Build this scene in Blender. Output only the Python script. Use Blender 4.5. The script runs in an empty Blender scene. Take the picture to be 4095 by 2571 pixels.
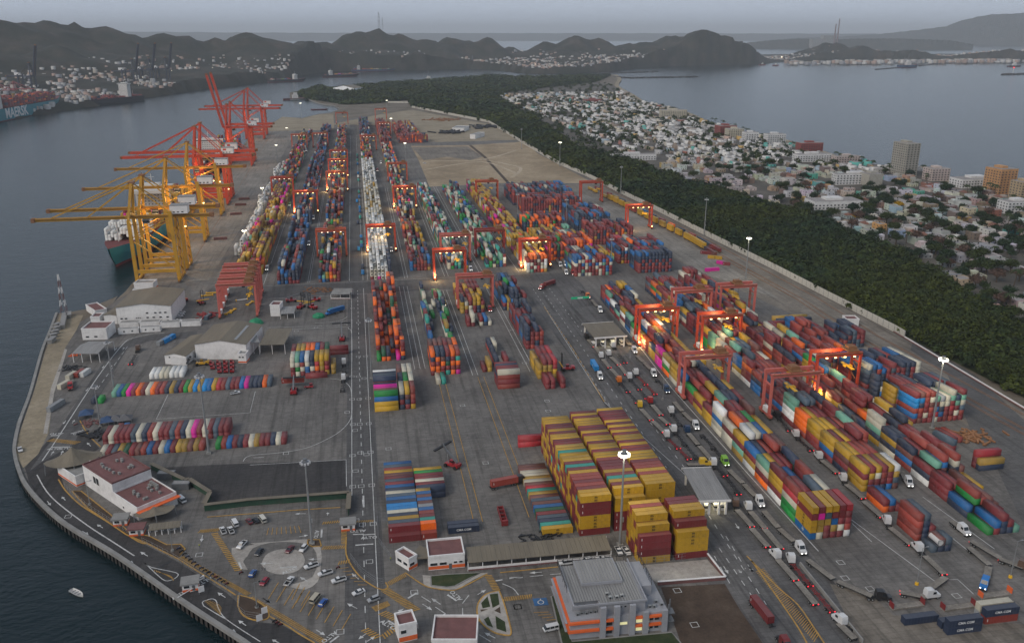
# Container port at dusk. World units are metres; +Y runs along the terminal away from the viewer, +X towards the bay.
import bpy, math, random
import numpy as np
from mathutils import Vector, Matrix
rnd = random.Random(11)
npr = np.random.default_rng(5)
scene = bpy.context.scene
COL = scene.collection
PI = math.pi
CAM_Z = 186.0
# ------------------------------------------------------------------ camera
cam = bpy.data.cameras.new('camera'); cam_o = bpy.data.objects.new('camera', cam); COL.objects.link(cam_o)
cam.sensor_width = 36.0; cam.lens = 36.0 * 3450.0 / 4095.0
cam.clip_start = 1.0; cam.clip_end = 90000.0
cam_o.location = (0, 0, CAM_Z)
cam_o.rotation_euler = (math.radians(90.0 - 18.5171), 0, math.radians(-10.0146))
scene.camera = cam_o
# ------------------------------------------------------------------ sky, sun, exposure
SUN_EL, SUN_AZ = math.radians(40.0), math.radians(235.0)
w = bpy.data.worlds.new('World'); scene.world = w; w.use_nodes = True
nt = w.node_tree; nt.nodes.clear()
n_out = nt.nodes.new('ShaderNodeOutputWorld'); n_bg = nt.nodes.new('ShaderNodeBackground'); n_bg2 = nt.nodes.new('ShaderNodeBackground')
n_add = nt.nodes.new('ShaderNodeAddShader')
n_sky = nt.nodes.new('ShaderNodeTexSky'); n_sky.sky_type = 'NISHITA'; n_sky.sun_disc = False
n_sky.sun_elevation = SUN_EL; n_sky.sun_rotation = SUN_AZ; n_sky.altitude = 200; n_sky.dust_density = 3.0; n_sky.air_density = 1.4
n_bg.inputs['Strength'].default_value = 0.015
nt.links.new(n_sky.outputs[0], n_bg.inputs['Color'])
n_bg2.inputs['Color'].default_value = (0.265, 0.305, 0.375, 1)      # even dusk cloud deck
n_tc = nt.nodes.new('ShaderNodeTexCoord'); n_sp = nt.nodes.new('ShaderNodeSeparateXYZ'); n_gr = nt.nodes.new('ShaderNodeMapRange')   # dusk deck: palest at the horizon, dimmer overhead
nt.links.new(n_tc.outputs['Generated'], n_sp.inputs[0]); nt.links.new(n_sp.outputs['Z'], n_gr.inputs['Value']); n_gr.interpolation_type = 'SMOOTHSTEP'
n_gr.inputs['From Min'].default_value = 0.0; n_gr.inputs['From Max'].default_value = 0.6; n_gr.inputs['To Min'].default_value = 1.75; n_gr.inputs['To Max'].default_value = 1.0
nt.links.new(n_gr.outputs[0], n_bg2.inputs['Strength'])
nt.links.new(n_bg.outputs[0], n_add.inputs[0]); nt.links.new(n_bg2.outputs[0], n_add.inputs[1]); nt.links.new(n_add.outputs[0], n_out.inputs['Surface'])
sun = bpy.data.lights.new('sun', 'SUN'); sun.energy = 1.5; sun.angle = math.radians(28); sun.color = (1.0, 0.91, 0.82)
sun_o = bpy.data.objects.new('sun', sun); COL.objects.link(sun_o)
sd = Vector((math.sin(SUN_AZ) * math.cos(SUN_EL), math.cos(SUN_AZ) * math.cos(SUN_EL), math.sin(SUN_EL)))
sun_o.rotation_euler = sd.to_track_quat('Z', 'Y').to_euler()
vs = scene.view_settings; vs.view_transform = 'Standard'; vs.look = 'None'; vs.exposure = 0.12; vs.gamma = 1.0; vs.use_curve_mapping = False
cy = scene.cycles
cy.max_bounces = 5; cy.diffuse_bounces = 2; cy.glossy_bounces = 2; cy.transmission_bounces = 3; cy.transparent_max_bounces = 6; cy.volume_bounces = 0
cy.sample_clamp_indirect = 3.0; cy.sample_clamp_direct = 30.0; cy.caustics_reflective = False; cy.caustics_refractive = False
cy.use_denoising = True
try: cy.denoiser = 'OPENIMAGEDENOISE'
except Exception: pass
cy.use_adaptive_sampling = True; cy.adaptive_threshold = 0.02
scene.render.use_persistent_data = False
# ------------------------------------------------------------------ materials
MATS = {}
def mat(name, col=(0.5, 0.5, 0.5), rough=0.7, metal=0.0, var=0.15, scale=0.5, src='col', bump=0.0, emit=None, es=0.0, stretch=None, dirt=0.0, spec=None, top_dust=0.0):
    """procedural material: base colour (constant, object colour or vertex colour) with noise variation, grime and relief"""
    if name in MATS: return MATS[name]
    m = bpy.data.materials.new(name); m.use_nodes = True; t = m.node_tree; N = t.nodes; L = t.links
    b = N['Principled BSDF']; b.inputs['Roughness'].default_value = rough; b.inputs['Metallic'].default_value = metal
    if spec is not None: b.inputs['Specular IOR Level'].default_value = spec
    if src == 'obj':
        o = N.new('ShaderNodeObjectInfo'); cs = o.outputs['Color']
    elif src == 'vert':
        a = N.new('ShaderNodeAttribute'); a.attribute_name = 'tint'; cs = a.outputs['Color']
    else:
        r = N.new('ShaderNodeRGB'); r.outputs[0].default_value = (*col, 1); cs = r.outputs[0]
    tc = N.new('ShaderNodeTexCoord'); vec = tc.outputs['Object']
    if stretch:
        mp = N.new('ShaderNodeMapping'); mp.inputs['Scale'].default_value = stretch; L.new(vec, mp.inputs['Vector']); vec = mp.outputs[0]
    if var > 0:
        nz = N.new('ShaderNodeTexNoise'); nz.inputs['Scale'].default_value = scale; nz.inputs['Detail'].default_value = 6; nz.inputs['Roughness'].default_value = 0.65
        L.new(vec, nz.inputs['Vector'])
        mr = N.new('ShaderNodeMapRange'); mr.inputs['From Min'].default_value = 0.25; mr.inputs['From Max'].default_value = 0.75
        mr.inputs['To Min'].default_value = 1 - var; mr.inputs['To Max'].default_value = 1 + var; L.new(nz.outputs['Fac'], mr.inputs['Value'])
        mx = N.new('ShaderNodeMix'); mx.data_type = 'RGBA'; mx.blend_type = 'MULTIPLY'; mx.inputs[0].default_value = 1.0
        L.new(cs, mx.inputs[6]); L.new(mr.outputs[0], mx.inputs[7]); cs = mx.outputs[2]
        if bump > 0:
            bp = N.new('ShaderNodeBump'); bp.inputs['Strength'].default_value = bump; bp.inputs['Distance'].default_value = 0.2
            L.new(nz.outputs['Fac'], bp.inputs['Height']); L.new(bp.outputs[0], b.inputs['Normal'])
    if dirt > 0:
        n2 = N.new('ShaderNodeTexNoise'); n2.inputs['Scale'].default_value = scale * 0.37; n2.inputs['Detail'].default_value = 8; n2.inputs['Roughness'].default_value = 0.7
        L.new(vec, n2.inputs['Vector'])
        m2 = N.new('ShaderNodeMapRange'); m2.inputs['From Min'].default_value = 0.5; m2.inputs['From Max'].default_value = 0.72; m2.inputs['To Max'].default_value = dirt
        L.new(n2.outputs['Fac'], m2.inputs['Value'])
        x2 = N.new('ShaderNodeMix'); x2.data_type = 'RGBA'; x2.inputs[7].default_value = (0.075, 0.06, 0.05, 1)
        L.new(m2.outputs[0], x2.inputs[0]); L.new(cs, x2.inputs[6]); cs = x2.outputs[2]
    if top_dust > 0:                                                  # settled dust and sun-bleached paint on upward faces
        ge = N.new('ShaderNodeNewGeometry'); sx = N.new('ShaderNodeSeparateXYZ'); L.new(ge.outputs['Normal'], sx.inputs[0])
        m3 = N.new('ShaderNodeMapRange'); m3.inputs['From Min'].default_value = 0.7; m3.inputs['From Max'].default_value = 0.95; m3.inputs['To Max'].default_value = top_dust
        L.new(sx.outputs['Z'], m3.inputs['Value'])
        x3 = N.new('ShaderNodeMix'); x3.data_type = 'RGBA'; x3.inputs[7].default_value = (0.23, 0.215, 0.2, 1)
        L.new(m3.outputs[0], x3.inputs[0]); L.new(cs, x3.inputs[6]); cs = x3.outputs[2]
    L.new(cs, b.inputs['Base Color'])
    if emit:
        b.inputs['Emission Color'].default_value = (*emit, 1); b.inputs['Emission Strength'].default_value = es
        m.cycles.emission_sampling = 'NONE'
    MATS[name] = m
    return m
M = mat
M('paint', src='obj', rough=0.5, var=0.1, scale=0.6, dirt=0.25)
M('steel_paint', src='obj', rough=0.55, var=0.16, scale=0.45, dirt=0.45, top_dust=0.14)
M('box_mass', src='vert', rough=0.6, var=0.14, scale=0.35, dirt=0.35, top_dust=0.14)
M('vcol', src='vert', rough=0.85, var=0.15, scale=0.3)
M('wall_obj', src='obj', rough=0.85, var=0.12, scale=0.25, dirt=0.3)
M('white_wall', (0.74, 0.725, 0.70), 0.8, var=0.12, scale=0.35, dirt=0.3)
M('concrete', (0.24, 0.235, 0.22), 0.9, var=0.25, scale=0.2, dirt=0.3)
M('panel_concrete', (0.50, 0.475, 0.41), 0.9, var=0.2, scale=0.25, dirt=0.35)
M('roof_red', (0.17, 0.075, 0.07), 0.85, var=0.25, scale=0.3, dirt=0.25)
M('roof_tan', (0.165, 0.14, 0.10), 0.7, var=0.2, scale=0.25, dirt=0.35, stretch=(1, 0.15, 1))
M('roof_grey', (0.25, 0.245, 0.235), 0.6, var=0.22, scale=0.5, dirt=0.35, stretch=(1.5, 0.12, 1))
M('dark', (0.018, 0.018, 0.02), 0.6, var=0.2)
M('rubber', (0.012, 0.012, 0.012), 0.9, var=0.1)
M('glass', (0.02, 0.025, 0.03), 0.12, var=0.0, spec=0.6)
M('grey_steel', (0.17, 0.175, 0.18), 0.5, metal=0.3, var=0.2, dirt=0.3)
M('galv', (0.32, 0.33, 0.33), 0.45, metal=0.4, var=0.15)
M('yellow_crane', (0.62, 0.31, 0.02), 0.5, var=0.14, scale=0.2, dirt=0.3)
M('red_crane', (0.52, 0.035, 0.018), 0.5, var=0.14, scale=0.2, dirt=0.3)
M('pink_crane', (0.55, 0.13, 0.10), 0.6, var=0.18, scale=0.3, dirt=0.3)
M('orange_crane', (0.54, 0.09, 0.04), 0.55, var=0.16, scale=0.3, dirt=0.3)
M('dkred_crane', (0.26, 0.03, 0.03), 0.6, var=0.16, scale=0.3, dirt=0.3)
M('rust_walk', (0.24, 0.11, 0.045), 0.8, var=0.3, scale=0.5, dirt=0.4)
M('spreader', (0.75, 0.43, 0.02), 0.5, var=0.12)
M('white_line', (0.52, 0.52, 0.50), 0.8, var=0.35, scale=0.9, dirt=0.55)
M('yellow_line', (0.42, 0.24, 0.05), 0.8, var=0.35, scale=0.9, dirt=0.55)
M('orange_trim', (0.72, 0.13, 0.03), 0.7, var=0.12)
M('letter_white', (0.7, 0.7, 0.68), 0.6, var=0.1)
M('letter_dark', (0.03, 0.022, 0.015), 0.6, var=0.1)
M('lamp_white', (0.9, 0.9, 0.8), emit=(1.0, 0.93, 0.72), es=4.0, var=0)
M('lamp_warm', (0.9, 0.7, 0.3), emit=(1.0, 0.66, 0.25), es=5.0, var=0)
M('lamp_small', (0.9, 0.9, 0.8), emit=(1.0, 0.86, 0.6), es=2.0, var=0)
M('head_light', (0.9, 0.9, 0.9), emit=(1.0, 0.97, 0.9), es=4.0, var=0)
M('tail_light', (0.6, 0.02, 0.02), emit=(1.0, 0.03, 0.05), es=1.8, var=0)
M('lit_window', (0.6, 0.55, 0.3), emit=(0.95, 0.9, 0.45), es=0.45, var=0.0)
M('lamp_off', (0.5, 0.5, 0.5), var=0.05)
# ------------------------------------------------------------------ mesh helpers
class MB:
    """collects shapes and links them as one mesh object"""
    def __init__(s): s.v = []; s.f = []; s.m = []
    def add(s, vs, fs, m=0):
        o = len(s.v); s.v += [tuple(p) for p in vs]; s.f += [tuple(i + o for i in f) for f in fs]; s.m += [m] * len(fs); return s
    def bx(s, x0, x1, y0, y1, z0, z1, m=0):
        return s.add([(x0,y0,z0),(x1,y0,z0),(x1,y1,z0),(x0,y1,z0),(x0,y0,z1),(x1,y0,z1),(x1,y1,z1),(x0,y1,z1)],
                     [(3,2,1,0),(4,5,6,7),(0,1,5,4),(1,2,6,5),(2,3,7,6),(3,0,4,7)], m)
    def bar(s, p, q, a, b=None, m=0, up=None):
        p = Vector(p); q = Vector(q); b = b or a; d = (q - p)
        if d.length < 1e-6: return s
        d.normalize(); u = Vector(up) if up else (Vector((0, 0, 1)) if abs(d.z) < 0.95 else Vector((0, 1, 0)))
        r = d.cross(u).normalized() * (a / 2); t = r.cross(d).normalized() * (b / 2)
        P = [p - r - t, p + r - t, p + r + t, p - r + t, q - r - t, q + r - t, q + r + t, q - r + t]
        return s.add(P, [(0,1,2,3),(7,6,5,4),(4,5,1,0),(5,6,2,1),(6,7,3,2),(7,4,0,3)], m)
    def cyl(s, p, q, r0, r1=None, n=8, m=0, caps=True):
        p = Vector(p); q = Vector(q); r1 = r0 if r1 is None else r1; d = (q - p).normalized()
        u = d.orthogonal().normalized(); v = d.cross(u); o = []
        for c, r in ((p, r0), (q, r1)):
            o += [c + (u * math.cos(2 * PI * i / n) + v * math.sin(2 * PI * i / n)) * r for i in range(n)]
        f = [(i, (i + 1) % n, n + (i + 1) % n, n + i) for i in range(n)]
        if caps: f += [tuple(range(n - 1, -1, -1)), tuple(range(n, 2 * n))]
        return s.add(o, f, m)
    def prism(s, poly, z0, z1, m=0, mt=None):
        n = len(poly); a = sum(poly[i][0] * poly[(i + 1) % n][1] - poly[(i + 1) % n][0] * poly[i][1] for i in range(n))
        if a < 0: poly = poly[::-1]
        s.add([(x, y, z0) for x, y in poly] + [(x, y, z1) for x, y in poly], [(i, (i + 1) % n, n + (i + 1) % n, n + i) for i in range(n)] + [tuple(range(n - 1, -1, -1))], m)
        o = len(s.v) - n; s.f.append(tuple(range(o, o + n))); s.m.append(m if mt is None else mt); return s
    def sheet(s, poly, z, m=0):
        n = len(poly); a = sum(poly[i][0] * poly[(i + 1) % n][1] - poly[(i + 1) % n][0] * poly[i][1] for i in range(n))
        if a < 0: poly = poly[::-1]
        return s.add([(x, y, z) for x, y in poly], [tuple(range(n))], m)
    def quad(s, a, b, c, d, m=0): return s.add([a, b, c, d], [(0, 1, 2, 3)], m)
    def ell(s, c, r, n=8, k=5, m=0):
        c = Vector(c); o = []
        for j in range(k + 1):
            th = PI * j / k
            o += [(c.x + r[0] * math.sin(th) * math.cos(2*PI*i/n), c.y + r[1] * math.sin(th) * math.sin(2*PI*i/n), c.z + r[2] * math.cos(th)) for i in range(n)]
        f = [(j*n+i, (j+1)*n+i, (j+1)*n+(i+1) % n, j*n+(i+1) % n) for j in range(k) for i in range(n)]
        return s.add(o, f, m)
    def mesh(s, name, mats, smooth=False):
        me = bpy.data.meshes.new(name); me.from_pydata(s.v, [], s.f)
        for x in (mats if isinstance(mats, (list, tuple)) else [mats]): me.materials.append(MATS[x])
        me.polygons.foreach_set('material_index', s.m)
        if smooth: me.polygons.foreach_set('use_smooth', [True] * len(s.f))
        me.update(); return me
    def build(s, name, mats, parent=None, **k):
        return link(name, s.mesh(name, mats, k.pop('smooth', False)), parent, **k)
def link(name, me, parent=None, loc=(0, 0, 0), rz=0.0, label=None, cat=None, group=None, kind=None, color=None, rot=None, scale=None):
    o = bpy.data.objects.new(name, me); COL.objects.link(o)
    if parent is not None: o.parent = parent
    o.location = loc; o.rotation_euler = rot or (0, 0, rz)
    if scale is not None: o.scale = scale
    if color: o.color = (*color, 1)
    return tag(o, label, cat, group, kind)
def tag(o, label=None, cat=None, group=None, kind=None):
    if label: o['label'] = label
    if cat: o['category'] = cat
    if group: o['group'] = group
    if kind: o['kind'] = kind
    return o
def empty(name, loc=(0, 0, 0), rz=0.0, **k):
    o = link(name, None, None, loc, rz, **k); o.empty_display_size = 0.5; return o
def copy_tree(o, parent=None, loc=None, rz=None, color=None, **k):
    c = o.copy(); COL.objects.link(c)
    if parent is not None: c.parent = parent
    if loc is not None: c.location = loc
    if rz is not None: c.rotation_euler = (0, 0, rz)
    for ch in list(o.children): copy_tree(ch, c, color=color)
    if color and o.type == 'MESH': c.color = (*color, 1)
    tag(c, **k); return c
def hd(p, q): return math.atan2(q[1] - p[1], q[0] - p[0])
def mid(p, q): return ((p[0] + q[0]) / 2, (p[1] + q[1]) / 2)
def lerp(a, b, t): return tuple(a[i] + (b[i] - a[i]) * t for i in range(len(a)))
ORD = ['first', 'second', 'third', 'fourth', 'fifth', 'sixth', 'seventh', 'eighth', 'ninth', 'tenth', 'eleventh', 'twelfth', 'thirteenth', 'fourteenth', 'fifteenth', 'sixteenth', 'seventeenth', 'eighteenth', 'nineteenth', 'twentieth']
def ordn(i):
    if i < 20: return ORD[i]
    n = i + 1; return str(n) + ('th' if 10 <= n % 100 <= 20 else {1: 'st', 2: 'nd', 3: 'rd'}.get(n % 10, 'th'))
_txt = {}
def text_mesh(s, size, mname, extrude=0.0):
    """flat lettering as a mesh (built-in font), centred, in the XY plane"""
    key = (s, size, mname)
    if key not in _txt:
        cu = bpy.data.curves.new('lettering', 'FONT'); cu.body = s; cu.size = size; cu.align_x = 'CENTER'; cu.align_y = 'CENTER'; cu.extrude = extrude; cu.resolution_u = 2; cu.offset = size*.028; cu.space_line = .8
        o = bpy.data.objects.new('lettering', cu); COL.objects.link(o)
        dg = bpy.context.evaluated_depsgraph_get(); me = bpy.data.meshes.new_from_object(o.evaluated_get(dg)); me.name = 'lettering'
        me.materials.clear(); me.materials.append(MATS[mname]); bpy.data.objects.remove(o); bpy.data.curves.remove(cu); _txt[key] = me
    return _txt[key]
def inside(poly, x, y):
    c = False; n = len(poly); j = n - 1
    for i in range(n):
        xi, yi = poly[i]; xj, yj = poly[j]
        if (yi > y) != (yj > y) and x < (xj - xi) * (y - yi) / (yj - yi) + xi: c = not c
        j = i
    return c
def inside_np(poly, X, Y):
    c = np.zeros(X.shape, bool); n = len(poly); j = n - 1
    for i in range(n):
        xi, yi = poly[i]; xj, yj = poly[j]
        if yi != yj: c ^= ((yi > Y) != (yj > Y)) & (X < (xj - xi) * (Y - yi) / (yj - yi) + xi)
        j = i
    return c
def np_mesh(name, V, F, mats, tint=None, mi=None, smooth=False):
    """mesh from numpy arrays: V (n,3), F (m,4); tint per face"""
    me = bpy.data.meshes.new(name); nv, nf = len(V), len(F); kk = F.shape[1]
    me.vertices.add(nv); me.vertices.foreach_set('co', V.astype(np.float32).ravel())
    me.loops.add(nf * kk); me.loops.foreach_set('vertex_index', F.astype(np.int32).ravel())
    me.polygons.add(nf); me.polygons.foreach_set('loop_start', np.arange(0, nf * kk, kk, dtype=np.int32))
    for x in (mats if isinstance(mats, (list, tuple)) else [mats]): me.materials.append(MATS[x])
    if mi is not None: me.polygons.foreach_set('material_index', mi.astype(np.int32))
    if smooth: me.polygons.foreach_set('use_smooth', np.ones(nf, bool))
    if tint is not None:
        a = me.color_attributes.new('tint', 'FLOAT_COLOR', 'CORNER')
        t = np.ones((nf, kk, 4), np.float32); t[:, :, :3] = tint[:, None, :]; a.data.foreach_set('color', t.ravel())
    me.update(calc_edges=True); return me
BOXF = np.array([(4,5,6,7),(0,1,5,4),(1,2,6,5),(2,3,7,6),(3,0,4,7)])
def boxes_mesh(name, B, mats, tint):
    """B (n,7): cx, cy, z0, sx, sy, sz, rz ; five visible faces each"""
    n = len(B); u = np.array([(-1,-1,0),(1,-1,0),(1,1,0),(-1,1,0),(-1,-1,1),(1,-1,1),(1,1,1),(-1,1,1)], float)
    V = np.zeros((n, 8, 3)); lx = u[None, :, 0] * B[:, 3:4] / 2; ly = u[None, :, 1] * B[:, 4:5] / 2
    c, s = np.cos(B[:, 6:7]), np.sin(B[:, 6:7])
    V[:, :, 0] = B[:, 0:1] + lx * c - ly * s; V[:, :, 1] = B[:, 1:2] + lx * s + ly * c; V[:, :, 2] = B[:, 2:3] + u[None, :, 2] * B[:, 5:6]
    F = (BOXF[None] + (np.arange(n) * 8)[:, None, None]).reshape(-1, 4)
    return np_mesh(name, V.reshape(-1, 3), F, mats, np.repeat(tint, 5, axis=0))

# ================================================================== setting
def ribbon(mb, pts, wd, z, m=0, closed=False):
    P = [Vector((p[0], p[1], 0)) for p in pts]; n = len(P); L = []; R = []
    for i in range(n):
        a = P[(i - 1) % n] if (closed or i > 0) else P[i]; b = P[(i + 1) % n] if (closed or i < n - 1) else P[i]
        d = (b - a).normalized(); nn = Vector((-d.y, d.x, 0)) * wd / 2
        L.append(P[i] + nn); R.append(P[i] - nn)
    for i in range(n if closed else n - 1):
        j = (i + 1) % n
        mb.add([(R[i].x, R[i].y, z), (R[j].x, R[j].y, z), (L[j].x, L[j].y, z), (L[i].x, L[i].y, z)], [(0, 1, 2, 3)], m)
    return mb
def smooth_line(pts, k=4):
    o = []
    for i in range(len(pts) - 1):
        p0 = pts[max(i - 1, 0)]; p1 = pts[i]; p2 = pts[i + 1]; p3 = pts[min(i + 2, len(pts) - 1)]
        for j in range(k):
            t = j / k
            o.append(tuple(0.5 * ((2*p1[q]) + (-p0[q]+p2[q])*t + (2*p0[q]-5*p1[q]+4*p2[q]-p3[q])*t*t + (-p0[q]+3*p1[q]-3*p2[q]+p3[q])*t**3) for q in (0, 1)))
    o.append(tuple(pts[-1])); return o
def ground_mat(name, c1, c2, c3, s1=0.02, s2=0.3, rough=0.9, streak=0.0, streak_axis=(1, 0.05, 1)):
    m = bpy.data.materials.new(name); m.use_nodes = True; t = m.node_tree; N = t.nodes; L = t.links; b = N['Principled BSDF']
    b.inputs['Roughness'].default_value = rough; b.inputs['Specular IOR Level'].default_value = 0.3
    tc = N.new('ShaderNodeTexCoord')
    def noise(scale, detail=8, rg=0.65, mp=None):
        z = N.new('ShaderNodeTexNoise'); z.inputs['Scale'].default_value = scale; z.inputs['Detail'].default_value = detail; z.inputs['Roughness'].default_value = rg
        if mp:
            q = N.new('ShaderNodeMapping'); q.inputs['Scale'].default_value = mp; L.new(tc.outputs['Object'], q.inputs[0]); L.new(q.outputs[0], z.inputs['Vector'])
        else: L.new(tc.outputs['Object'], z.inputs['Vector'])
        return z
    a = noise(s1); r = N.new('ShaderNodeValToRGB'); e = r.color_ramp.elements
    e[0].position = 0.34; e[0].color = (*c1, 1); e[1].position = 0.66; e[1].color = (*c3, 1); k = e.new(0.5); k.color = (*c2, 1)
    L.new(a.outputs['Fac'], r.inputs[0]); cs = r.outputs[0]
    d = noise(s2, 8, 0.75); mr = N.new('ShaderNodeMapRange'); mr.inputs['From Min'].default_value = .3; mr.inputs['From Max'].default_value = .7; mr.inputs['To Min'].default_value = 0.72; mr.inputs['To Max'].default_value = 1.25
    L.new(d.outputs['Fac'], mr.inputs['Value'])
    x = N.new('ShaderNodeMix'); x.data_type = 'RGBA'; x.blend_type = 'MULTIPLY'; x.inputs[0].default_value = 1; L.new(cs, x.inputs[6]); L.new(mr.outputs[0], x.inputs[7]); cs = x.outputs[2]
    if streak:
        w_ = noise(0.35, 4, 0.6, streak_axis); m2 = N.new('ShaderNodeMapRange'); m2.inputs['From Min'].default_value = .5; m2.inputs['From Max'].default_value = .68; m2.inputs['To Min'].default_value = 1.0; m2.inputs['To Max'].default_value = 1 - streak
        L.new(w_.outputs['Fac'], m2.inputs['Value']); y = N.new('ShaderNodeMix'); y.data_type = 'RGBA'; y.blend_type = 'MULTIPLY'; y.inputs[0].default_value = 1
        L.new(cs, y.inputs[6]); L.new(m2.outputs[0], y.inputs[7]); cs = y.outputs[2]
    if streak:                                                    # oil and rubber stains, slab joints
        o_ = noise(.11, 9, .8); m4 = N.new('ShaderNodeMapRange'); m4.inputs['From Min'].default_value = .57; m4.inputs['From Max'].default_value = .7; m4.inputs['To Min'].default_value = 1; m4.inputs['To Max'].default_value = .55; L.new(o_.outputs['Fac'], m4.inputs['Value'])
        bk = N.new('ShaderNodeTexBrick'); bk.inputs['Scale'].default_value = .1; bk.inputs['Mortar Size'].default_value = .012; bk.inputs['Color1'].default_value = (1, 1, 1, 1); bk.inputs['Color2'].default_value = (.88, .88, .88, 1); bk.inputs['Mortar'].default_value = (.72, .72, .72, 1); bk.offset = 0; L.new(tc.outputs['Object'], bk.inputs['Vector'])
        for q_ in (m4.outputs[0], bk.outputs['Color']): y = N.new('ShaderNodeMix'); y.data_type = 'RGBA'; y.blend_type = 'MULTIPLY'; y.inputs[0].default_value = 1; L.new(cs, y.inputs[6]); L.new(q_, y.inputs[7]); cs = y.outputs[2]
    bp = N.new('ShaderNodeBump'); bp.inputs['Strength'].default_value = 0.3; bp.inputs['Distance'].default_value = 0.1; L.new(d.outputs['Fac'], bp.inputs['Height']); L.new(bp.outputs[0], b.inputs['Normal'])
    L.new(cs, b.inputs['Base Color']); MATS[name] = m
ground_mat('earth', (0.100, 0.085, 0.060), (0.145, 0.120, 0.090), (0.190, 0.165, 0.130))
ground_mat('yard', (0.122, 0.114, 0.106), (0.159, 0.150, 0.138), (0.209, 0.195, 0.178), 0.025, 0.35, streak=0.35)
ground_mat('asphalt', (0.086, 0.083, 0.082), (0.109, 0.106, 0.104), (0.136, 0.131, 0.124), 0.03, 0.5, streak=0.3)
ground_mat('asphalt_dark', (0.042, 0.042, 0.043), (0.056, 0.053, 0.052), (0.075, 0.071, 0.068), 0.03, 0.5, streak=0.35)
ground_mat('asphalt_lane', (0.097, 0.094, 0.093), (0.128, 0.124, 0.121), (0.160, 0.153, 0.147), 0.03, 0.4, streak=0.55)
ground_mat('apron', (0.178, 0.167, 0.145), (0.233, 0.215, 0.188), (0.294, 0.272, 0.240), 0.03, 0.3, streak=0.3)
ground_mat('dirt', (0.21, 0.16, 0.10), (0.31, 0.24, 0.155), (0.39, 0.31, 0.21), 0.012, 0.12)
ground_mat('sand', (0.210, 0.175, 0.120), (0.270, 0.225, 0.155), (0.320, 0.270, 0.195), 0.03, 0.3)
ground_mat('track_sand', (.36, .29, .20), (.43, .35, .25), (.48, .40, .29), .03, .3)
ground_mat('ballast', (0.147, 0.129, 0.106), (0.200, 0.175, 0.144), (0.259, 0.230, 0.191), 0.03, 0.3, streak=0.4)
ground_mat('grass', (0.022, 0.035, 0.012), (0.035, 0.050, 0.018), (0.060, 0.065, 0.030), 0.2, 2.0)
ground_mat('soil', (0.050, 0.034, 0.024), (0.070, 0.048, 0.034), (0.095, 0.070, 0.050), 0.1, 1.0)
ground_mat('paving', (0.284, 0.262, 0.233), (0.355, 0.328, 0.294), (0.426, 0.397, 0.352), 0.05, 0.5)
ground_mat('hill', (0.016, 0.021, 0.014), (0.030, 0.031, 0.022), (0.062, 0.050, 0.038), 0.01, 0.05)
ground_mat('town_ground', (0.060, 0.055, 0.045), (0.100, 0.090, 0.075), (0.150, 0.135, 0.115), 0.02, 0.1)
# water: dark body, sky mirrored at grazing angles by its own ripples
def water_mat():
    m = bpy.data.materials.new('water'); m.use_nodes = True; t = m.node_tree; N = t.nodes; L = t.links; b = N['Principled BSDF']
    b.inputs['Base Color'].default_value = (0.003, 0.013, 0.016, 1); b.inputs['Roughness'].default_value = 0.18; b.inputs['IOR'].default_value = 1.333; b.inputs['Specular IOR Level'].default_value = 0.33
    tc = N.new('ShaderNodeTexCoord')
    hs = []
    for sc, st in ((0.35, (1, 1.6, 1)), (0.06, (1, 1.8, 1))):
        mp = N.new('ShaderNodeMapping'); mp.inputs['Scale'].default_value = st; mp.inputs['Rotation'].default_value = (0, 0, 0.5); L.new(tc.outputs['Object'], mp.inputs[0])
        z = N.new('ShaderNodeTexNoise'); z.inputs['Scale'].default_value = sc; z.inputs['Detail'].default_value = 5; z.inputs['Roughness'].default_value = 0.6; L.new(mp.outputs[0], z.inputs['Vector']); hs.append(z)
    ad = N.new('ShaderNodeMath'); ad.operation = 'MULTIPLY_ADD'; ad.inputs[1].default_value = 2.2; L.new(hs[1].outputs['Fac'], ad.inputs[0]); L.new(hs[0].outputs['Fac'], ad.inputs[2])
    bp = N.new('ShaderNodeBump'); bp.inputs['Strength'].default_value = 0.55; bp.inputs['Distance'].default_value = 0.55; L.new(ad.outputs[0], bp.inputs['Height']); L.new(bp.outputs[0], b.inputs['Normal'])
    MATS['water'] = m
water_mat()
WZ = -3.2
MB().add([(-60000, -30000, WZ), (60000, -30000, WZ), (60000, 70000, WZ), (-60000, 70000, WZ)], [(0, 1, 2, 3)]).build('water', 'water', kind='structure')
# ---- shore lines
SEAWALL = [(34, 148), (-45.3,241.6), (-69.6,267.9), (-97.6,299.6), (-123.1,326), (-139.5,346.9), (-151.2,364.7), (-158.4,378.8), (-164.9,393.4), (-169.7,407.5), (-176.1,433.6), (-183.7,472.5), (-198.7,538.9), (-207.3,584.4), (-214.3,619.9)]
SEAWALL = [SEAWALL[0]] + smooth_line(SEAWALL[1:], 5)
QUAY = [(-179.5, 668), (-179.5, 720), (-185, 1050), (-192, 1400), (-202, 1860)]
COAST_MID = [(-204.3,622.2), (-196,626.6), (-188.8,642.4), (-182,655.8), (-181, 640)]
INLET = [(-155.7,2095.8), (-121,2077.2), (-86.1,2175), (-59.6,2205), (-38.6,2311.9), (-58.8,2446.2), (-77.7,2458.2), (-111.6,2563.4), (-137.7,2695.9), (-186.1,2653.8), (-208,2968.2), (-137.5,3285.5), (-102.2,3219.3), (40.2,3413.9), (225.6,3671.5), (346.3,3650.2), (448.5,3883.8), (628.9,4088.8), (773.9,3917.8), (1006.1,4022.2), (1186.3,4066.9)]
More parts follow.
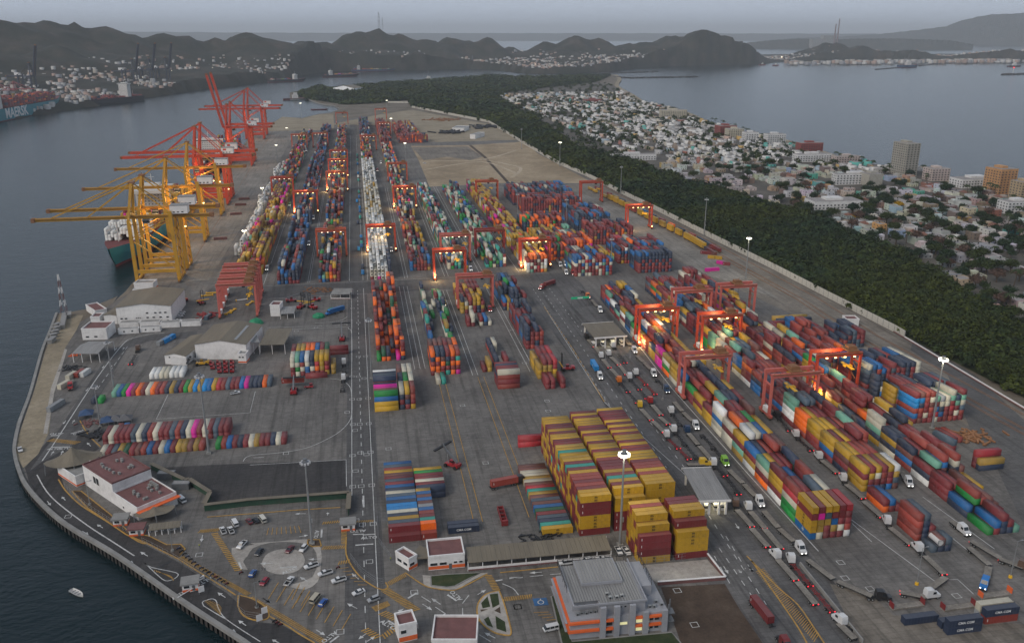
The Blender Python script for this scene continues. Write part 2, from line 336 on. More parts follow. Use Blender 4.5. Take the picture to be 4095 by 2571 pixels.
BEACH = [(1190.2,3989.7), (1091.7,3598.9), (946.9,3156.1), (851.5,2662.3), (788.4,2349.4), (810.4,2225.6), (787.2,2007.3), (756.9,1838.8), (751,1741.9), (743.3,1590.5), (765,1519), (749.2,1333.4), (739.7,1210.6), (762.9,1149.1), (809.6,1140.8), (764.8,1021.8), (777.8,975.9), (794.8,920)]
LAND = [(1500, -600)] + [(120, -600), (90, 40)] + SEAWALL + COAST_MID + QUAY + INLET + BEACH + [(950, 900), (1500, 650)]
g = MB(); g.sheet(LAND, 0.0); g.build('ground', 'earth', kind='structure')
# quay wall and shore face
g = MB()
for ln in (COAST_MID[-1:] + QUAY, INLET[:9]):
    for a, b in zip(ln[:-1], ln[1:]): g.quad((*a, 0), (*b, 0), (*b, -6), (*a, -6))
for a, b in zip(INLET[8:] + BEACH, (INLET[8:] + BEACH)[1:]): g.quad((*a, 0), (*b, 0), (*b, -6), (*a, -6))
g.build('quay_face', 'concrete', kind='structure')
# ---- seawall: capping beam on driven sheet piles
sw = empty('seawall', label='long curving seawall with weathered capping beam along the dark water', cat='seawall')
g = MB()
for a, b in zip(SEAWALL[:-1], SEAWALL[1:]):
    d = Vector((b[0]-a[0], b[1]-a[1], 0)).normalized(); n = Vector((-d.y, d.x, 0))
    A = Vector((*a, 0)); B = Vector((*b, 0)); i0, i1 = A - n * 1.5, B - n * 1.5
    z = 0.75
    g.add([(A.x,A.y,-.6),(B.x,B.y,-.6),(i1.x,i1.y,-.6),(i0.x,i0.y,-.6),(A.x,A.y,z),(B.x,B.y,z),(i1.x,i1.y,z),(i0.x,i0.y,z)], [(4,7,6,5),(0,4,5,1),(3,2,6,7),(0,1,2,3)])
g.build('capping_beam', 'concrete', sw)
g = MB(); acc = 0
for a, b in zip(SEAWALL[:-1], SEAWALL[1:]):
    L_ = math.hypot(b[0]-a[0], b[1]-a[1]); n_ = max(1, int(L_ / 2.2)); d = ((b[0]-a[0])/L_, (b[1]-a[1])/L_); nx, ny = -d[1], d[0]
    for i in range(n_):
        x, y = lerp(a, b, i / n_); x2, y2 = lerp(a, b, (i + 0.55) / n_); x3, y3 = lerp(a, b, (i + 1) / n_)
        o1, o2 = -0.1, -0.75
        g.quad((x-nx*-o1, y-ny*-o1, -.6), (x2-nx*-o1, y2-ny*-o1, -.6), (x2-nx*-o1, y2-ny*-o1, -6), (x-nx*-o1, y-ny*-o1, -6))
        g.quad((x2+nx*o2, y2+ny*o2, -.6), (x3+nx*o2, y3+ny*o2, -.6), (x3+nx*o2, y3+ny*o2, -6), (x2+nx*o2, y2+ny*o2, -6))
        g.quad((x2+nx*o1, y2+ny*o1, -.6), (x2+nx*o2, y2+ny*o2, -.6), (x2+nx*o2, y2+ny*o2, -6), (x2+nx*o1, y2+ny*o1, -6))
M('pile', (.035, .03, .026), .9, var=.3, dirt=.3); g.build('sheet_piling', 'pile', sw, kind='stuff')
# ---- pavements
_pz = [0.016]
def pave(name, poly, m, z):
    if z < 0.1: _pz[0] += 0.004; z = _pz[0]      # every flush sheet lies 4 mm above the one before
    return MB().sheet(poly, z).build(name, m, kind='structure')
Z1, Z2, Z3, Z4 = 0.02, 0.04, 0.06, 0.15
pave('yard_pavement', [(80, 60), (42, 150), (-44.1,241.4), (-68.2,267.6), (-96.1,299.6), (-121.6,326.1), (-137.7,346.6), (-149.3,364.4), (-156.4,378.5), (-162.3,393), (-165.5,402.5), (-176, 430), (-200, 560), (-176, 660), (-176, 720), (-181, 1050), (-188, 1400), (-198, 1850), (60, 2120), (140, 2240), (240, 1950), (278, 1890), (290, 1500), (303, 1140), (332, 640), (338, 480), (332, 350), (345, 100)], 'yard', Z1)
pave('quay_apron', [(-176, 690), (-181, 1050), (-197, 1850), (-120, 1850), (-118, 1050), (-122, 690)], 'apron', Z2)
pave('dirt_lot', [(90.6,1516.1), (192.4,1509.6), (296.3,1542.3), (286, 1380), (300, 1085), (189,1107.3), (87,1095.6), (90.5,1324.5)], 'dirt', Z2)
pave('dirt_patch', [(91.2,1495.2), (185.9,1489.6), (193.1,1358.6), (168.4,1323.4), (137.4,1368.4), (98.4,1335.8)], 'ballast', Z2)
pave('drain_ditch', [(189.8,1505.1), (195,1505.9), (198.5,1357.6), (192.7,1102.1), (188.2,1098.3), (193.1,1351.8)], 'soil', Z2)
for ln in ([(108.5,1328.9), (167.7,1318.4), (208.5,1350.5), (259.3,1426.9)], [(187.6,1332.9), (214.7,1277.8), (230,1228.2), (202.3,1148.1)], [(90.7,1237.1), (183.4,1303), (215,1182.7)]): t_ = MB(); ribbon(t_, smooth_line(ln, 4), 5, .145); t_.build('dirt_track', 'track_sand', kind='structure')
pave('sand_lot', [(-60, 1905), (55, 2130), (140, 2250), (250, 1930), (286, 1860), (286, 1570), (120, 1560), (112, 1830), (60, 1880), (-10, 1890)], 'sand', Z2)
pave('sand_bank', [(-168.4,2113.2), (-121.1,2061.6), (-85.7,2159.2), (-53.3,2169.1), (-45, 1800), (-190, 1800)], 'sand', Z2)
pave('rail_yard', [(246, 1085), (303, 1080), (331, 640), (337, 480), (331, 350), (340, 150), (300, 150), (292, 352), (300, 480), (268, 660), (252, 860)], 'ballast', Z2)
pave('rail_apron', [(262, 1030), (290, 900), (300, 700), (300, 560), (272, 640), (258, 800), (250, 960)], 'apron', Z3)
pave('centre_road', [(-13, 215), (1, 215), (0, 1900), (-14, 1900)], 'asphalt', Z2)
pave('cross_road', [(-118, 632), (165, 628), (165, 662), (-118, 665)], 'asphalt', Z3)
pave('truck_lanes', [(117, 640), (166, 640), (168, 470), (160, 300), (156, 100), (104, 100), (118, 300), (121, 420)], 'asphalt_lane', Z2)
pave('right_road', [(252.9,260), (274.5,302.4), (283,328.7), (301.9,363.4), (325.4,408.3), (329.1,449.3), (349.2,474), (341.8,438.2), (341,405.5), (324.4,347)], 'asphalt', Z3)
pave('gravel_corner', [(156.9,237.9), (167.2,232.6), (169,218.1), (208.8,206.2), (203,192.9), (149,202.5)], 'ballast', Z2)
pave('construction_lot', [(-125.6,357.1), (-97.4,370.1), (-71.7,368.9), (-13.2,363.2), (-12.8,329.8), (-66.2,330.7), (-69.3,329.8), (-69.5,340.3), (-97.9,368.1)], 'asphalt_dark', Z2)
pave('seawall_road', [(-44.1,241.4), (-68.3,268.1), (-96.2,300.2), (-121.6,326.7), (-137.5,347.3), (-148.8,365.2), (-155.7,380.7), (-154.5,411.1), (-142.7,419.5), (-127.8,395.2), (-138.7,373.1), (-131.8,356.3), (-117.2,336.4), (-96.9,314.5), (-89.4,307), (-76,294.2), (-65,282), (-53.7,269.6), (-49,262.9), (-46.6,254.9), (-41.4,251.6), (-35.8,249.7), (-38.2,253.4), (-22.4,237.6), (-7.6,209.5), (-25.7,212.7)], 'asphalt_dark', Z2)
pave('left_road', [(-150.1,385), (-152.7,376.6), (-153,414.7), (-157,535.5), (-147.9,555.6), (-132.2,561.9), (-110.7,562.8), (-108.5,548.6), (-136.8,549.1), (-147.7,536), (-142.7,419.5), (-141.1,402.5)], 'asphalt', Z3)
pave('sand_strip', [(-169.5,412.5), (-173.7,433.2), (-181.3,471.9), (-195.9,538.3), (-204.3,584), (-209.8,615), (-194,612.2), (-189.2,579), (-185.9,542.7), (-172.1,476.8), (-156.8,416.7), (-154.3,393.9), (-156.4,380.6), (-163.6,393.2)], 'sand', Z3)
pave('retail_walk', [(-174,477.2), (-181.2,517.8), (-185.9,542.7), (-183.8,540.3), (-170.1,469.9), (-157.1,416.1), (-159.1,416.4)], 'paving', Z4)
# roundabout and garden islands with real kerbs
def disc(c, rx, ry, rot=0, n=40): return [(c[0] + rx*math.cos(2*PI*i/n)*math.cos(rot) - ry*math.sin(2*PI*i/n)*math.sin(rot), c[1] + rx*math.cos(2*PI*i/n)*math.sin(rot) + ry*math.sin(2*PI*i/n)*math.cos(rot)) for i in range(n)]
pave('parking_court', smooth_line([(-55.7,298.3), (-47.3,299.2), (-49.1,300.3), (-37.9,299.8), (-27.8,299.4), (-22.3,292.4), (-21.9,279.4), (-22.6,271), (-26.7,266.9), (-31.6,269.1), (-35.3,271.1), (-30.9,271), (-24.6,274.1), (-23.3,284.1), (-25.4,293.7), (-32.6,298.2), (-41.3,299.4), (-47.5,296.9), (-49.1,291.7), (-50.3,288.1), (-48.1,282.6), (-52.1,285.5), (-55.1,293.5)], 2), 'paving', Z3)
pave('roundabout', smooth_line([(-43.6,285.5), (-41.9,292), (-36.2,294.2), (-30.5,291.9), (-28,286.4), (-28.4,281.3), (-31.3,278.2), (-36.2,277.7), (-40.9,280.6), (-43.6,285.5)], 4), 'paving', Z3)
def island(name, poly, m, kerb='yellow_line', h=0.2, w_=0.5):
    pave(name, poly, m, h)
    g = MB(); n = len(poly); ribbon(g, poly, w_, h + 0.03, closed=True)
    P = poly
    for i in range(n):
        a, b = P[i], P[(i + 1) % n]; d = Vector((b[0]-a[0], b[1]-a[1], 0))
        if d.length < 1e-4: continue
        d.normalize(); q = Vector((-d.y, d.x, 0)) * w_ / 2
        for s in (1, -1): g.quad((a[0]+q.x*s, a[1]+q.y*s, 0), (b[0]+q.x*s, b[1]+q.y*s, 0), (b[0]+q.x*s, b[1]+q.y*s, h+.03), (a[0]+q.x*s, a[1]+q.y*s, h+.03))
    return g.build('kerb', kerb, kind='structure')
island('teardrop_island', smooth_line([(40.3,254.4), (35.6,253.2), (32.1,248.6), (31,242.4), (32.1,237.4), (35.2,232.7), (39.1,230.6), (40.5,231.2), (40.9,236.4), (40.8,247.7), (40.3,254.4)], 3)[:-1], 'paving')
for q in ([(36.7,252.7), (39.6,252.8), (39.2,246.7), (36.6,245.2)], [(33.1,248.4), (35.8,251.8), (35.9,246), (33.2,245.5)], [(36.9,240.8), (39.5,237.3), (39.1,232), (36.2,234.3)], [(34.5,240.9), (35.2,235), (33.5,236.5), (32.8,239.7)]):
    pave('lawn', q, 'grass', 0.26)
for q in ([(32.4,245), (35.1,244.8), (32.4,243.8)], [(39.2,245.4), (38.8,241.7), (36.9,243.6)]): pave('flower_bed', q, 'soil', 0.265)
island('entrance_lawn', [(17.4,267.1), (23.2,267.1), (35.3,266), (31.2,263.5), (25.3,259.7), (22.4,259.5), (17.1,261.5)], 'grass', 'concrete')
pave('footway', [(14.5,268.3), (17.4,267.4), (17.1,261.3), (22.4,259.3), (26.6,260), (35.3,265.8), (38.2,265.5), (32.3,262.3), (26.4,257.8), (21.9,258), (16.7,259.9), (14.5,262.3)], 'paving', 0.14)
island('mast_planter', [(-27.4,298.9), (-23,298.1), (-22.1,293.6), (-25.4,293.7), (-27.4,295.7)], 'soil')
island('gate_island', smooth_line([(-49.6,267.6), (-44.6,264.7), (-39.8,259.3), (-38.1,254.6), (-39.2,252.4), (-43.4,253.1), (-47.2,256.9), (-49.1,261.6)], 3), 'soil')
island('fence_verge', [(-128.6,354.7), (-124.7,354), (-107.6,332), (-96.4,316.1), (-88.3,312.2), (-80.4,304.7), (-75.3,304.2), (-73,300.6), (-74.9,294.7), (-86.6,305.7), (-97.5,315), (-117.7,338.4)], 'soil')
island('admin_garden', [(57.6,248), (59.7,248.3), (59.2,233.8), (59.1,223.9), (92.3,222.6), (93.4,217.1), (89.8,207.6), (55.9,213.6), (55.8,224.5)], 'grass', 'concrete')
pave('admin_lot', [(97,246.4), (120,244.4), (119.3,230), (119.4,207.7), (92.2,209.8), (93.9,220.6)], 'soil', Z3)
pave('block_plinth', [(92.1,260.4), (119.7,259.6), (121.1,247), (96.9,248.5), (92,258.6)], 'paving', Z3)
# promenade verge along the yellow kerb
g = MB()
for ln in ([(-137.4,366.5), (-131.8,356.3), (-124.1,345.1), (-117.3,336.9), (-102.9,321.5), (-91.4,308.6), (-86.6,306.2), (-81.6,302.1), (-73.3,292.9), (-65.3,284.2), (-56.8,274.9), (-50.4,267.7)], [(-38,254), (-31.3,247.4), (-27.8,243.2), (-22.4,237.6)], [(-12.8,298), (-12.8,286.8), (-10.6,278.1), (-7.3,270.4), (-2.6,264), (0.2,262.1), (1.9,263.2), (1.2,266.1)], [(8.4,270.8), (13.7,263.1), (16.8,260.2), (22.3,257.9), (26.4,257.8), (37.7,264.9)], [(-68.3,322.8), (-41.6,322.1), (-33.1,322), (-15.3,321)], [(42.4,264.8), (63.9,264.6)], [(-146,429.6), (-137.4,412), (-127.6,396.4)], [(135.1,259.2), (137.7,239.2), (139.9,228.9), (139.3,216.7), (138.8,209.1)], [(135.5,256.1), (134.5,221.7), (133.3,210.1)]):
    ribbon(g, smooth_line(ln, 3), 0.55, 0.19)
g.build('yellow_kerb_line', 'yellow_line', kind='structure')
# ---- painted markings
g = MB(); LW = 0.32
def solid(pts, z=Z4+.02, w_=LW, k=1): ribbon(g, smooth_line(pts, k) if k > 1 else pts, w_, z)
def dash(p, q, on=3.0, off=5.0, w_=LW, z=Z4+.02):
    L_ = math.hypot(q[0]-p[0], q[1]-p[1]); t = 0
    while t < L_: solid([lerp(p, q, t/L_), lerp(p, q, min(1, (t+on)/L_))], z, w_); t += on + off
def arrow(p, q, wd=1.5):
    a = Vector((*p, 0)); b = Vector((*q, 0)); d = (b - a); L_ = d.length; d.normalize(); n = Vector((-d.y, d.x, 0)); z = Z4 + .025; e = b - d * min(2.2, L_*.45)
    A = [a + n*.16, a - n*.16, e - n*.16, e + n*.16]; g.add([(v.x, v.y, z) for v in A], [(0, 1, 2, 3)])
    T = [e + n*wd/2, e - n*wd/2, b]; g.add([(v.x, v.y, z) for v in T], [(0, 1, 2)])
solid([(-1.7, 226), (-1.7, 645)], z=.16); solid([(-10.6, 330), (-10.6, 645)], z=.16); dash((-6.2, 232), (-6.2, 640), 4, 5, z=.16)
for x in (-1.7, -12.3): solid([(x, 668), (x, 1100)], z=.16); solid([(x, 1110), (x, 1700)], z=.16)
solid([(-22.8,464.1), (-16.9,461.3), (-12.4,452.8), (-10.8,441.8), (-10.6,414.3), (-12.3,403.3), (-16.7,393.3), (-23.2,385.4), (-32.1,378.3), (-44.1,375.6), (-57.1,375), (-59.6,369.6)], k=4)
solid([(-65.2,555.9), (-18,554.7), (-12.7,550.2), (-10.6,540.4), (-10.5,487.6)], k=3); solid([(-65.7,561.9), (-18.1,558.4)]); solid([(-35,566.3), (-19.7,567.3), (-13.6,576.5)], k=4)
solid([(-17.4,565.7), (-10.4,569.5), (-10.4,551.5), (-17.4,565.7)])
solid([(-56.1,365.6), (-13.2,363.2), (-12.9,338.3)]); dash((-55.2,372.5), (-50.6,372.3), 9, 5)
solid([(-108.6,455.9), (-108.2,424.4), (-62.3,424.1), (-62.5,452.6)])
solid([(-150.2,386.2), (-150.7,410.5), (-153,488.9), (-152.3,544.2), (-148.7,555.7), (-139.4,562), (-131,562.8)], k=5, w_=.5); dash((-148.4,539.3), (-148.3,466.1), 5, 4)
solid([(-148.1,372.6), (-139.3,356.6), (-129.9,343.3), (-114,324.3), (-102.1,311.3), (-90.9,299.1)], k=4, w_=.5)
solid([(-86.1,293.7), (-77.7,282.1), (-74.7,280.7), (-72.7,282.6), (-73.6,285.3), (-82.9,290.2), (-86.1,293.7)], k=3); solid([(-61,266.3), (-58.4,267.1), (-56.7,265.5), (-55.5,261.5), (-51.8,254.6), (-39.7,241.3)], k=4); solid([(-61,266.3), (-60.6,263.6), (-51.8,254.6)], k=2)
for p, q in (((-136.1,347.4), (-133.6,343.5)), ((-128.9,346.9), (-131.3,350.4)), ((-115.1,320.6), (-111.9,317.3)), ((-107.7,321.6), (-110.7,324.7)), ((-93.4,297.2), (-90.1,294)), ((-85.9,298), (-89.3,301.5)), ((-53.9,267.1), (-57,270.5)), ((-45.1,250.3), (-48,253.6)), ((-51.2,250.3), (-47.9,247.3)), ((-68,309.4), (-67.7,304.4)), ((-41.1,264.4), (-38.1,261.1)), ((-29.2,318.6), (-33.6,319.1)), ((-39.5,285.3), (-44.2,285.7)), ((-22.1,285), (-26.7,285.3)), ((-25.9,271.2), (-29.1,274.8)), ((-8.2,269.7), (-10.7,273.8)), ((-8.9,252.9), (-12.3,256.5)), ((-41.1,264.4), (-38,261.1)), ((-33.7,239.6), (-36.1,241.7)), ((-22.2,244.1), (-19.2,240.8)), ((-5.8,239.6), (-8.6,236.9)), ((-5.9,235.4), (-3.2,237.5)), ((13.2,251.6), (16.2,247.6)), ((19.3,250.3), (16.5,254.2)), ((32.5,253.4), (35.9,255.7)), ((3.2,247.4), (6.8,250.2)), ((35.1,229.8), (31.9,233.3)), ((57.4,262.5), (52.7,262.7)), ((-30.8,301.6), (-27.3,302.2)), ((-20.3,315.7), (-20.3,317.9)), ((-154.5,538.9), (-154.5,534.7)), ((-149.9,533.9), (-150.2,538.5)), ((-154.2,508.2), (-154,503.5)), ((-149.6,502.7), (-149.8,507.5)), ((-153.6,473.6), (-153.6,468.6)), ((-149.1,467.8), (-149.4,472.8)), ((-152.9,430.9), (-153,426.5)), ((-148.7,426.7), (-148.8,430.8)), ((-148.1,391.6), (-148.1,395.8)), ((-143.6,390.8), (-144,395.7)), ((-132.5,398.2), (-135.3,402.4)), ((133.1,252.8), (133,249)), ((140.2,281.1), (140,276.9)), ((128.4,251.4), (128.6,249.3)), ((133.1,253.9), (133,248.8)), ((123.9,254.4), (123.7,249.7)), ((125.6,233.7), (125.9,231))): arrow(p, q)
for p, q in (((-5.8,329.1), (-5.8,319.5)), ((-22.3,305.5), (-22.3,299.7)), ((-10.2,299.6), (-6.1,299.1)), ((-5.9,298.6), (-1.7,298.3)), ((-9.3,291.9), (-2.5,291.5)), ((-36.6,281.8), (-30.5,281.4)), ((40,260.2), (42.5,260.4)), ((45.1,260.9), (49.9,260.6)), ((22.2,255.2), (25,251.2)), ((1.2,244.7), (3.5,242.1)), ((-17.6,237), (-14.8,239.8)), ((8.5,255.6), (11.7,258.1)), ((-154.8,413.5), (-150.4,413)), ((-145.9,414.1), (-141,417.2)), ((-150.6,400.2), (-141.8,399.1)), ((-51.8,288), (-50.4,283.3)), ((-65.6,278.2), (-63.3,279.9)), ((-66.6,272.6), (-62.9,273.9))): solid([p, q], w_=.7)
for p, q in (((13.2,255.8), (16.1,252)), ((17.4,249.2), (20.5,244.9)), ((22,242.5), (25.2,238.3)), ((45.1,260.5), (50,260.8)), ((52.5,260.6), (57.4,260.5)), ((59.9,260.5), (64.6,260.3)), ((30.2,232.4), (33.4,228.4))): solid([p, q])
solid([(26.8,249.5), (29.5,253.6)]); solid([(26.5,247), (26,242.1)]); solid([(42.1,258.1), (45.3,254.8), (46.6,250.6)], k=3)
# truck-lane dashes and edge lines
for x0, x1 in ((126, 122), (132, 129), (138.5, 137)):
    dash((x0, 620), (x1, 330), 3, 6)
for p, q in (((132.1,288.8), (129.3,230.7)), ((127,266), (126.5,236.5)), ((132.8,273.1), (131.2,251.6)), ((123.1,261.3), (121.8,243.4))): dash(p, q, 3, 4)
solid([(171,583.9), (163.1,417.6), (162.7,317.5), (163.1,257.3)], w_=.4); solid([(124.8,574.9), (121.4,405.8), (135,322.6)], w_=.3)
solid([(187.1,277.3), (194.5,233), (203.3,232.3), (203.2,223.6)]); solid([(186.2,273), (186.5,259.5)]); solid([(226.8,287), (229.7,247.1)]); solid([(218.7,260.4), (219.1,247.4)])
for x in (25.5, 28.7, 31.6): solid([(x, 470), (x, 645)], z=.16)
for x in (57.6, 60.5, 91, 94): solid([(x, 455), (x, 628)], z=.16)
for x in (-78, -44.5, -43, -12.5, 2, 31, 33.5, 63, 66, 92, 95, 124): solid([(x, 668), (x, 1095)], z=.16)
for y in (630, 664): solid([(-110, y), (118, y)], z=.165)
for sq in [(-6.7,496.8), (-6.9,464.5), (-2.2,496.6), (-10.4,465.1), (-3.7,461.1), (-10.4,432.5), (-2,432.3), (-6.6,432), (-10.1,400.8), (-6.7,400.5), (-2.2,400.4), (-9,393.6), (-10.3,366.9), (-6.6,369), (-3.9,366.8), (-2,368.8), (6.4,370.9), (46.7,414.2), (49.4,349), (-40.8,374.5), (-10,595.4), (-6.2,561.7), (-46.4,551.4), (-33.9,556.3), (-12.9,416.1), (-10.2,337.6), (-6.6,337.4), (-2.1,337.4), (-9,351.5), (-9,309.7), (-6.5,306.2), (-2.2,306), (-4.2,280), (-14.4,241.7), (28.4,233.2), (45.1,244.4), (10.9,258.5), (91.7,412.2), (89.6,399.7), (90.3,468.9), (93.2,528.6), (167.5,249.1), (164,240), (169.3,232.6), (196.7,223.7), (-123.8,333.1), (-67.1,295.6), (45.1,244.4), (101.1,224.9), (102,243.5)]:
    x, y = sq
    for a in (0, 1.15): ribbon(g, [(x-1.2, y-1.2), (x+1.2, y-1.2), (x+1.2, y+1.2), (x-1.2, y+1.2)], .35, Z4 + .03, closed=True); break
g.build('road_markings', 'white_line', kind='structure')
# yellow hatching, crossings and parking bays
g = MB()
def zebra(p, q, wd, n, z=Z4+.03, slant=0.35):
    d = Vector((q[0]-p[0], q[1]-p[1], 0)); L_ = d.length; d.normalize(); nn = Vector((-d.y, d.x, 0)); st = L_ / n
    for i in range(n):
        a = Vector((*p, z)) + d * st * i; b = a + d * st * .5; s = d * wd * slant
        g.add([tuple(a - nn*wd/2), tuple(b - nn*wd/2), tuple(b + nn*wd/2 + s), tuple(a + nn*wd/2 + s)], [(0, 1, 2, 3)])
zebra((-70.2,312.3), (-62.3,312.2), 2.4, 12); zebra((-63.8,310.3), (-51.3,282.4), 2.4, 22); zebra((-22.4,309.9), (-14.3,310.2), 1.8, 9); zebra((-13.7,309.2), (-13.6,293.3), 2.2, 16); zebra((-21.9,292.3), (-13.2,291.4), 2.4, 10); zebra((-15.9,280.9), (-11.5,281.6), 2.2, 5)
zebra((1.9,264.9), (8.3,269.4), 2.4, 12); zebra((0.6,262.4), (10.7,248.5), 3.2, 18); zebra((-1,249.6), (6.4,243.1), 3.0, 9); zebra((-1,236.5), (6.4,243.1), 2.4, 9); zebra((-6.9,241.9), (-2.1,236.7), 2.6, 6); zebra((23.4,235.9), (31,240.6), 2.6, 8); zebra((37.7,264.5), (39.5,254.8), 2.6, 10); zebra((40.7,249.3), (50.8,249.2), 2.4, 16)
zebra((-73.7,295.3), (-46,267.3), 2.0, 60, slant=.2); zebra((-45.5,265.5), (-19.1,237.1), 2.2, 44, slant=.2); zebra((-154.1,408.8), (-139.6,402.8), 3.4, 16); zebra((-9,308.8), (-1.9,308.2), 1.6, 8)
for i in range(14):
    p = lerp((-81.4,288.4), (-73.6,281.4), i/13); ribbon(g, [p, (p[0]+2.2*math.sin(i/13*PI), p[1]-1.2)], .25, Z4+.03)
    p = lerp((-60.5,265.6), (-54.4,257.5), i/13); ribbon(g, [p, (p[0]+2.6*math.sin((i+2)/15*PI), p[1]+1.0)], .25, Z4+.03)
for a, b, c, d, n in (((-36.4,272.7), (-11,250.5), (-39.1,263.7), (-14,242.6), 9), ((-28.9,270.7), (-25.1,265.9), (-31.1,261.7), (-27.8,257.9), 2)):
    for i in range(n + 1): ribbon(g, [lerp(a, b, i/n), lerp(c, d, i/n)], .28, Z4+.03)
for a, b, c, d, n in (((-43.1,310.1), (-31.5,309.7), (-43.3,305), (-30.3,304.4), 7), ((-15.2,277.5), (-8.6,266.4), (-11.9,277.6), (-5.4,265.8), 5), ((-4,253), (1.2,255.3), (-2.5,250.2), (2.2,252.6), 14), ((49.9,240.4), (54.5,234), (55,239.8), (56.9,234.2), 4), ((134,249), (135.8,210.3), (137.9,250.5), (139,213.2), 40)):
    for i in range(n + 1): ribbon(g, [lerp(a, b, i/n), lerp(c, d, i/n)], .25, Z4+.03)
for x in (37.5, 41, 60, 63.5): solid_pts = [(x, 300), (x, 452)]; ribbon(g, solid_pts, .3, .18)
ribbon(g, [(124.8,574.9), (124.3,483.8), (121.4,405.8)], .5, .185)
g.build('yellow_markings', 'yellow_line', kind='structure')
# stop words painted on the roadway
def road_text(s, p, dirp, size, m='white_line'):
    me = text_mesh(s, size, m); a = hd(p, dirp); link('road_lettering', me, None, (p[0], p[1], Z4 + .035), a, kind='structure')
for p, q, sz in (((-148.5,397.9), (-145.8,397.5), 2.4), ((-144.1,397.7), (-141.7,397.4), 2.4), ((-152.7,415.3), (-154.8,415.6), 2.4), ((-141.8,414.3), (-144.1,413.2), 2.4), ((-8.3,301.8), (-9.5,301.9), 2.4), ((-4,296.2), (-2.6,296.1), 2.4), ((-33,279.3), (-31.7,280), 2.2), ((-24.3,302.1), (-24.4,300.9), 2.2), ((25.1,254.2), (24.5,255.5), 2.4), ((1.1,242.4), (2,241.4), 2.6), ((-17.9,239.7), (-18.6,239), 2.4), ((-62.9,277.7), (-63.8,277), 2.6), ((-69.9,271.3), (-69.2,272), 2.2)):
    road_text('ALTO', p, q, sz)
# blue disabled bay
g = MB(); g.sheet([(51,247.9), (55.9,247.6), (55.8,243.5), (50.9,243.8)], Z4 + .02); M('bay_blue', (0.03, 0.11, 0.25), 0.8, dirt=0.4, var=.2); g.build('disabled_bay', 'bay_blue', kind='structure')
g = MB(); c = (53.4,245.6)
ribbon(g, disc((c[0], c[1]-.2), 1.0, 1.0, n=14), .3, Z4+.04, closed=True); ribbon(g, [(c[0], c[1]+.6), (c[0]+.3, c[1]+1.7)], .4, Z4+.04); g.build('wheelchair_symbol', 'white_line', kind='structure')
# expansion joints across the promenade and drains
g = MB()
for p, q in (((-84.8,284.7), (-76.3,293.6)), ((-47.3,243.9), (-41.4,250.1)), ((-155.5,374.9), (-143.8,383.9))): ribbon(g, [p, q], .7, Z4 + .01)
g.build('drain_channel', 'dark', kind='structure')
# rails
g = MB()
def rail(pts, w_=.16, h=.18):
    for a, b in zip(pts[:-1], pts[1:]): g.bar((*a, h/2 + .05), (*b, h/2 + .05), w_, h)
for off in (0, 1.5, 6, 7.5, 22, 23.5):
    rail([(292 + off*.6, 1060), (303 + off*.75, 750), (311 + off*.75, 560), (306 + off*.8, 475), (310 + off*.8, 370), (312 + off*.8, 330), (308 + off*.8, 150)])
for x in (-175, -143.5): rail([(x, 690), (x - 6, 1050), (x - 22, 1850)], .3, .12)
g.build('rails', 'rust_walk', kind='structure')
# ---- far land, hills and lagoon
OPP = [(-2600, 900), (-776.8,1759.3), (-786.3,2146.2), (-717.6,2463.2), (-638.6,2836.9), (-530.2,3251.4), (-320.9,3807.8), (-257.9,4195.8), (-142.5,4667.9), (134.4,4649.8), (626.3,4859), (760.5,4666.4), (830.6,4236.2), (1069.7,4277.4), (1287.4,4415.4), (1505.9,4774.5), (1884.2,5094.3), (2434.4,5258.6), (2820.6,5632.9), (3028.2,5649.6), (3539,5669), (4410.3,5405.6), (5055.7,5185.7), (6000, 3600), (7500, 6800), (4200, 7600), (1500, 6900), (300, 6300), (-1500, 5600), (-5200, 5200), (-5200, 900)]
HILLS = []
def hill(sx, sy, d, r1, r2=None):
    """a hill seen at bearing sx with its top at elevation row sy, d metres away"""
    ang = math.atan((sx - 2047.5) / 3638.0) + math.radians(10.0146); z = CAM_Z - (sy - 130) / 3640.0 * d
    HILLS.append((d * math.sin(ang), d * math.cos(ang), z, r1, r2 or r1))
for a in ((-420,85,4150,598), (-150,90,4150,483), (0,94,4150,379.5), (90,98,4181.5,264.5), (185,98,4214.75,299), (300,118,4255,253), (430,104,4300.5,264.5), (520,130,4332,253), (640,125,4374,264.5), (730,145,4405.5,230), (860,150,4451,264.5), (985,133,4494.75,299), (1080,146,4528,276), (1200,163,4570,299), (1300,166,4900,240), (1420,136,5100,260), (1518,112,5200,230), (1600,128,5150,230), (1690,150,5150,230), (1790,152,5300,220), (1870,176,5300,230), (1955,161,5300,190), (2040,172,5350,190), (2170,162,5400,230), (2300,146,5400,230), (2400,164,5450,220), (2500,182,5500,220), (2610,165,5600,260), (2700,135,5650,250), (2808,109,5600,240), (2900,130,5600,240), (2990,154,5650,260), (3060,170,5700,240), (3105,184,5700,170), (3240,187,6650,150), (3300,176,6650,187.5), (3360,179,6650,162.5), (3440,184,6650,175), (3560,200,6650,250), (3690,180,6650,187.5), (3760,192,6650,175), (3900,187,6650,250), (4040,168,6650,237.5), (4130,150,6650,325), (200,200,3550,294), (600,220,3750,280), (1000,235,4350,294), (1500,200,4800,420), (2300,205,5050,420), (2800,190,5300,380), (-200,190,3350,350)): hill(*a)
gx = np.arange(-5200, 7500, 26.0); gy = np.arange(900, 7700, 26.0); X, Y = np.meshgrid(gx, gy)
Hh = np.zeros_like(X)
for hx, hy, hz, r1, r2 in HILLS:
    r = np.hypot(X - hx, Y - hy); hh = (hz - 3) * np.exp(-(r / (r1 * 1.05)) ** 1.3); Hh = np.maximum(Hh, hh)
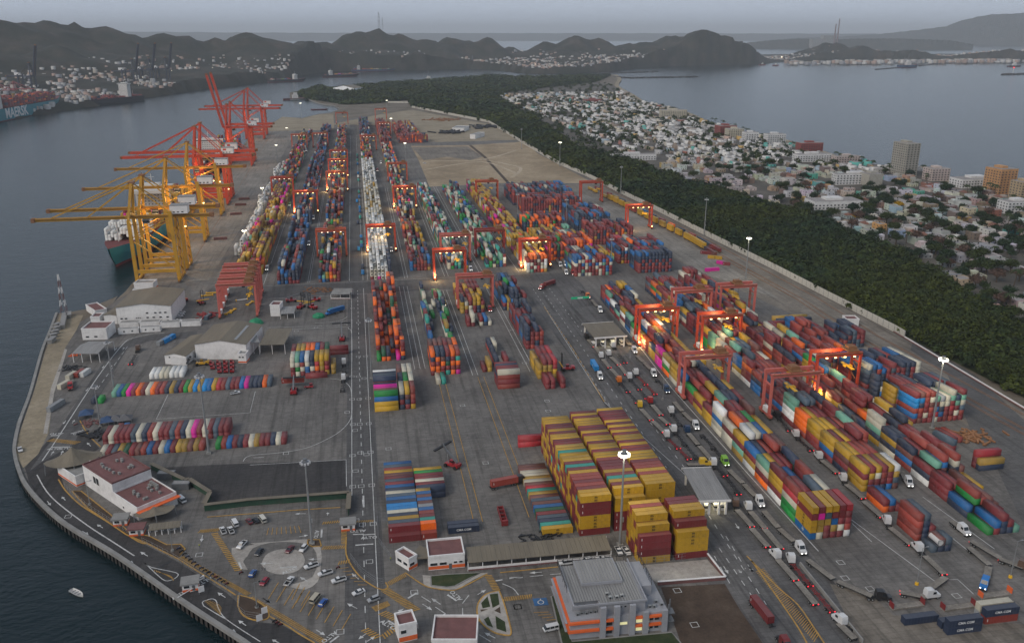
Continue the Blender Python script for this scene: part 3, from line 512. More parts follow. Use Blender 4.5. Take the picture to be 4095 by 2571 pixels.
def vnoise(X, Y, s, seed):
    q = np.random.default_rng(seed).random((256, 256)); x = X / s; y = Y / s; xi = np.floor(x).astype(int); yi = np.floor(y).astype(int); fx = x - xi; fy = y - yi
    fx = fx*fx*(3-2*fx); fy = fy*fy*(3-2*fy); a = q[yi % 256, xi % 256]; b = q[yi % 256, (xi+1) % 256]; c = q[(yi+1) % 256, xi % 256]; d = q[(yi+1) % 256, (xi+1) % 256]
    return (a*(1-fx)+b*fx)*(1-fy)+(c*(1-fx)+d*fx)*fy - 0.5
HN = (np.abs(vnoise(X, Y, 330, 1))*-2 + .45)*44 + (np.abs(vnoise(X, Y, 130, 2))*-2 + .5)*22 + vnoise(X, Y, 52, 3)*12
Hh = Hh*.97 + HN * np.clip(Hh / 70, 0, 1)
TREE = (np.abs(vnoise(X, Y, 28, 4)) * 9 + npr.random(X.shape) * 4.5) * np.clip(Hh / 14, 0, 1)
land = inside_np(OPP, X, Y)
Zt = np.where(land, 2.5 + np.maximum(Hh, 0) + TREE, -9.0)
def terr_z(x, y):
    i = min(max(int((y - gy[0]) / 26), 0), len(gy) - 1); j = min(max(int((x - gx[0]) / 26), 0), len(gx) - 1)
    return Zt[i, j]
V_ = np.stack([X.ravel(), Y.ravel(), Zt.ravel()], 1); ny, nx = X.shape; idx = np.arange(ny*nx).reshape(ny, nx)
F_ = np.stack([idx[:-1, :-1].ravel(), idx[:-1, 1:].ravel(), idx[1:, 1:].ravel(), idx[1:, :-1].ravel()], 1)
F_ = F_[(Zt.ravel()[F_] > -8.5).any(1)]
link('hills', np_mesh('hills', V_, F_, 'hill'), kind='structure')
# far coast beyond the lagoon and the mountains behind the bay
def ridge(name, d, prof, base, depth, seed, m='hill'):
    r_ = random.Random(seed); n = 240; s0, s1 = prof[0][0], prof[-1][0]; V = []; 
    for i in range(n + 1):
        sx = s0 + (s1 - s0) * i / n; sy = float(np.interp(sx, [p[0] for p in prof], [p[1] for p in prof])) + r_.uniform(-1, 1) * .5 + math.sin(i*.9)*.6
        ang = math.atan((sx - 2047.5) / 3638.0) + math.radians(10.0146); zt = max(CAM_Z - (sy - 130) / 3640.0 * d, 2)
        for dd, zz in ((d - depth*.35, -4), (d - depth*.18, zt*.55*(1 + .12*math.sin(i*.31 + seed))), (d, zt), (d + depth*.5, -4)):
            V.append((dd * math.sin(ang), dd * math.cos(ang), zz))
    F = [(4*i+j, 4*(i+1)+j, 4*(i+1)+j+1, 4*i+j+1) for i in range(n) for j in range(3)]
    MB().add(V, F).build(name, m, kind='structure')
ridge('far_coast', 23000, [(-500, 132), (600, 128), (900, 131), (1500, 133), (2600, 134), (3300, 135), (4600, 136)], 157, 6000, 3)
ridge('far_mountains', 16500, [(3150, 152), (3350, 146), (3500, 138), (3650, 124), (3780, 110), (3830, 92), (3900, 78), (3960, 70), (4040, 69), (4100, 64), (4400, 60), (4900, 75)], 160, 3000, 5)
ridge('far_spit', 11500, [(2990, 168), (3100, 158), (3200, 153), (3330, 156), (3420, 153), (3600, 152), (3800, 158), (3900, 171)], 170, 900, 6)
# ---- haze: one even body of air round everything built
M_h = bpy.data.materials.new('haze_air'); M_h.use_nodes = True; hn = M_h.node_tree; hn.nodes.clear()
ho = hn.nodes.new('ShaderNodeOutputMaterial'); pv = hn.nodes.new('ShaderNodeVolumePrincipled'); pv.inputs['Color'].default_value = (0.9, 0.955, 1.0, 1); pv.inputs['Density'].default_value = 5.2e-5; pv.inputs['Anisotropy'].default_value = 0.0
hn.links.new(pv.outputs[0], ho.inputs['Volume']); MATS['haze_air'] = M_h
MB().bx(-70000, 70000, -40000, 80000, -10, 620).build('haze', 'haze_air', kind='stuff')

# ================================================================== containers
CC = {'maroon': (0.150, 0.022, 0.024), 'rust red': (0.235, 0.042, 0.030), 'red': (0.32, 0.028, 0.035), 'brown': (0.125, 0.048, 0.038), 'navy': (0.020, 0.031, 0.058), 'slate blue': (0.055, 0.08, 0.105),
      'blue': (0.016, 0.105, 0.27), 'bright blue': (0.015, 0.18, 0.42), 'yellow': (0.385, 0.225, 0.022), 'ochre': (0.32, 0.20, 0.04), 'orange': (0.68, 0.125, 0.018), 'white': (0.60, 0.60, 0.57), 'cream': (0.46, 0.43, 0.34),
      'green': (0.012, 0.19, 0.035), 'dark green': (0.012, 0.075, 0.035), 'pale green': (0.13, 0.30, 0.215), 'teal': (0.03, 0.25, 0.20), 'magenta': (0.52, 0.022, 0.24), 'grey': (0.22, 0.23, 0.235), 'purple': (0.11, 0.03, 0.085)}
MIX = [('maroon', 26), ('rust red', 13), ('brown', 7), ('red', 3), ('navy', 13), ('slate blue', 4), ('blue', 8), ('yellow', 8), ('ochre', 4), ('orange', 5), ('cream', 7), ('white', 3), ('green', 3), ('dark green', 1), ('pale green', 3), ('magenta', 2.2), ('grey', 2)]
PAL = {'mix': MIX, 'msc': [('yellow', 50), ('maroon', 38), ('rust red', 7), ('pale green', 1.5), ('ochre', 4), ('teal', 1)], 'hapag': [('orange', 30), ('maroon', 34), ('rust red', 10), ('dark green', 5), ('green', 3), ('navy', 10), ('brown', 6), ('magenta', 2), ('ochre', 2)],
       'blue': [('navy', 42), ('blue', 10), ('slate blue', 14), ('maroon', 22), ('rust red', 6), ('cream', 3), ('green', 1)], 'yel': [('yellow', 34), ('ochre', 16), ('maroon', 22), ('magenta', 6), ('brown', 9), ('navy', 5), ('cream', 4), ('pale green', 2), ('orange', 3)],
       'reefer': [('white', 90), ('cream', 10)], 'tank': [('cream', 70), ('white', 15), ('ochre', 15)], 'green': [('green', 10), ('cream', 20), ('navy', 12), ('maroon', 18), ('teal', 8), ('pale green', 8), ('white', 7), ('blue', 8), ('rust red', 8), ('ochre', 4)],
       'right': [('maroon', 36), ('rust red', 14), ('yellow', 9), ('navy', 14), ('blue', 7), ('cream', 6), ('white', 2), ('green', 2.5), ('pale green', 3), ('orange', 3), ('magenta', 1.3), ('brown', 7), ('slate blue', 3)],
       'maroon': [('maroon', 40), ('rust red', 28), ('brown', 12), ('navy', 12), ('orange', 5), ('ochre', 3)], 'teal': [('blue', 30), ('bright blue', 20), ('teal', 24), ('navy', 20), ('white', 6)]}
def pick(p):
    L_ = PAL[p]; t = rnd.random() * sum(a[1] for a in L_)
    for n_, q in L_:
        t -= q
        if t <= 0: return n_
    return L_[0][0]
for n_, q in CC.items():
    l_ = sum(q) / 3; CC[n_] = tuple(max(.006, min(.8, (l_ + (v_ - l_) * 1.06) * 1.16)) for v_ in q)
BOXES = []      # every container in the yard as a record
def cont(x, y, z, ax, L_, h, col, blk, lane, bay, tier, rot=0.0, expo=True, reef=False, front=False, logo=True):
    BOXES.append(dict(x=x, y=y, z=z, ax=ax, L=L_, h=h, col=col, blk=blk, lane=lane, bay=bay, tier=tier, rot=rot, expo=expo, reef=reef, front=front, logo=logo))
def block(blk, x0, y0, lanes, bays, pal='mix', hmin=1, hmax=5, fill=0.95, h=2.75, lp=2.86, bp=12.85, ax=1, shear=0.0, heights=None, cols=None, reef=0.0, lane_pal=None, same=0.35, L_=12.19, holes=0.0, decay=None, front_cols=None, y20=0.0):
    """stacks on a grid; ax=1: boxes lie along Y (lanes step in X, bays in Y); ax=0: boxes lie along X (rows step in Y)"""
    Hg = []
    base = rnd.uniform(hmin, hmax)
    for i in range(lanes):
        Hg.append([])
        for j in range(bays):
            if heights: hh = heights(i, j)
            else:
                base = min(max(base + rnd.uniform(-1.3, 1.3), hmin), hmax + .4); hh = int(round(base + rnd.uniform(-.8, .8))); hh = max(hmin, min(hmax, hh))
                if rnd.random() > fill: hh = max(0, hh - rnd.choice((1, 2, 3)))
                if rnd.random() < holes: hh = 0
            Hg[i].append(hh)
    prev = {}
    for i in range(lanes):
        for j in range(bays):
            twenty = rnd.random() < y20 and ax == 1
            for t in range(Hg[i][j]):
                if cols and cols(i, j, t): c = cols(i, j, t)
                elif front_cols and j == 0 and t < len(front_cols[i % len(front_cols)]): c = front_cols[i % len(front_cols)][t]
                else:
                    p = lane_pal[i] if lane_pal and lane_pal[i] else pal
                    c = prev.get((i, t - 1)) if rnd.random() < same * .4 else (prev.get((i - 1, t)) if rnd.random() < same else None)
                    c = c or pick(p)
                    if lane_pal and lane_pal[i]: c = pick(lane_pal[i])
                prev[(i, t)] = c
                H = lambda a, b: Hg[a][b] if 0 <= a < lanes and 0 <= b < bays else 0
                ex = t == Hg[i][j] - 1 or H(i, j - 1) <= t or H(i - 1, j) <= t or H(i + 1, j) <= t
                if not ex: continue
                jit = rnd.uniform(-.05, .05)
                if ax == 1: x = x0 + 1.22 + i * lp; y = y0 + L_ / 2 + j * bp; x += (y - y0) * shear
                else: x = x0 + L_ / 2 + i * (L_ + .6); y = y0 + 1.22 + j * lp
                fr = H(i, j - 1) <= t
                if twenty:
                    for q in (-3.2, 3.2): cont(x + jit, y + q, t * h, ax, 6.06, h - .04, c if q < 0 else pick(pal), blk, i, j, t, -shear, True, False, fr)
                else: cont(x + jit, y + jit, t * h, ax, L_, h - .04, c, blk, i, j, t, -shear, True, (reef > 0 and c in ('white', 'cream')), fr)
# --- north yard beside the quay
W3 = lambda n, k=2: ['reefer'] * k + [None] * (n - k)
block('the quayside block', -101, 700, 7, 14, 'yel', 2, 5, lane_pal=None, y20=.15)
block('the white refrigerated row', -112, 770, 3, 19, 'reefer', 2, 5, fill=.7, holes=.25, reef=1)
block('the quayside block', -101, 890, 7, 16, 'yel', 1, 4, y20=.15); block('the quayside block', -103, 1112, 7, 24, 'mix', 1, 4, holes=.1); block('the quayside block', -104, 1440, 7, 24, 'mix', 1, 4, holes=.15)
block('the refrigerated row', -116, 1020, 3, 24, 'reefer', 1, 4, fill=.6, holes=.45, reef=1)
for y0, n in ((668, 16), (890, 16), (1112, 25), (1450, 29)):
    block('the second quay block', -67.4, y0, 6, n, 'blue', 2, 5, y20=.15); block('the block beside the centre road', -36, y0, 6, n, 'mix', 2, 5, y20=.2)
block('the reefer block', 4.2, 668, 6, 16, 'reefer', 4, 5, fill=.85, reef=1, front_cols=[['maroon', 'cream', 'cream', 'white'], ['cream', 'cream', 'cream'], ['magenta', 'white', 'cream', 'white'], ['cream', 'white', 'cream', 'white'], ['white'] * 4, ['navy', 'maroon']], cols=lambda i, j, t: 'navy' if (i == 5 and j < 4) else None)
block('the reefer block', 4.2, 890, 6, 16, 'tank', 3, 4, fill=.9, reef=1); block('the reefer block', 4.2, 1112, 6, 16, 'reefer', 2, 4, fill=.8, reef=1); block('the reefer block', 4.4, 1330, 6, 22, 'mix', 2, 5); block('the reefer block', 4.6, 1640, 7, 24, 'blue', 3, 5)
block('the block behind the reefers', 37, 690, 6, 3, 'blue', 3, 4, front_cols=[['blue', 'blue', 'blue'], ['navy', 'maroon', 'navy', 'blue'], ['maroon'] * 4, ['maroon', 'maroon', 'rust red', 'maroon'], ['rust red', 'maroon', 'brown'], ['ochre', 'brown']])
block('the block behind the reefers', 38, 735, 6, 10, 'mix', 1, 4, holes=.15); block('the block behind the reefers', 38, 890, 6, 16, 'mix', 2, 5, y20=.15); block('the block behind the reefers', 38.5, 1112, 6, 30, 'mix', 2, 4); block('the block behind the reefers', 39, 1520, 7, 30, 'maroon', 3, 5)
block('the third yard block', 68, 690, 6, 29, 'green', 2, 5, y20=.1, holes=.06); block('the fourth yard block', 100, 690, 6, 29, 'green', 2, 5, holes=.06)
block('the fifth yard block', 130.5, 668, 6, 31, 'yel', 4, 5, fill=.9, front_cols=[['cream', 'white', 'white', 'rust red', 'green'], ['pale green', 'maroon', 'cream', 'maroon', 'orange'], ['maroon', 'cream', 'maroon', 'brown', 'orange'], ['rust red', 'red', 'brown', 'cream', 'brown'], ['orange', 'cream', 'cream', 'maroon', 'orange'], ['ochre', 'cream', 'white', 'white', 'orange']])
block('the far block', 72, 1560, 8, 22, 'maroon', 2, 5); block('the far block', 100, 1640, 5, 18, 'mix', 1, 4); block('the far block', 84, 1560, 14, 3, 'maroon', 4, 5, fill=1)
# --- high blocks near the rail yard
block('the tall block of eleven', 166, 650, 11, 3, 'mix', 5, 6, fill=1, h=2.7, front_cols=[['rust red', 'maroon', 'maroon', 'cream', 'blue', 'blue'], ['cream', 'maroon', 'maroon', 'maroon', 'cream', 'blue'], ['navy', 'pale green', 'maroon', 'blue', 'cream', 'maroon'], ['cream', 'maroon', 'cream', 'cream', 'red', 'cream'], ['cream', 'maroon', 'maroon', 'blue', 'maroon', 'blue'], ['maroon', 'maroon', 'brown', 'maroon', 'cream', 'cream'], ['maroon', 'rust red', 'cream', 'blue', 'maroon', 'maroon'], ['cream', 'cream', 'maroon', 'cream', 'maroon', 'rust red'], ['maroon', 'rust red', 'maroon', 'pale green', 'blue', 'maroon'], ['pale green', 'blue', 'blue', 'maroon', 'rust red', 'maroon']])
block('the orange topped block', 158, 703, 13, 3, 'hapag', 5, 6, fill=1); block('the yellow block by the red gantry', 155, 750, 13, 3, 'yel', 4, 5, fill=.95); block('the orange block', 153, 800, 14, 3, 'hapag', 5, 6, fill=.95)
block('the far tall block', 172, 905, 22, 3, 'maroon', 5, 6, fill=.95); block('the far tall block', 170, 955, 24, 5, 'blue', 5, 6, fill=.95); block('the blue block', 208, 812, 12, 5, 'blue', 5, 6, fill=.95); block('the red block', 207, 752, 14, 3, 'maroon', 5, 6, fill=.95)
block('the navy block beside the tracks', 219.5, 651, 10, 2, 'blue', 5, 6, fill=1, front_cols=[['maroon', 'maroon', 'rust red', 'navy', 'navy'], ['navy', 'maroon', 'navy', 'maroon', 'navy', 'navy']]); block('the navy block beside the tracks', 212, 683, 14, 3, 'mix', 5, 6, fill=.95)
# --- middle yard
oc = [['green', 'orange', 'maroon', 'navy', 'rust red'], ['orange', 'dark green', 'maroon', 'maroon', 'orange'], ['orange', 'navy', 'slate blue', 'rust red', 'dark green'], ['maroon', 'maroon', 'slate blue', 'red', 'maroon'], ['magenta', 'brown', 'dark green', 'ochre'], ['navy', 'orange', 'maroon', 'maroon', 'orange']]
block('the orange-red block by the centre road', 4.4, 487, 6, 12, 'hapag', 1, 5, fill=.8, front_cols=oc, y20=.12)
oc2 = [['maroon', 'orange', 'rust red', 'navy', 'orange'], ['orange', 'orange', 'maroon', 'orange', 'navy'], ['maroon', 'maroon', 'orange', 'brown', 'navy'], ['teal', 'maroon', 'dark green', 'navy', 'maroon'], ['orange', 'rust red', 'orange', 'maroon', 'orange'], ['magenta', 'maroon', 'orange', 'teal', 'rust red']]
block('the orange and red block', 34.2, 459, 6, 2, 'hapag', 5, 5, fill=1, front_cols=oc2)
block('the pair before the orange block', 36, 445, 2, 1, 'mix', 1, 1, cols=lambda i, j, t: ('cream', 'teal')[i])
block('the middle lane', 37.5, 498, 6, 11, 'green', 0, 3, holes=.3, fill=.7)
block('the stack under the pink gantry', 64.5, 570, 6, 4, 'msc', 3, 4, fill=.9, front_cols=[['ochre', 'ochre', 'yellow', 'navy'], ['maroon', 'ochre', 'cream', 'rust red'], ['navy', 'cream', 'maroon', 'rust red'], ['maroon', 'maroon', 'yellow', 'yellow'], ['navy', 'navy', 'yellow', 'yellow'], ['maroon', 'ochre', 'maroon', 'rust red']])
block('the low stack before the pink gantry', 65.2, 541, 2, 1, 'mix', 2, 3, cols=lambda i, j, t: ('maroon', 'maroon' if t < 1 else 'cream')[i]); block('the low stack before the pink gantry', 73.8, 541.5, 3, 1, 'mix', 1, 2, cols=lambda i, j, t: (('cream', 'maroon', 'maroon'), ('navy', 'blue', 'blue'), ('cream',) * 3)[i][t])
block('the scattered stacks', 64, 459, 2, 1, 'mix', 1, 2, cols=lambda i, j, t: ('maroon', 'ochre')[i]); block('the scattered stacks', 72, 465, 3, 3, 'hapag', 1, 3, holes=.2, cols=lambda i, j, t: (('rust red', 'navy', 'orange'), ('cream', 'cream', 'blue'), ('maroon', 'maroon', 'navy'))[i][min(t, 2)])
block('the crosswise stack', 68.6, 432.5, 1, 5, 'mix', 4, 4, ax=0, lp=2.7, fill=1, cols=lambda i, j, t: ('rust red', 'maroon', 'rust red', 'cream')[t] if j == 0 else ('maroon', 'maroon', 'navy', ('blue', 'maroon', 'maroon', 'navy', 'maroon')[j])[t])
block('the navy-red stack', 95.8, 492, 4, 5, 'blue', 4, 5, fill=.9, front_cols=[['maroon', 'maroon', 'navy', 'navy', 'navy'], ['rust red', 'maroon', 'maroon', 'maroon', 'maroon'], ['navy', 'navy', 'rust red', 'maroon'], ['maroon', 'rust red', 'maroon', 'rust red']])
block('the blue stack', 94.8, 572, 6, 4, 'blue', 3, 5, fill=.9, cols=lambda i, j, t: 'ochre' if (i == 1 and j == 0 and t < 3) else None)
block('the yellow stack', 93.2, 443, 4, 2, 'yel', 3, 4, fill=1, cols=lambda i, j, t: ('ochre', 'yellow', 'ochre', 'maroon')[t] if i < 3 else ('ochre', 'yellow', 'red')[min(t, 2)]); block('the small maroon stack', 94.5, 428, 4, 1, 'blue', 2, 3, cols=lambda i, j, t: ('maroon', 'maroon', ('maroon', 'navy', 'navy', 'brown')[i])[t])
block('the crosswise front stack', 1.2, 414.2, 1, 9, 'mix', 4, 4, ax=0, lp=2.7, fill=1, heights=lambda i, j: 4 if j < 5 else 5, cols=lambda i, j, t: ('yellow', 'yellow', 'blue', 'green')[t] if j == 0 and t < 4 else (None if t < (3 if j < 5 else 4) else ('green', 'brown', 'magenta', 'magenta', 'navy', 'navy', 'slate blue', 'navy', 'white')[j]))
block('the end-on front stack', 14.2, 415, 3, 3, 'mix', 3, 4, fill=1, front_cols=[['navy', 'maroon', 'navy', 'cream'], ['maroon', 'navy', 'brown', 'yellow'], ['yellow', 'maroon', 'rust red']])
# --- foreground
msc_top = lambda i, j: 6
def msc_cols(seed):
    r_ = random.Random(seed); memo = {}
    def f(i, j, t):
        if (i, j, t) not in memo:
            v = r_.random(); c = 'yellow' if v < .46 else 'maroon' if v < .86 else 'rust red' if v < .95 else 'ochre' if v < .975 else 'teal'
            memo[(i, j, t)] = c
        return memo[(i, j, t)]
    return f
mc = msc_cols(3); fr1 = ['maroon', 'yellow', 'yellow', 'maroon', 'maroon', 'yellow']
block('the long yellow-maroon block, first column', 76.8, 283.2, 1, 28, 'msc', 6, 6, ax=0, lp=2.62, h=2.9, heights=lambda i, j: 6, cols=lambda i, j, t: fr1[t] if j == 0 else mc(i, j, t))
mc2 = msc_cols(8); fr2 = ['maroon', 'maroon', 'maroon', 'yellow', 'yellow', 'yellow']
block('the long yellow-maroon block, second column', 91.0, 284.2, 1, 29, 'msc', 6, 6, ax=0, lp=2.62, h=2.9, heights=lambda i, j: 6 if j > 2 else 5 + (j > 0), cols=lambda i, j, t: fr2[t] if j == 0 else mc2(i, j, t))
mc3 = msc_cols(15)
block('the long yellow-maroon block, third column', 104.4, 288.0, 1, 28, 'msc', 6, 6, ax=0, lp=2.62, h=2.9, heights=lambda i, j: 6, cols=lambda i, j, t: 'yellow' if (j < 3 and t > 3) else mc3(i, j, t))
fa = ['ochre', 'maroon', 'maroon', 'maroon']; fb = ['maroon', 'maroon', 'maroon', 'maroon', 'yellow']
block('the near yellow-maroon block, left column', 93.5, 261.2, 1, 6, 'msc', 6, 6, ax=0, lp=2.62, h=2.9, heights=lambda i, j: (4, 5, 6, 6, 6, 6)[j], cols=lambda i, j, t: ('ochre', 'maroon', 'maroon', 'maroon')[t] if j == 0 else ('yellow' if t == (4 if j == 1 else 5) and j != 4 else ('rust red' if j == 4 and t == 5 else mc(2, j + 3, t))))
block('the near yellow-maroon block, right column', 108.1, 261.4, 1, 6, 'msc', 6, 6, ax=0, lp=2.62, h=2.9, heights=lambda i, j: (4, 5, 6, 6, 6, 6)[j], cols=lambda i, j, t: ('maroon', 'yellow', 'yellow', 'yellow')[t] if j == 0 else ('maroon' if j == 1 and t == 4 else ('yellow' if t == 5 and j in (2, 3) else ('maroon' if t == 5 else mc2(2, j + 3, t)))))
lowc = ['yellow', 'teal', 'navy', 'slate blue', 'maroon', 'dark green', 'blue', 'brown', 'slate blue', 'brown', 'ochre', 'teal', 'red', 'brown', 'cream', 'ochre', 'cream', 'cream', 'brown', 'brown']
block('the low row beside the yellow block', 62.6, 286.0, 1, 20, 'mix', 1, 1, ax=0, lp=2.7, heights=lambda i, j: 1, cols=lambda i, j, t: lowc[j])
bc = ['maroon', 'maroon', 'slate blue', 'yellow', 'navy', 'cream', 'bright blue', 'bright blue', 'navy', 'blue', 'slate blue', 'cream', 'navy', 'blue', 'maroon', 'slate blue', 'maroon', 'brown', 'yellow', 'rust red', 'slate blue', 'blue']
block('the coloured row by the gate road', 3.5, 291.0, 1, 22, 'mix', 1, 1, ax=0, lp=2.56, heights=lambda i, j: 1 if j == 0 else 2, cols=lambda i, j, t: bc[j])
sc = ['rust red', 'orange', 'teal', 'maroon', 'rust red', 'blue', 'grey', 'brown', 'blue', 'brown', 'blue', 'ochre']
block('the short boxes beside the coloured row', 15.9, 291.2, 1, 12, 'mix', 1, 1, ax=0, lp=2.56, L_=6.06, heights=lambda i, j: 1 if j == 0 else 2, cols=lambda i, j, t: sc[j])
sc2 = ['navy', 'maroon', 'cream', 'maroon', 'maroon', 'green', 'yellow']
block('the back row beside the coloured row', 16.2, 322.0, 1, 7, 'mix', 1, 2, ax=0, lp=2.56, heights=lambda i, j: 2, cols=lambda i, j, t: sc2[j])
block('the pair of navy boxes', 26.6, 293.4, 1, 2, 'mix', 1, 1, ax=0, lp=2.7, heights=lambda i, j: 1, cols=lambda i, j, t: 'navy')
block('the red pair beside the yellow block', 67.0, 361.5, 1, 1, 'mix', 2, 2, ax=0, heights=lambda i, j: 2, cols=lambda i, j, t: 'red')
# --- left yard rows
r1 = 'pale green,blue,green,magenta,maroon,orange,maroon,cream,orange,maroon,rust red,navy,ochre,navy,maroon,green,ochre,bright blue,ochre,bright blue,blue,yellow,red,rust red,slate blue,maroon,maroon,blue,magenta,navy,navy,navy,orange,slate blue'.split(',')
block('the rainbow row', -137.6, 458.0, 34, 1, 'mix', 1, 1, lp=2.45, heights=lambda i, j: 1, cols=lambda i, j, t: r1[i])
r2 = 'maroon,cream,maroon,maroon,maroon,slate blue,cream,navy,rust red,cream,maroon,maroon,slate blue,rust red,navy,cream,magenta,maroon,cream,maroon,slate blue,maroon,maroon'.split(',')
block('the back double row', -126.3, 396.6, 23, 1, 'mix', 1, 2, lp=2.5, heights=lambda i, j: 2 if 0 < i < 21 else 2, cols=lambda i, j, t: r2[i])
r3 = 'cream,maroon,slate blue,ochre,dark green,maroon,brown,rust red,blue,maroon,cream,blue,maroon,ochre,ochre,brown,ochre,rust red'.split(',')
block('the front double row', -125.0, 384.6, 18, 1, 'mix', 1, 1, lp=2.58, L_=9.0, heights=lambda i, j: 1, cols=lambda i, j, t: r3[i])
r4 = 'green,rust red,blue,maroon,navy,maroon,cream,ochre,maroon,maroon,navy,cream,maroon'.split(',')
block('the right short row', -73.7, 384.4, 13, 1, 'mix', 1, 1, lp=2.5, L_=9.0, heights=lambda i, j: 1, cols=lambda i, j, t: r4[i])
block('the white row by the shed', -123.3, 481.3, 7, 1, 'reefer', 1, 1, lp=2.7, heights=lambda i, j: 1, cols=lambda i, j, t: 'cream' if i in (2, 3) else 'white')
s8 = [['maroon', 'maroon', 'cream', 'cream'], ['cream', 'green', 'cream', 'pale green'], ['maroon', 'cream', 'rust red', 'blue'], ['blue', 'blue', 'cream', 'white'], ['maroon', 'cream', 'navy', 'navy'], ['maroon', 'orange', 'red', 'yellow'], ['maroon', 'ochre', 'yellow', 'yellow'], ['yellow', 'red', 'maroon', 'yellow']]
block('the tall coloured stack', -44.6, 471.3, 8, 2, 'mix', 4, 4, fill=1, front_cols=s8, lp=2.72); block('the tall coloured stack', -22.0, 471.5, 1, 1, 'mix', 2, 2, cols=lambda i, j, t: 'ochre')
for n_, x, y, c, hh in (('the maroon box behind the coloured stack', -40.7, 519, 'maroon', 1), ('the maroon pair by the road bend', -24.6, 502.6, 'maroon', 2), ('the box before the coloured stack', -36.4, 466.4, 'maroon', 1)):
    block(n_, x, y, 1, 1, ax=0, heights=lambda i, j, q=hh: q, cols=lambda i, j, t, q=c: q)
block('the pair below the rainbow row', -146, 450, 2, 1, heights=lambda i, j: 1, lp=3.4, L_=6.06, cols=lambda i, j, t: ('navy', 'green')[i]); block('the pair by the tents', -124, 411, 2, 1, heights=lambda i, j: 1, L_=6.06, cols=lambda i, j, t: ('rust red', 'blue')[i])
for i_, y in enumerate((683, 702, 765, 776, 788, 800, 812, 880, 906, 940, 960, 1000, 1027, 1060, 1150, 1180, 1210, 1300, 1341, 1370, 1400)):
    cont(-1.6 + (-2.6 if i_ in (2, 7, 11) else 0), y + 3, 0.9, 1, 6.06, 2.6, ('bright blue', 'navy', 'bright blue', 'blue', 'teal', 'navy')[i_ % 6] if i_ < 8 else pick('teal'), 'the trailers along the centre road', 0, i_, 0, front=True)
# --- right yard
SH = .018
def jag(seed, lo, hi, gap=0.04, run=2):
    r_ = random.Random(seed); memo = {}
    def f(i, j):
        if (i, j) not in memo:
            v = r_.randint(lo, hi) if (i, j - 1) not in memo or r_.random() < .55 else memo[(i, j - 1)]
            if r_.random() < gap: v = max(0, v - 3)
            memo[(i, j)] = v
        return memo[(i, j)]
    return f
j1 = jag(4, 4, 5)
fr = [['blue', 'yellow', 'yellow', 'maroon', 'yellow'], ['cream', 'ochre', 'ochre', 'magenta', 'maroon'], ['maroon', 'maroon', 'ochre', 'slate blue', 'yellow'], ['maroon', 'ochre', 'blue', 'maroon', 'yellow'], ['maroon', 'cream', 'maroon', 'maroon', 'maroon'], ['white', 'rust red', 'maroon', 'maroon', 'red']]
l0 = [None, ['green', 'green', 'cream', 'red', 'rust red'], ['white', 'maroon', 'yellow', 'yellow', 'maroon'], ['orange', 'maroon', 'cream', 'pale green'], ['white', 'ochre', 'maroon', 'blue'], ['ochre', 'pale green', 'maroon', 'yellow'], ['cream', 'cream', 'maroon', 'cream'], ['cream', 'cream', 'blue', 'cream', 'white'], ['yellow', 'yellow', 'maroon'], ['yellow', 'maroon', 'yellow'], ['maroon', 'maroon', 'green'], ['blue', 'cream', 'navy', 'blue'], ['cream', 'ochre', 'yellow', 'yellow'], ['orange', 'green', 'cream', 'ochre'], ['magenta', 'magenta', 'maroon', 'magenta'], ['yellow', 'yellow', 'navy'], ['maroon', 'rust red', 'orange'], ['maroon', 'maroon', 'ochre'], ['cream', 'cream', 'green'], ['blue', 'navy', 'navy', 'pale green'], ['cream', 'maroon', 'white', 'yellow'], ['maroon', 'pale green', 'navy'], ['maroon', 'navy', 'white'], ['navy', 'blue', 'red', 'pale green']]
block('the right yard, first row', 163.6, 265.2, 6, 25, 'right', 3, 5, shear=SH, h=2.8, heights=lambda i, j: 5 if j == 0 else (len(l0[j]) if i == 0 and j < len(l0) else j1(i, j)), cols=lambda i, j, t: fr[i][t] if j == 0 else (l0[j][t] if i == 0 and j < len(l0) and t < len(l0[j]) else None), front_cols=None)
j2 = jag(9, 4, 5, .08)
f2 = [['yellow', 'yellow', 'maroon', 'yellow'], ['blue', 'maroon', 'yellow', 'maroon'], ['maroon', 'maroon', 'cream', 'yellow'], ['navy', 'maroon', 'rust red', 'maroon'], ['blue', 'maroon', 'maroon', 'yellow'], ['brown', 'slate blue', 'ochre', 'white']]
block('the right yard, second row', 203.8, 295.5, 6, 24, 'right', 2, 4, shear=SH, h=2.8, heights=lambda i, j: 4 if j == 0 else (4 if j < 5 and i < 4 else j2(i, j)), cols=lambda i, j, t: f2[i][t] if j == 0 else ('yellow' if j in (1, 2, 3) and t > 1 and i < 3 and (i + j + t) % 3 else None))
block('the short stack before the second row', 203.0, 278.5, 4, 1, 'mix', 2, 2, h=2.8, heights=lambda i, j: (2, 2, 1, 0)[i], cols=lambda i, j, t: (('orange', 'maroon'), ('maroon', 'blue'), ('maroon', 'navy'), ('maroon',))[i][t])
block('the tall red stack by the truck queue', 203.4, 257.5, 3, 1, 'mix', 4, 4, h=2.8, heights=lambda i, j: (4, 4, 2)[i], cols=lambda i, j, t: (('rust red',) * 4, ('navy', 'navy', 'navy', 'slate blue'), ('brown', 'maroon'))[i][t]); block('the small stack with the tank', 204.4, 249.0, 3, 1, 'mix', 1, 2, L_=6.06, h=2.8, heights=lambda i, j: (1, 2, 2)[i], cols=lambda i, j, t: (('slate blue',), ('navy', 'brown'), ('navy', 'slate blue'))[i][t])
j3 = jag(21, 3, 5, .08)
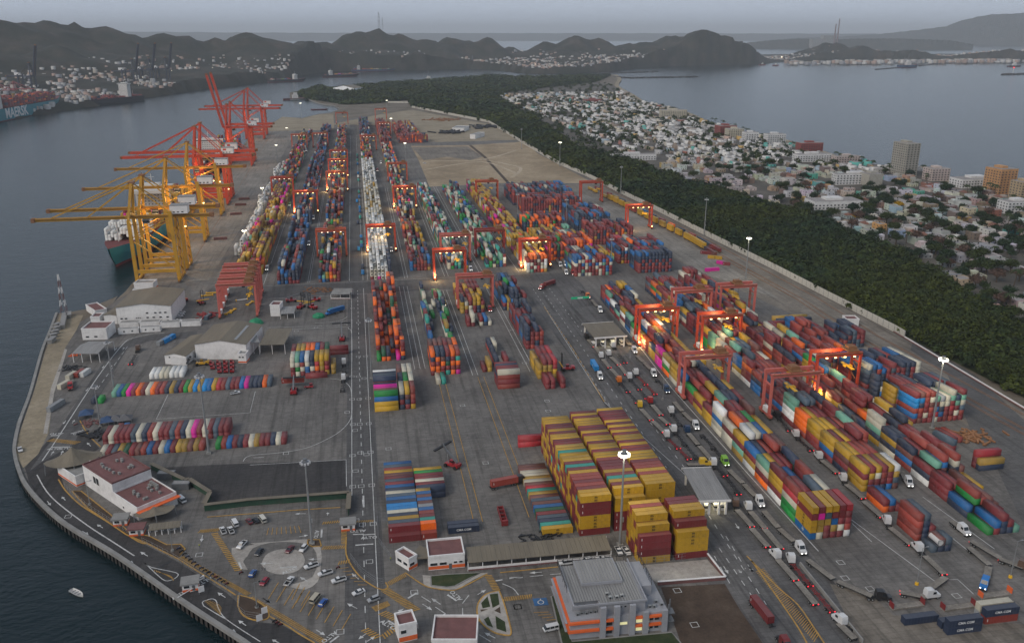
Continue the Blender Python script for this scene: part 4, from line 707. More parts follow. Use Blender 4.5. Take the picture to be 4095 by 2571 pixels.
block('the right yard, third row', 233.4, 256.0, 6, 28, 'right', 1, 4, shear=SH, h=2.8, heights=lambda i, j: ((1, 2, 3, 2, 1, 0) if j == 0 else (2, 4, 3, 3, 2, 1) if j == 1 else (3, 3, 2, 3, 2, 2))[i] if j < 3 else j3(i, j), cols=lambda i, j, t: (('green',), ('maroon', 'blue'), ('navy', 'navy', 'maroon'), ('navy', 'maroon'), ('pale green',))[i][t] if j == 0 and i < 5 else ((('navy', 'blue'), ('maroon', 'maroon', 'green', 'rust red'))[i][t] if j == 1 and i < 2 else None))
block('the tall block beside the mast', 266.0, 353.0, 10, 2, 'blue', 5, 6, fill=1, h=2.75, shear=-.1, front_cols=[['maroon', 'blue', 'rust red', 'bright blue', 'bright blue'], ['brown', 'maroon', 'rust red', 'navy', 'bright blue', 'brown'], ['maroon', 'cream', 'maroon', 'maroon', 'rust red', 'rust red'], ['maroon', 'maroon', 'rust red', 'brown', 'cream', 'rust red'], ['cream', 'red', 'blue', 'maroon', 'pale green', 'orange'], ['maroon', 'blue', 'navy', 'cream', 'grey', 'slate blue'], ['maroon', 'maroon', 'maroon', 'cream', 'cream', 'blue'], ['rust red', 'maroon', 'red', 'maroon', 'pale green', 'cream'], ['maroon', 'cream', 'maroon', 'pale green', 'navy', 'rust red'], ['maroon', 'rust red', 'slate blue', 'cream', 'pale green']])
block('the yellow stack beside the mast', 262.6, 366, 1, 1, 'mix', 5, 5, heights=lambda i, j: 5, cols=lambda i, j, t: ('brown', 'brown', 'yellow', 'yellow', 'yellow')[t]); block('the navy stack', 259.0, 376, 2, 1, 'mix', 5, 5, heights=lambda i, j: (6, 5)[i], cols=lambda i, j, t: 'navy' if i == 0 else ('cream', 'maroon', 'blue', 'cream', 'navy')[t], L_=6.06)
block('the second tall block beside the mast', 264.0, 392.0, 11, 2, 'blue', 5, 6, fill=1, shear=-.1, cols=lambda i, j, t: 'cream' if i == 10 else None)
block('the back block beside the third row', 256, 418, 9, 3, 'maroon', 2, 4, holes=.12); block('the stacks by the rail shed', 271.0, 468, 5, 2, 'maroon', 2, 4); block('the stacks by the rail shed', 284.0, 459, 7, 2, 'blue', 2, 4, holes=.1); block('the low stacks by the tracks', 259, 500, 1, 1, ax=0, heights=lambda i, j: 2, cols=lambda i, j, t: ('navy', 'maroon')[t]); block('the low stacks by the tracks', 272, 512, 2, 2, ax=0, heights=lambda i, j: 1, lp=6, cols=lambda i, j, t: ('navy', 'ochre', 'ochre')[j]); block('the blue pair by the tracks', 276, 498, 2, 1, heights=lambda i, j: 2, cols=lambda i, j, t: 'blue')
block('the boxes before the mast block', 272.0, 330, 2, 1, 'maroon', 1, 2, shear=-.1); block('the pale box on a red box', 266, 322.5, 1, 1, heights=lambda i, j: 2, cols=lambda i, j, t: ('maroon', 'slate blue')[t], shear=-.2)
block('the crosswise boxes at the right edge', 265.5, 303, 1, 2, ax=0, lp=2.9, heights=lambda i, j: 2 + j, cols=lambda i, j, t: ('navy', 'ochre', 'dark green')[t] if j == 0 else ('maroon', 'maroon', 'red')[t])
block('the navy boxes on the gravel', 169.4, 212.4, 1, 1, ax=0, heights=lambda i, j: 1, cols=lambda i, j, t: 'navy'); block('the stacked navy boxes on the gravel', 180.2, 205.6, 1, 2, ax=0, heights=lambda i, j: 2 - j, cols=lambda i, j, t: 'navy', lp=3.2); block('the navy over red boxes on the gravel', 195.8, 208.4, 1, 2, ax=0, heights=lambda i, j: 2, cols=lambda i, j, t: ('rust red', 'navy')[t] if j == 0 else ('grey', 'cream')[t], lp=3.0)
# --- meshes for single containers
CM = {}
def cont_mesh(L_, h):
    k = (L_, round(h, 2))
    if k in CM: return CM[k]
    hl, hw = L_ / 2, 1.22; b = MB()
    for sx in (-hl, hl - .18):
        for sy in (-hw, hw - .16): b.bx(sx, sx + .18, sy, sy + .16, 0, h)
    for sy in (-hw, hw - .12): b.bx(-hl + .18, hl - .18, sy, sy + .12, 0, .17); b.bx(-hl + .18, hl - .18, sy, sy + .12, h - .13, h)
    b.bx(-hl, -hl + .12, -hw + .16, hw - .16, 0, h)
    n = int(L_ / 0.56)
    for s in (-1, 1):                                              # corrugated side sheets
        P = []
        for i in range(n + 1):
            x = -hl + .18 + (L_ - .36) * i / n; P.append((x, s * (hw - (.03 if i % 2 else .075))))
        b.add([(x, y, .17) for x, y in P] + [(x, y, h - .13) for x, y in P], [((i, i + 1, n + 2 + i, n + 1 + i) if s < 0 else (i + 1, i, n + 1 + i, n + 2 + i)) for i in range(n)])
    m_ = n // 2
    P = [(-hl + .1 + (L_ - .2) * i / m_, h - (.02 if i % 2 else .06)) for i in range(m_ + 1)]
    b.add([(x, -hw + .1, z) for x, z in P] + [(x, hw - .1, z) for x, z in P], [(i, i + 1, m_ + 2 + i, m_ + 1 + i) for i in range(m_)])
    b.bx(hl - .18, hl - .14, -hw + .16, hw - .16, .1, h - .1)
    body = b.mesh('container_body', 'steel_paint')
    d = MB(); d.bx(hl - .14, hl - .06, .02, hw - .17, .12, h - .12)
    for y in (.3, .82): d.bx(hl - .06, hl - .01, y, y + .05, .1, h - .1)
    d.bx(hl - .06, hl, .25, .95, h * .38, h * .38 + .06)
    CM[k] = (body, d.mesh('door', 'steel_paint')); return CM[k]
def ring_logo():
    b = MB(); n = 18
    for r0, r1 in ((.62, .78), (.0, .3)):
        o = [(r*math.cos(2*PI*i/n), r*math.sin(2*PI*i/n), 0) for r in (r0, r1) for i in range(n)]; b.add(o, [(i, n+i, n+(i+1) % n, (i+1) % n) for i in range(n)])
    b.add([(-.62, -.12, .0), (.62, .02, 0), (.62, .16, 0), (-.62, .02, 0)], [(0, 1, 2, 3)]); return b.mesh('emblem', 'letter_white')
EMBLEM = ring_logo()
LOGO = {'yellow': ('m\nsc', 1.55, 'letter_dark'), 'ochre': ('m\nsc', 1.55, 'letter_dark'), 'magenta': ('ONE', 1.9, 'letter_white'), 'green': ('EVERGREEN', 1.5, 'letter_white'), 'orange': ('Hapag-Lloyd', 1.05, 'letter_dark'), 'navy': ('CMA CGM', 1.25, 'letter_white'), 'pale green': ('CHINA SHIPPING', 1.05, 'letter_white'), 'grey': ('COSCO', 1.3, 'letter_dark'), 'dark green': ('EVERGREEN', 1.4, 'letter_white')}
SPECIAL = {('the crosswise stack', 0, 0, 3): ('COSCO', 1.5, 'letter_dark'), ('the pale box on a red box', 0, 0, 1): ('MAERSK', 1.7, 'letter_dark'), ('the crosswise boxes at the right edge', 0, 1, 2): ('HAMBURG SUD', 1.3, 'letter_white'), ('the crosswise boxes at the right edge', 0, 0, 1): ('m\nsc', 1.25, 'letter_dark')}
def in_view(x, y, z):
    a = math.radians(10.0146); X_ = x*math.cos(a) - y*math.sin(a); Y_ = x*math.sin(a) + y*math.cos(a); Z_ = z - CAM_Z; p = math.radians(18.5171)
    zc = Y_*math.cos(p) - Z_*math.sin(p); u = Y_*math.sin(p) + Z_*math.cos(p)
    return zc > 0 and abs(3450*X_/zc) < 2080 and abs(3450*u/zc) < 1310
def place_container(c, label):
    body, door = cont_mesh(c['L'], c['h']); rz = (-PI/2 if c['ax'] == 1 else 0.0) + c['rot']; base = CC[c['col']]; v = rnd.uniform(.82, 1.15); col = tuple(min(1, q*v) for q in base)
    o = link('container', body, None, (c['x'], c['y'], c['z']), rz, label=label, cat='container', group='shipping containers in the yard', color=col)
    link('door', door, o, color=col); d2 = link('door', door, o, color=col); d2.scale = (1, -1, 1)
    side = -1 if (c['ax'] == 0 or c['x'] > 0) else 1; rot = (PI/2, 0, 0) if side < 0 else (PI/2, 0, PI)
    lg = SPECIAL.get((c['blk'], c['lane'], c['bay'], c['tier'])) or (LOGO.get(c['col']) if rnd.random() < .8 else None)
    if c['col'] in ('cream', 'grey') and not lg and rnd.random() < .15: lg = ('COSCO', 1.3, 'letter_dark')
    if c['col'] in ('blue', 'bright blue') and rnd.random() < .75 and c['L'] > 7:
        link('emblem', EMBLEM, o, (.3, side*1.235, c['h']*.55), rot=rot)
    elif c['col'] in ('maroon', 'rust red', 'red'):
        p = MB(); p.bx(-.12, .12, -.01, .01, -.5, .5)
        if 'plate' not in CM: CM['plate'] = p.mesh('marking_plate', 'letter_white')
        link('marking_plate', CM['plate'], o, (-c['L']/2 + .9, side*1.24, c['h']*.55))
    elif lg and c['logo'] and (c['L'] > 7 or lg[0] == 'm\nsc'):
        me = text_mesh(*lg); link('lettering', me, o, (0, side*1.24, c['h']*.52), rot=rot)
    return o
vis = [c for c in BOXES if in_view(c['x'], c['y'], c['z'] + 1.5)]
vis.sort(key=lambda c: c['x']**2 + c['y']**2 + (CAM_Z - c['z'])**2)
near = vis[:300]; ids = set(id(c) for c in near); seen = {}
for c in near:
    nb = c['blk'].replace('the ', '', 1) if False else c['blk']
    if c['ax'] == 0: pos = 'row %s' % ordn(c['bay']); pos = '%s row back' % ordn(c['bay'])
    else: pos = '%s lane, %s bay back' % (ordn(c['lane']), ordn(c['bay']))
    if 'row' in c['blk'] and c['ax'] == 1 and c['bay'] == 0: pos = '%s along' % ordn(c['lane'])
    lab = '%s container, %s tier, %s of %s' % (c['col'], ORD[c['tier']], pos, c['blk'])
    if len(lab.replace('-', ' ').split()) > 16: lab = lab.replace(' container', ' box').replace(' back', '')
    if lab in seen: lab = lab.replace('container', 'container, far half' if c['L'] < 7 else 'container')
    seen[lab] = 1
    place_container(c, lab)
rest = [c for c in BOXES if id(c) not in ids]
B = np.array([(c['x'], c['y'], c['z'], 2.44 if c['ax'] else c['L'], c['L'] if c['ax'] else 2.44, c['h'], c['rot']) for c in rest]); T = np.array([CC[c['col']] for c in rest]) * npr.uniform(.75, 1.2, (len(rest), 1))
fans = [(c['x'], c['y'] - c['L']/2 - .05, c['z'] + 1.25, 1.5, .12, .95, 0) for c in rest if c['reef'] and c['front'] and rnd.random() < .8]
B = np.vstack([B, np.array(fans)]); T = np.vstack([T, np.full((len(fans), 3), .03)])
link('stacked_containers', boxes_mesh('stacked_containers', B, 'box_mass', T), kind='stuff', label='dense rows of stacked shipping containers filling the far yard', cat='containers')

# ================================================================== cranes
M('crane_paint', src='obj', rough=0.5, var=0.15, scale=0.25, dirt=0.3)
RED, PINK, ORNG, DKRED, YEL = (0.52, 0.056, 0.022), (0.56, 0.135, 0.105), (0.53, 0.09, 0.035), (0.27, 0.03, 0.028), (0.52, 0.27, 0.018)
def lamp(name, loc, energy, color=(1, .72, .35), radius=.6, parent=None, spot=None):
    l = bpy.data.lights.new(name, 'SPOT' if spot else 'POINT'); l.energy = energy; l.color = color; l.shadow_soft_size = radius
    if spot: l.spot_size = math.radians(spot); l.spot_blend = .6
    o = bpy.data.objects.new(name, l); COL.objects.link(o); o.location = loc
    if parent is not None: o.parent = parent
    return o
def make_rtg():
    r = empty('gantry_crane', (0, -4000, 0)); hw, hd_ = 12.4, 3.75; P = 'crane_paint'
    for sx in (-1, 1):
        for sy in (-1, 1):
            b = MB(); b.bar((sx*hw, sy*hd_, 1.6), (sx*hw, sy*hd_, 23.4), 1.25, 1.1); b.build('leg', P, r)
        b = MB(); b.bx(sx*hw - .7, sx*hw + .7, -hd_ - 2.6, hd_ + 2.6, 1.5, 2.7); b.bar((sx*hw, -hd_, 18.0), (sx*hw, hd_, 18.0), .6, .8); b.build('sill_beam', P, r)
        b = MB(); b.bx(sx*hw - .9, sx*hw + .9, -hd_ - 2.2, -hd_ + 1.6, .9, 1.5); b.bx(sx*hw - .9, sx*hw + .9, hd_ - 1.6, hd_ + 2.2, .9, 1.5); b.build('bogie', 'rust_walk', r)
        for y in (-hd_ - 1.4, -hd_ + .8, hd_ - .8, hd_ + 1.4):
            b = MB(); b.cyl((sx*hw - .35, y, .75), (sx*hw + .35, y, .75), .75, n=10); b.build('wheel', 'rubber', r)
    for sy in (-1, 1):
        b = MB(); b.bx(-hw - .8, hw + .8, sy*hd_ - .65, sy*hd_ + .65, 22.4, 24.4); g_ = b.build('girder', P, r)
        w_ = MB(); w_.bx(-hw - .4, hw + .4, sy*hd_ + (.65 if sy > 0 else -1.35), sy*hd_ + (1.35 if sy > 0 else -.65), 24.0, 24.12)
        for q in (-1,):
            yy = sy*(hd_ + 1.32); w_.bar((-hw, yy, 25.1), (hw, yy, 25.1), .08)
            for i in range(9): x = -hw + i*hw/4; w_.bar((x, yy, 24.1), (x, yy, 25.1), .08)
        w_.build('walkway', 'rust_walk', g_)
    b = MB(); b.bx(5.0, 11.5, -hd_ - .3, hd_ + .3, 24.5, 25.1); b.bx(6.0, 10.0, -2.2, 2.0, 25.1, 27.0); b.bx(10.2, 11.2, -1.6, 1.2, 25.1, 26.4); b.bar((6, -3.2, 25), (6, -3.2, 27.6), .15); b.bar((11, 3.2, 25), (11, 3.2, 27.4), .15); b.bar((6, -3.2, 27.5), (11, 3.2, 27.3), .1)
    t = b.build('trolley', 'rust_walk', r)
    b = MB(); b.bx(3.6, 5.6, -1.2, 1.0, 20.2, 22.3); c = b.build('operator_cab', 'grey_steel', t)
    b = MB(); b.bx(3.55, 5.65, -1.22, -1.2, 20.6, 21.9); b.build('cab_window', 'glass', c)
    b = MB(); b.bx(6.0, 10.0, -.6, .6, 15.2, 15.8); b.bx(5.8, 6.3, -1.2, 1.2, 14.8, 15.4); b.bx(9.7, 10.2, -1.2, 1.2, 14.8, 15.4); b.bx(7.2, 8.8, -5.8, 5.8, 14.9, 15.3); s = b.build('spreader', 'spreader', t)
    b = MB()
    for x in (6.3, 9.7):
        for y in (-.4, .4): b.bar((x, y, 15.8), (x, y, 24.6), .07)
    b.build('hoist_rope', 'dark', s)
    b = MB(); b.bx(-hw - .75, -hw + 1.3, -2.4, 2.2, 2.8, 5.4); b.build('power_house', 'white_wall', r)
    b = MB()
    for i in range(7): b.bar((hw - 1.1, -3 + (i % 2)*6, 3 + i*2.9), (hw - 1.1, 3 - (i % 2)*6, 5.9 + i*2.9), .5, .12)
    b.build('stair', 'rust_walk', r)
    return r
RTG = make_rtg(); _first = [True]
RTG_N = {}
def rtg(x0, x1, y, col, where, lit=0, tpos=0.0):
    cx = (x0 + x1) / 2; o = copy_tree(RTG)
    o.location = (cx, y + 3.75, 0); nm = {RED: 'bright red', PINK: 'faded pink', ORNG: 'orange-red', DKRED: 'dark red'}[col]
    tag(o, '%s gantry crane %s' % (nm, where), 'gantry crane', 'rubber-tyred gantry cranes over the container rows')
    for c in o.children_recursive:
        c.color = (*col, 1)
        if c.name.startswith('trolley') and tpos: c.location = (tpos, 0, 0)
    if lit:
        mn = 'lamp_warm' if lit == 1 else 'lamp_small'
        for x in (-7.5, -2.5, 3, 8.5): b = MB(); b.bx(x - .55, x + .55, -4.7, -4.1, 21.9, 22.35); b.build('flood_lamp', mn, o)
        if lit == 1:
            for x in (-12.4, 12.4): b = MB(); b.ell((x, -5.6, 3.1), (.62, .62, .62), 8, 5); b.build('beacon_lamp', 'lamp_warm', o)
            l = lamp('gantry_light', (0, -3.5, 21), 4500, (1, .70, .33), .8, o); lamp('gantry_base_light', (-12.4, -7.5, 4.4), 3800, (1, .66, .28), .4, o)
    return o
for a in ((-105, -76, 1050, RED, 'over the quayside rows beside white refrigerated boxes', 2), (-72.4, -45, 948, RED, 'over the second quay block', 1), (-41.5, -13.6, 1081, ORNG, 'nearest of three in line by the centre road', 1), (-42.3, -13.2, 1191, RED, 'middle of three in line by the centre road', 1), (-42.4, -13.5, 1289, RED, 'farthest of three in line by the centre road', 2), (-40, -14.3, 749, ORNG, 'at the front of the block beside the centre road', 2), (2.7, 29.4, 759, RED, 'over the white refrigerated stacks', 1), (34.7, 62, 959, RED, 'over the rows behind the white stacks', 1), (35.3, 63.7, 1144, ORNG, 'by the edge of the dirt lot', 0), (53.1, 80, 658, RED, 'standing at the cross road with lit lamps', 1), (64.1, 90.2, 712, PINK, 'directly behind the lit red one at the cross road', 2), (96.2, 121.3, 725, DKRED, 'with a long white sign on its girder', 0), (63.3, 89.1, 580, PINK, 'over the stack with bright yellow boxes', 0), (130.7, 158.1, 982, ORNG, 'over the yellow and maroon rows near the dirt lot', 0), (126.5, 154.1, 682, RED, 'at the front of the yellow-maroon rows by the truck queue', 1), (247.1, 276.4, 955, RED, 'over the far end of the train', 0), (256.4, 286.9, 809, RED, 'straddling the train of yellow containers', 1), (-45.5, -14.3, 1915, ORNG, 'alone on the sand at the far end', 0), (38.7, 71, 1995, ORNG, 'at the very end of the far rows', 2), (37, 65, 1684, ORNG, 'in the far rows beside a lit mast', 2), (3.7, 32.5, 1470, ORNG, 'beyond the white rows', 2), (-110.2, -82.3, 1510, ORNG, 'far along the quayside rows', 2), (-76.2, -48, 1522, ORNG, 'far along the second quay block', 2),
          (166, 191, 486, RED, 'with glowing lamps by the roofed truck gate', 1), (201.6, 226.6, 519, PINK, 'in the right yard behind the glowing red one', 0), (235.7, 260.8, 525, PINK, 'closest to the rail tracks in the right yard', 0), (198.4, 224.8, 466, RED, 'lit orange in the middle of the right yard', 1), (163.9, 188.4, 402, PINK, 'at the left edge of the right yard above a green box', 0), (197.8, 222.6, 371, PINK, 'with yellow spreader in the middle of the right yard', 0), (233.7, 259.3, 393, RED, 'in the right yard with a hanging yellow spreader', 1),
          (-99, -75, 588, PINK, 'first of the parked line beside the workshop', 0), (-99.6, -75.6, 604, PINK, 'second of the parked line beside the workshop', 0), (-100.2, -76.2, 620, PINK, 'third of the parked line beside the workshop', 0), (-101, -77, 638, PINK, 'last of the parked line beside the workshop', 0)):
    rtg(*a, tpos=rnd.choice((0, -3, -8, 0, .5)) if a[5] != 1 else rnd.choice((0, -2)))
def drop_tree(o):
    for c in list(o.children_recursive): bpy.data.objects.remove(c)
    bpy.data.objects.remove(o)
drop_tree(RTG)
# ---- ship-to-shore cranes (local: x=0 sea rail, +x inland, boom towards -x)
def make_sts(zb=51.0, za=77.0, tip=-69.0, back=58.0, up=False, gauge=31.5, yy=9.0, name='quay_crane', twin=False):
    r = empty(name, (0, -5000, 0)); P = 'crane_paint'; gx_ = gauge
    for sy in (-1, 1):
        b = MB(); b.bar((0, sy*yy, 1.8), (-.5, sy*yy*.92, zb - 1), 2.5, 2.2); b.bar((-.5, sy*yy*.92, zb - 1), (3.5, sy*2.4, za), 1.8, 1.7); b.build('leg', P, r)
        b = MB(); b.bar((gx_, sy*yy, 1.8), (gx_ - 1.5, sy*yy*.92, zb + 5), 2.7, 2.3); b.build('leg', P, r)
        b = MB(); b.bar((0, sy*yy, 9.5), (gx_, sy*yy, 9.5), 1.6, 2.6); b.build('portal_beam', P, r)
        b = MB(); b.bar((.0, sy*yy*.97, 34), (gx_, sy*yy, 10.5), .9, .9); b.bar((0, sy*yy*.95, 36), (gx_ - 1, sy*yy*.93, zb - 2), .7, .7); b.build('diagonal_brace', P, r)
        b = MB(); b.bar((3.5, sy*2.4, za - .5), (gx_ - 1.5, sy*yy*.9, zb + 4), .8, .8); b.build('back_stay', P, r)
    for x in (0, gx_):
        b = MB(); b.bx(x - .9, x + .9, -yy - 3, yy + 3, 1.9, 3.4); b.build('sill_beam', P, r)
        for y in (-yy, yy):
            b = MB()
            for q in range(4): b.cyl((x - .3, y - 3.3 + q*2.2, .5), (x + .3, y - 3.3 + q*2.2, .5), .5, n=8)
            b.bx(x - .6, x + .6, y - 4.2, y + 4.2, .8, 1.9); b.build('bogie', 'rust_walk', r)
        b = MB(); b.bar((x - (1.2 if x else .4), -yy*.92, zb + 1.5), (x - (1.2 if x else .4), yy*.92, zb + 1.5), 1.4, 1.8); b.build('cross_beam', P, r)
    b = MB(); b.bx(1.5, 5.5, -3.2, 3.2, za - .4, za + 1.2); b.bar((3.5, 0, za), (3.5, 0, za + 4), .2); b.build('apex_platform', 'rust_walk', r)
    ys = (-3.2, 3.2) if twin else (0,)
    b = MB()
    for y in ys: b.bx(-4, back, y - 1.2, y + 1.2, zb - 1.6, zb + 1.1)
    g_ = b.build('main_girder', P, r)
    w_ = MB(); w_.bx(-3, back + 1, -2.4, -1.3, zb + .4, zb + .5); w_.bx(back, back + 3, -2.6, 2.6, zb - 1.6, zb + 1.6)
    w_.bar((-3, -2.4, zb + 1.5), (back, -2.4, zb + 1.5), .1)
    for i in range(14): x = -3 + i*(back + 3)/13; w_.bar((x, -2.4, zb + .5), (x, -2.4, zb + 1.5), .1)
    w_.build('walkway', 'rust_walk', g_)
    b = MB(); hx = -4
    L_ = hx - tip
    for y in ys: b.bx(-L_, 0, y - 1.1, y + 1.1, -1.5, 1.0)
    if twin:
        for i in range(8): x = -L_ + 1 + i*(L_ - 2)/7; b.bx(x - .3, x + .3, -2.4, 2.4, -.4, .3)
    bm = b.build('boom', P, r, loc=(hx, 0, zb)); 
    w_ = MB(); w_.bx(-L_ - 2.6, -L_, -2.4, 2.4, -1.8, 1.2); w_.bx(-L_, -1, -2.2, -1.2, .3, .4); w_.bar((-L_, -2.2, 1.4), (-1, -2.2, 1.4), .1)
    for i in range(16): x = -L_ + i*(L_ - 1)/15; w_.bar((x, -2.2, .4), (x, -2.2, 1.4), .1)
    w_.build('walkway', 'rust_walk', bm)
    if up: bm.rotation_euler = (0, math.radians(78), 0)
    b = MB()
    if up:
        b.bar((3.5, 2.0, za), (-6, 2.0, zb + 22), .45); b.bar((3.5, -2.0, za), (-6, -2.0, zb + 22), .45)
    else:
        for x in (-L_*.82, -L_*.42):
            for y in (-1.6, 1.6): b.bar((3.5, y, za), (hx + x, y*.5, zb + 1.0), .85, .85)
    b.build('fore_stay', P, r)
    b = MB()
    for i in range(4): b.bar((3.5, -1 + i*.6, za), ((-5 if up else -L_*.75), -1 + i*.6, zb + (24 if up else 2.5)), .12)
    b.build('boom_rope', 'dark', r)
    b = MB(); b.bx(gx_ - 2, gx_ + 11, -4.5, 4.5, zb + 2.2, zb + 8.4); h_ = b.build('machinery_house', 'white_wall', r)
    b = MB(); b.bx(gx_ - 2.2, gx_ + 11.2, -4.7, 4.7, zb + 8.4, zb + 8.8); b.build('house_roof', 'roof_grey', h_)
    b = MB()
    for x in (gx_, gx_ + 3.2, gx_ + 6.4): b.bx(x, x + 1.6, -4.56, -4.5, zb + 3.0, zb + 3.9)
    b.build('house_louvre', 'dark', h_)
    if twin: b = MB(); b.bx(gx_ + .2, gx_ + 3.6, -4.58, -4.5, zb + 5.6, zb + 7.6); b.build('house_badge', 'red_crane', h_)
    b = MB(); b.bx(8, 12.5, -1.8, 1.8, zb - 5.2, zb - 2.0); c_ = b.build('operator_cab', 'grey_steel', r)
    b = MB(); b.bx(7.95, 12.55, -1.83, -1.8, zb - 4.6, zb - 3.0); b.build('cab_window', 'glass', c_)
    b = MB()
    for i in range(12): b.bar((gx_ + 1.3, -4 + (i % 2)*6, 4 + i*3.9), (gx_ + 1.3, 2 - (i % 2)*6, 7.9 + i*3.9), .6, .15)
    b.build('stair', 'rust_walk', r)
    return r
Y0 = make_sts()
def put(proto, first, loc, col, label, group, lamps=(), lamp_e=0, house=True):
    o = copy_tree(proto)
    o.location = loc
    for c in o.children_recursive: c.color = (*col, 1)
    tag(o, label, 'crane', group)
    for p in lamps: b = MB(); b.ell(p, (.75, .75, .6), 8, 5); b.build('flood_lamp', 'lamp_warm', o)
    if lamp_e: lamp('quay_flood', (12, -4, 40), lamp_e, (1, .6, .22), 1.2, o)
    return o
GY = 'yellow ship-to-shore cranes on the quay'
for i, (y, lb) in enumerate(((698, 'nearest yellow quay crane, its boom out over the dark water'), (735, 'yellow quay crane second from the near end of the quay'), (838, 'yellow quay crane third in line, above the ship deck'), (960, 'yellow quay crane farthest along, next to the red ones'))):
    x = -175 - max(0, (y - 700))*.016
    put(Y0, i == 0, (x, y, 0), YEL, lb, GY, ((33.5, -7, 36), (27, -6, 37)) if i in (1, 2, 3) else (), 22000 if i in (1, 2, 3) else 0)
R0 = make_sts(55, 87, -76, 62, False, twin=True); R1 = make_sts(56, 88, -78, 62, True, twin=True)
GR = 'red ship-to-shore cranes on the quay'
for i, (p, y, lb) in enumerate(((R0, 1022, 'nearest red quay crane with lowered boom, beside the last yellow one'), (R0, 1062, 'red quay crane with lowered boom, second from the yellow ones'), (R1, 1325, 'nearer of two red quay cranes with boom raised steeply'), (R1, 1370, 'farther of two red quay cranes with boom raised steeply'), (R0, 1665, 'red quay crane with lowered boom beyond the raised pair'), (R0, 1735, 'farthest red quay crane, last on the quay'))):
    x = -175 - (y - 700)*.017 - (8 if y > 1500 else 0)
    put(p, i in (0, 2), (x, y, 0), RED, lb, GR, ((30, -8, 18), (34, -8, 18), (26, -8, 18)) if y < 1400 else ((30, -8, 18),), 17000 if i in (0, 2, 4) else 0)
# dark cranes on the far quay with booms up, and pale red ones among them
DKB = (0.022, 0.032, 0.055)
for i, (x, y, lb) in enumerate(((-905, 2760, 'solitary dark blue far crane, boom upright, left of the group'), (-700, 3080, 'dark blue far crane with upright boom, first of the trio'), (-665, 3160, 'dark blue far crane with upright boom, middle of the trio'), (-630, 3250, 'dark blue far crane with upright boom, last of the trio'))):
    o = copy_tree(R1, loc=(x, y, 2.6)); o.rotation_euler = (0, 0, 2.85); o.scale = (1.25, 1.25, 1.15)
    for c in o.children_recursive:
        c.color = (*DKB, 1)
        if c.name.startswith(('machinery', 'house_')): c.scale = (1, .5, 1)
    tag(o, lb, 'crane', 'dark blue far-shore cranes')
for i, (x, y, lb) in enumerate(((-1000, 2560, 'pale red far-shore crane at the left of the far quay'), (-960, 2640, 'pale red far-shore crane above the black ship stern'), (-935, 2700, 'pale red far-shore crane beside the solitary dark one'))):
    o = copy_tree(R0, loc=(x, y, 2.6)); o.rotation_euler = (0, 0, 2.85); o.scale = (.75, .75, .62)
    for c in o.children_recursive: c.color = (.30, .06, .07, 1)
    tag(o, lb, 'crane', 'pale red far-shore cranes')

for q in (Y0, R0, R1): drop_tree(q)

# ================================================================== ships
M('hull_teal', (0.02, 0.22, 0.27), 0.5, var=.1, scale=.05, dirt=.25); M('hull_red', (0.16, 0.022, 0.025), 0.6, var=.15, scale=.05, dirt=.3); M('hull_black', (0.012, 0.014, 0.02), 0.5, var=.2, scale=.05); M('hull_blue', (0.02, 0.06, 0.13), 0.5, var=.15, scale=.05)
M('ship_white', (0.58, 0.57, 0.54), 0.6, var=.08, scale=.1, dirt=.15); M('deck_red', (0.14, 0.03, 0.03), 0.8, var=.2, scale=.1)
def hull(L_, B_, D_, top_m, bot_m, bow_rake=14.0, stern=0.8, fo=4.0):
    """ship hull, bow at local x=+L/2; D freeboard above waterline z=0"""
    b = MB(); ns = 26; prof = []
    for i in range(ns + 1):
        t = i / ns; x = -L_/2 + L_*t
        if t < .1: wd = stern + (1 - stern)*(t/.1)**.6
        elif t > .78: wd = max(0.0, 1 - ((t - .78)/.22)**1.9)
        else: wd = 1
        wl = wd if t < .9 else max(0, 1 - ((t - .74)/.25)**1.7)
        if t > .74: wl = max(0.015, 1 - ((t - .74)/.26)**1.35)
        d = D_ + (fo*max(0, (t - .86)/.14)**.7 if t > .86 else 0)
        prof.append((x, max(wd, .03)*B_/2, max(wl, .015)*B_/2*(.96 if t < .74 else 1), d, bow_rake*max(0, (t - .8)/.2)))
    rows = []
    for s in (-1, 1):
        o = len(b.v)
        for x, w1, w0, d, rk in prof: b.v += [(x, s*w0*.9, -2.5), (x + rk*.12, s*w0, 2.2), (x + rk*.75, s*(w0*.35 + w1*.65), d*.6), (x + rk, s*w1, d)]
        for i in range(ns):
            for j, mm in ((0, 1), (1, 0), (2, 0)):
                q = [o + 4*i + j, o + 4*(i+1) + j, o + 4*(i+1) + j + 1, o + 4*i + j + 1]
                b.f.append(tuple(q if s < 0 else q[::-1])); b.m.append(mm)
        rows.append(o)
    a, c = rows
    for i in range(ns): b.f.append((a + 4*i + 3, a + 4*(i+1) + 3, c + 4*(i+1) + 3, c + 4*i + 3)); b.m.append(2)
    b.f.append((a, a+1, c+1, c)); b.m.append(1); b.f.append((a+1, a+2, c+2, c+1)); b.m.append(0); b.f.append((a+2, a+3, c+3, c+2)); b.m.append(0)
    return b.mesh('hull', [top_m, bot_m, 'deck_red'], smooth=False)
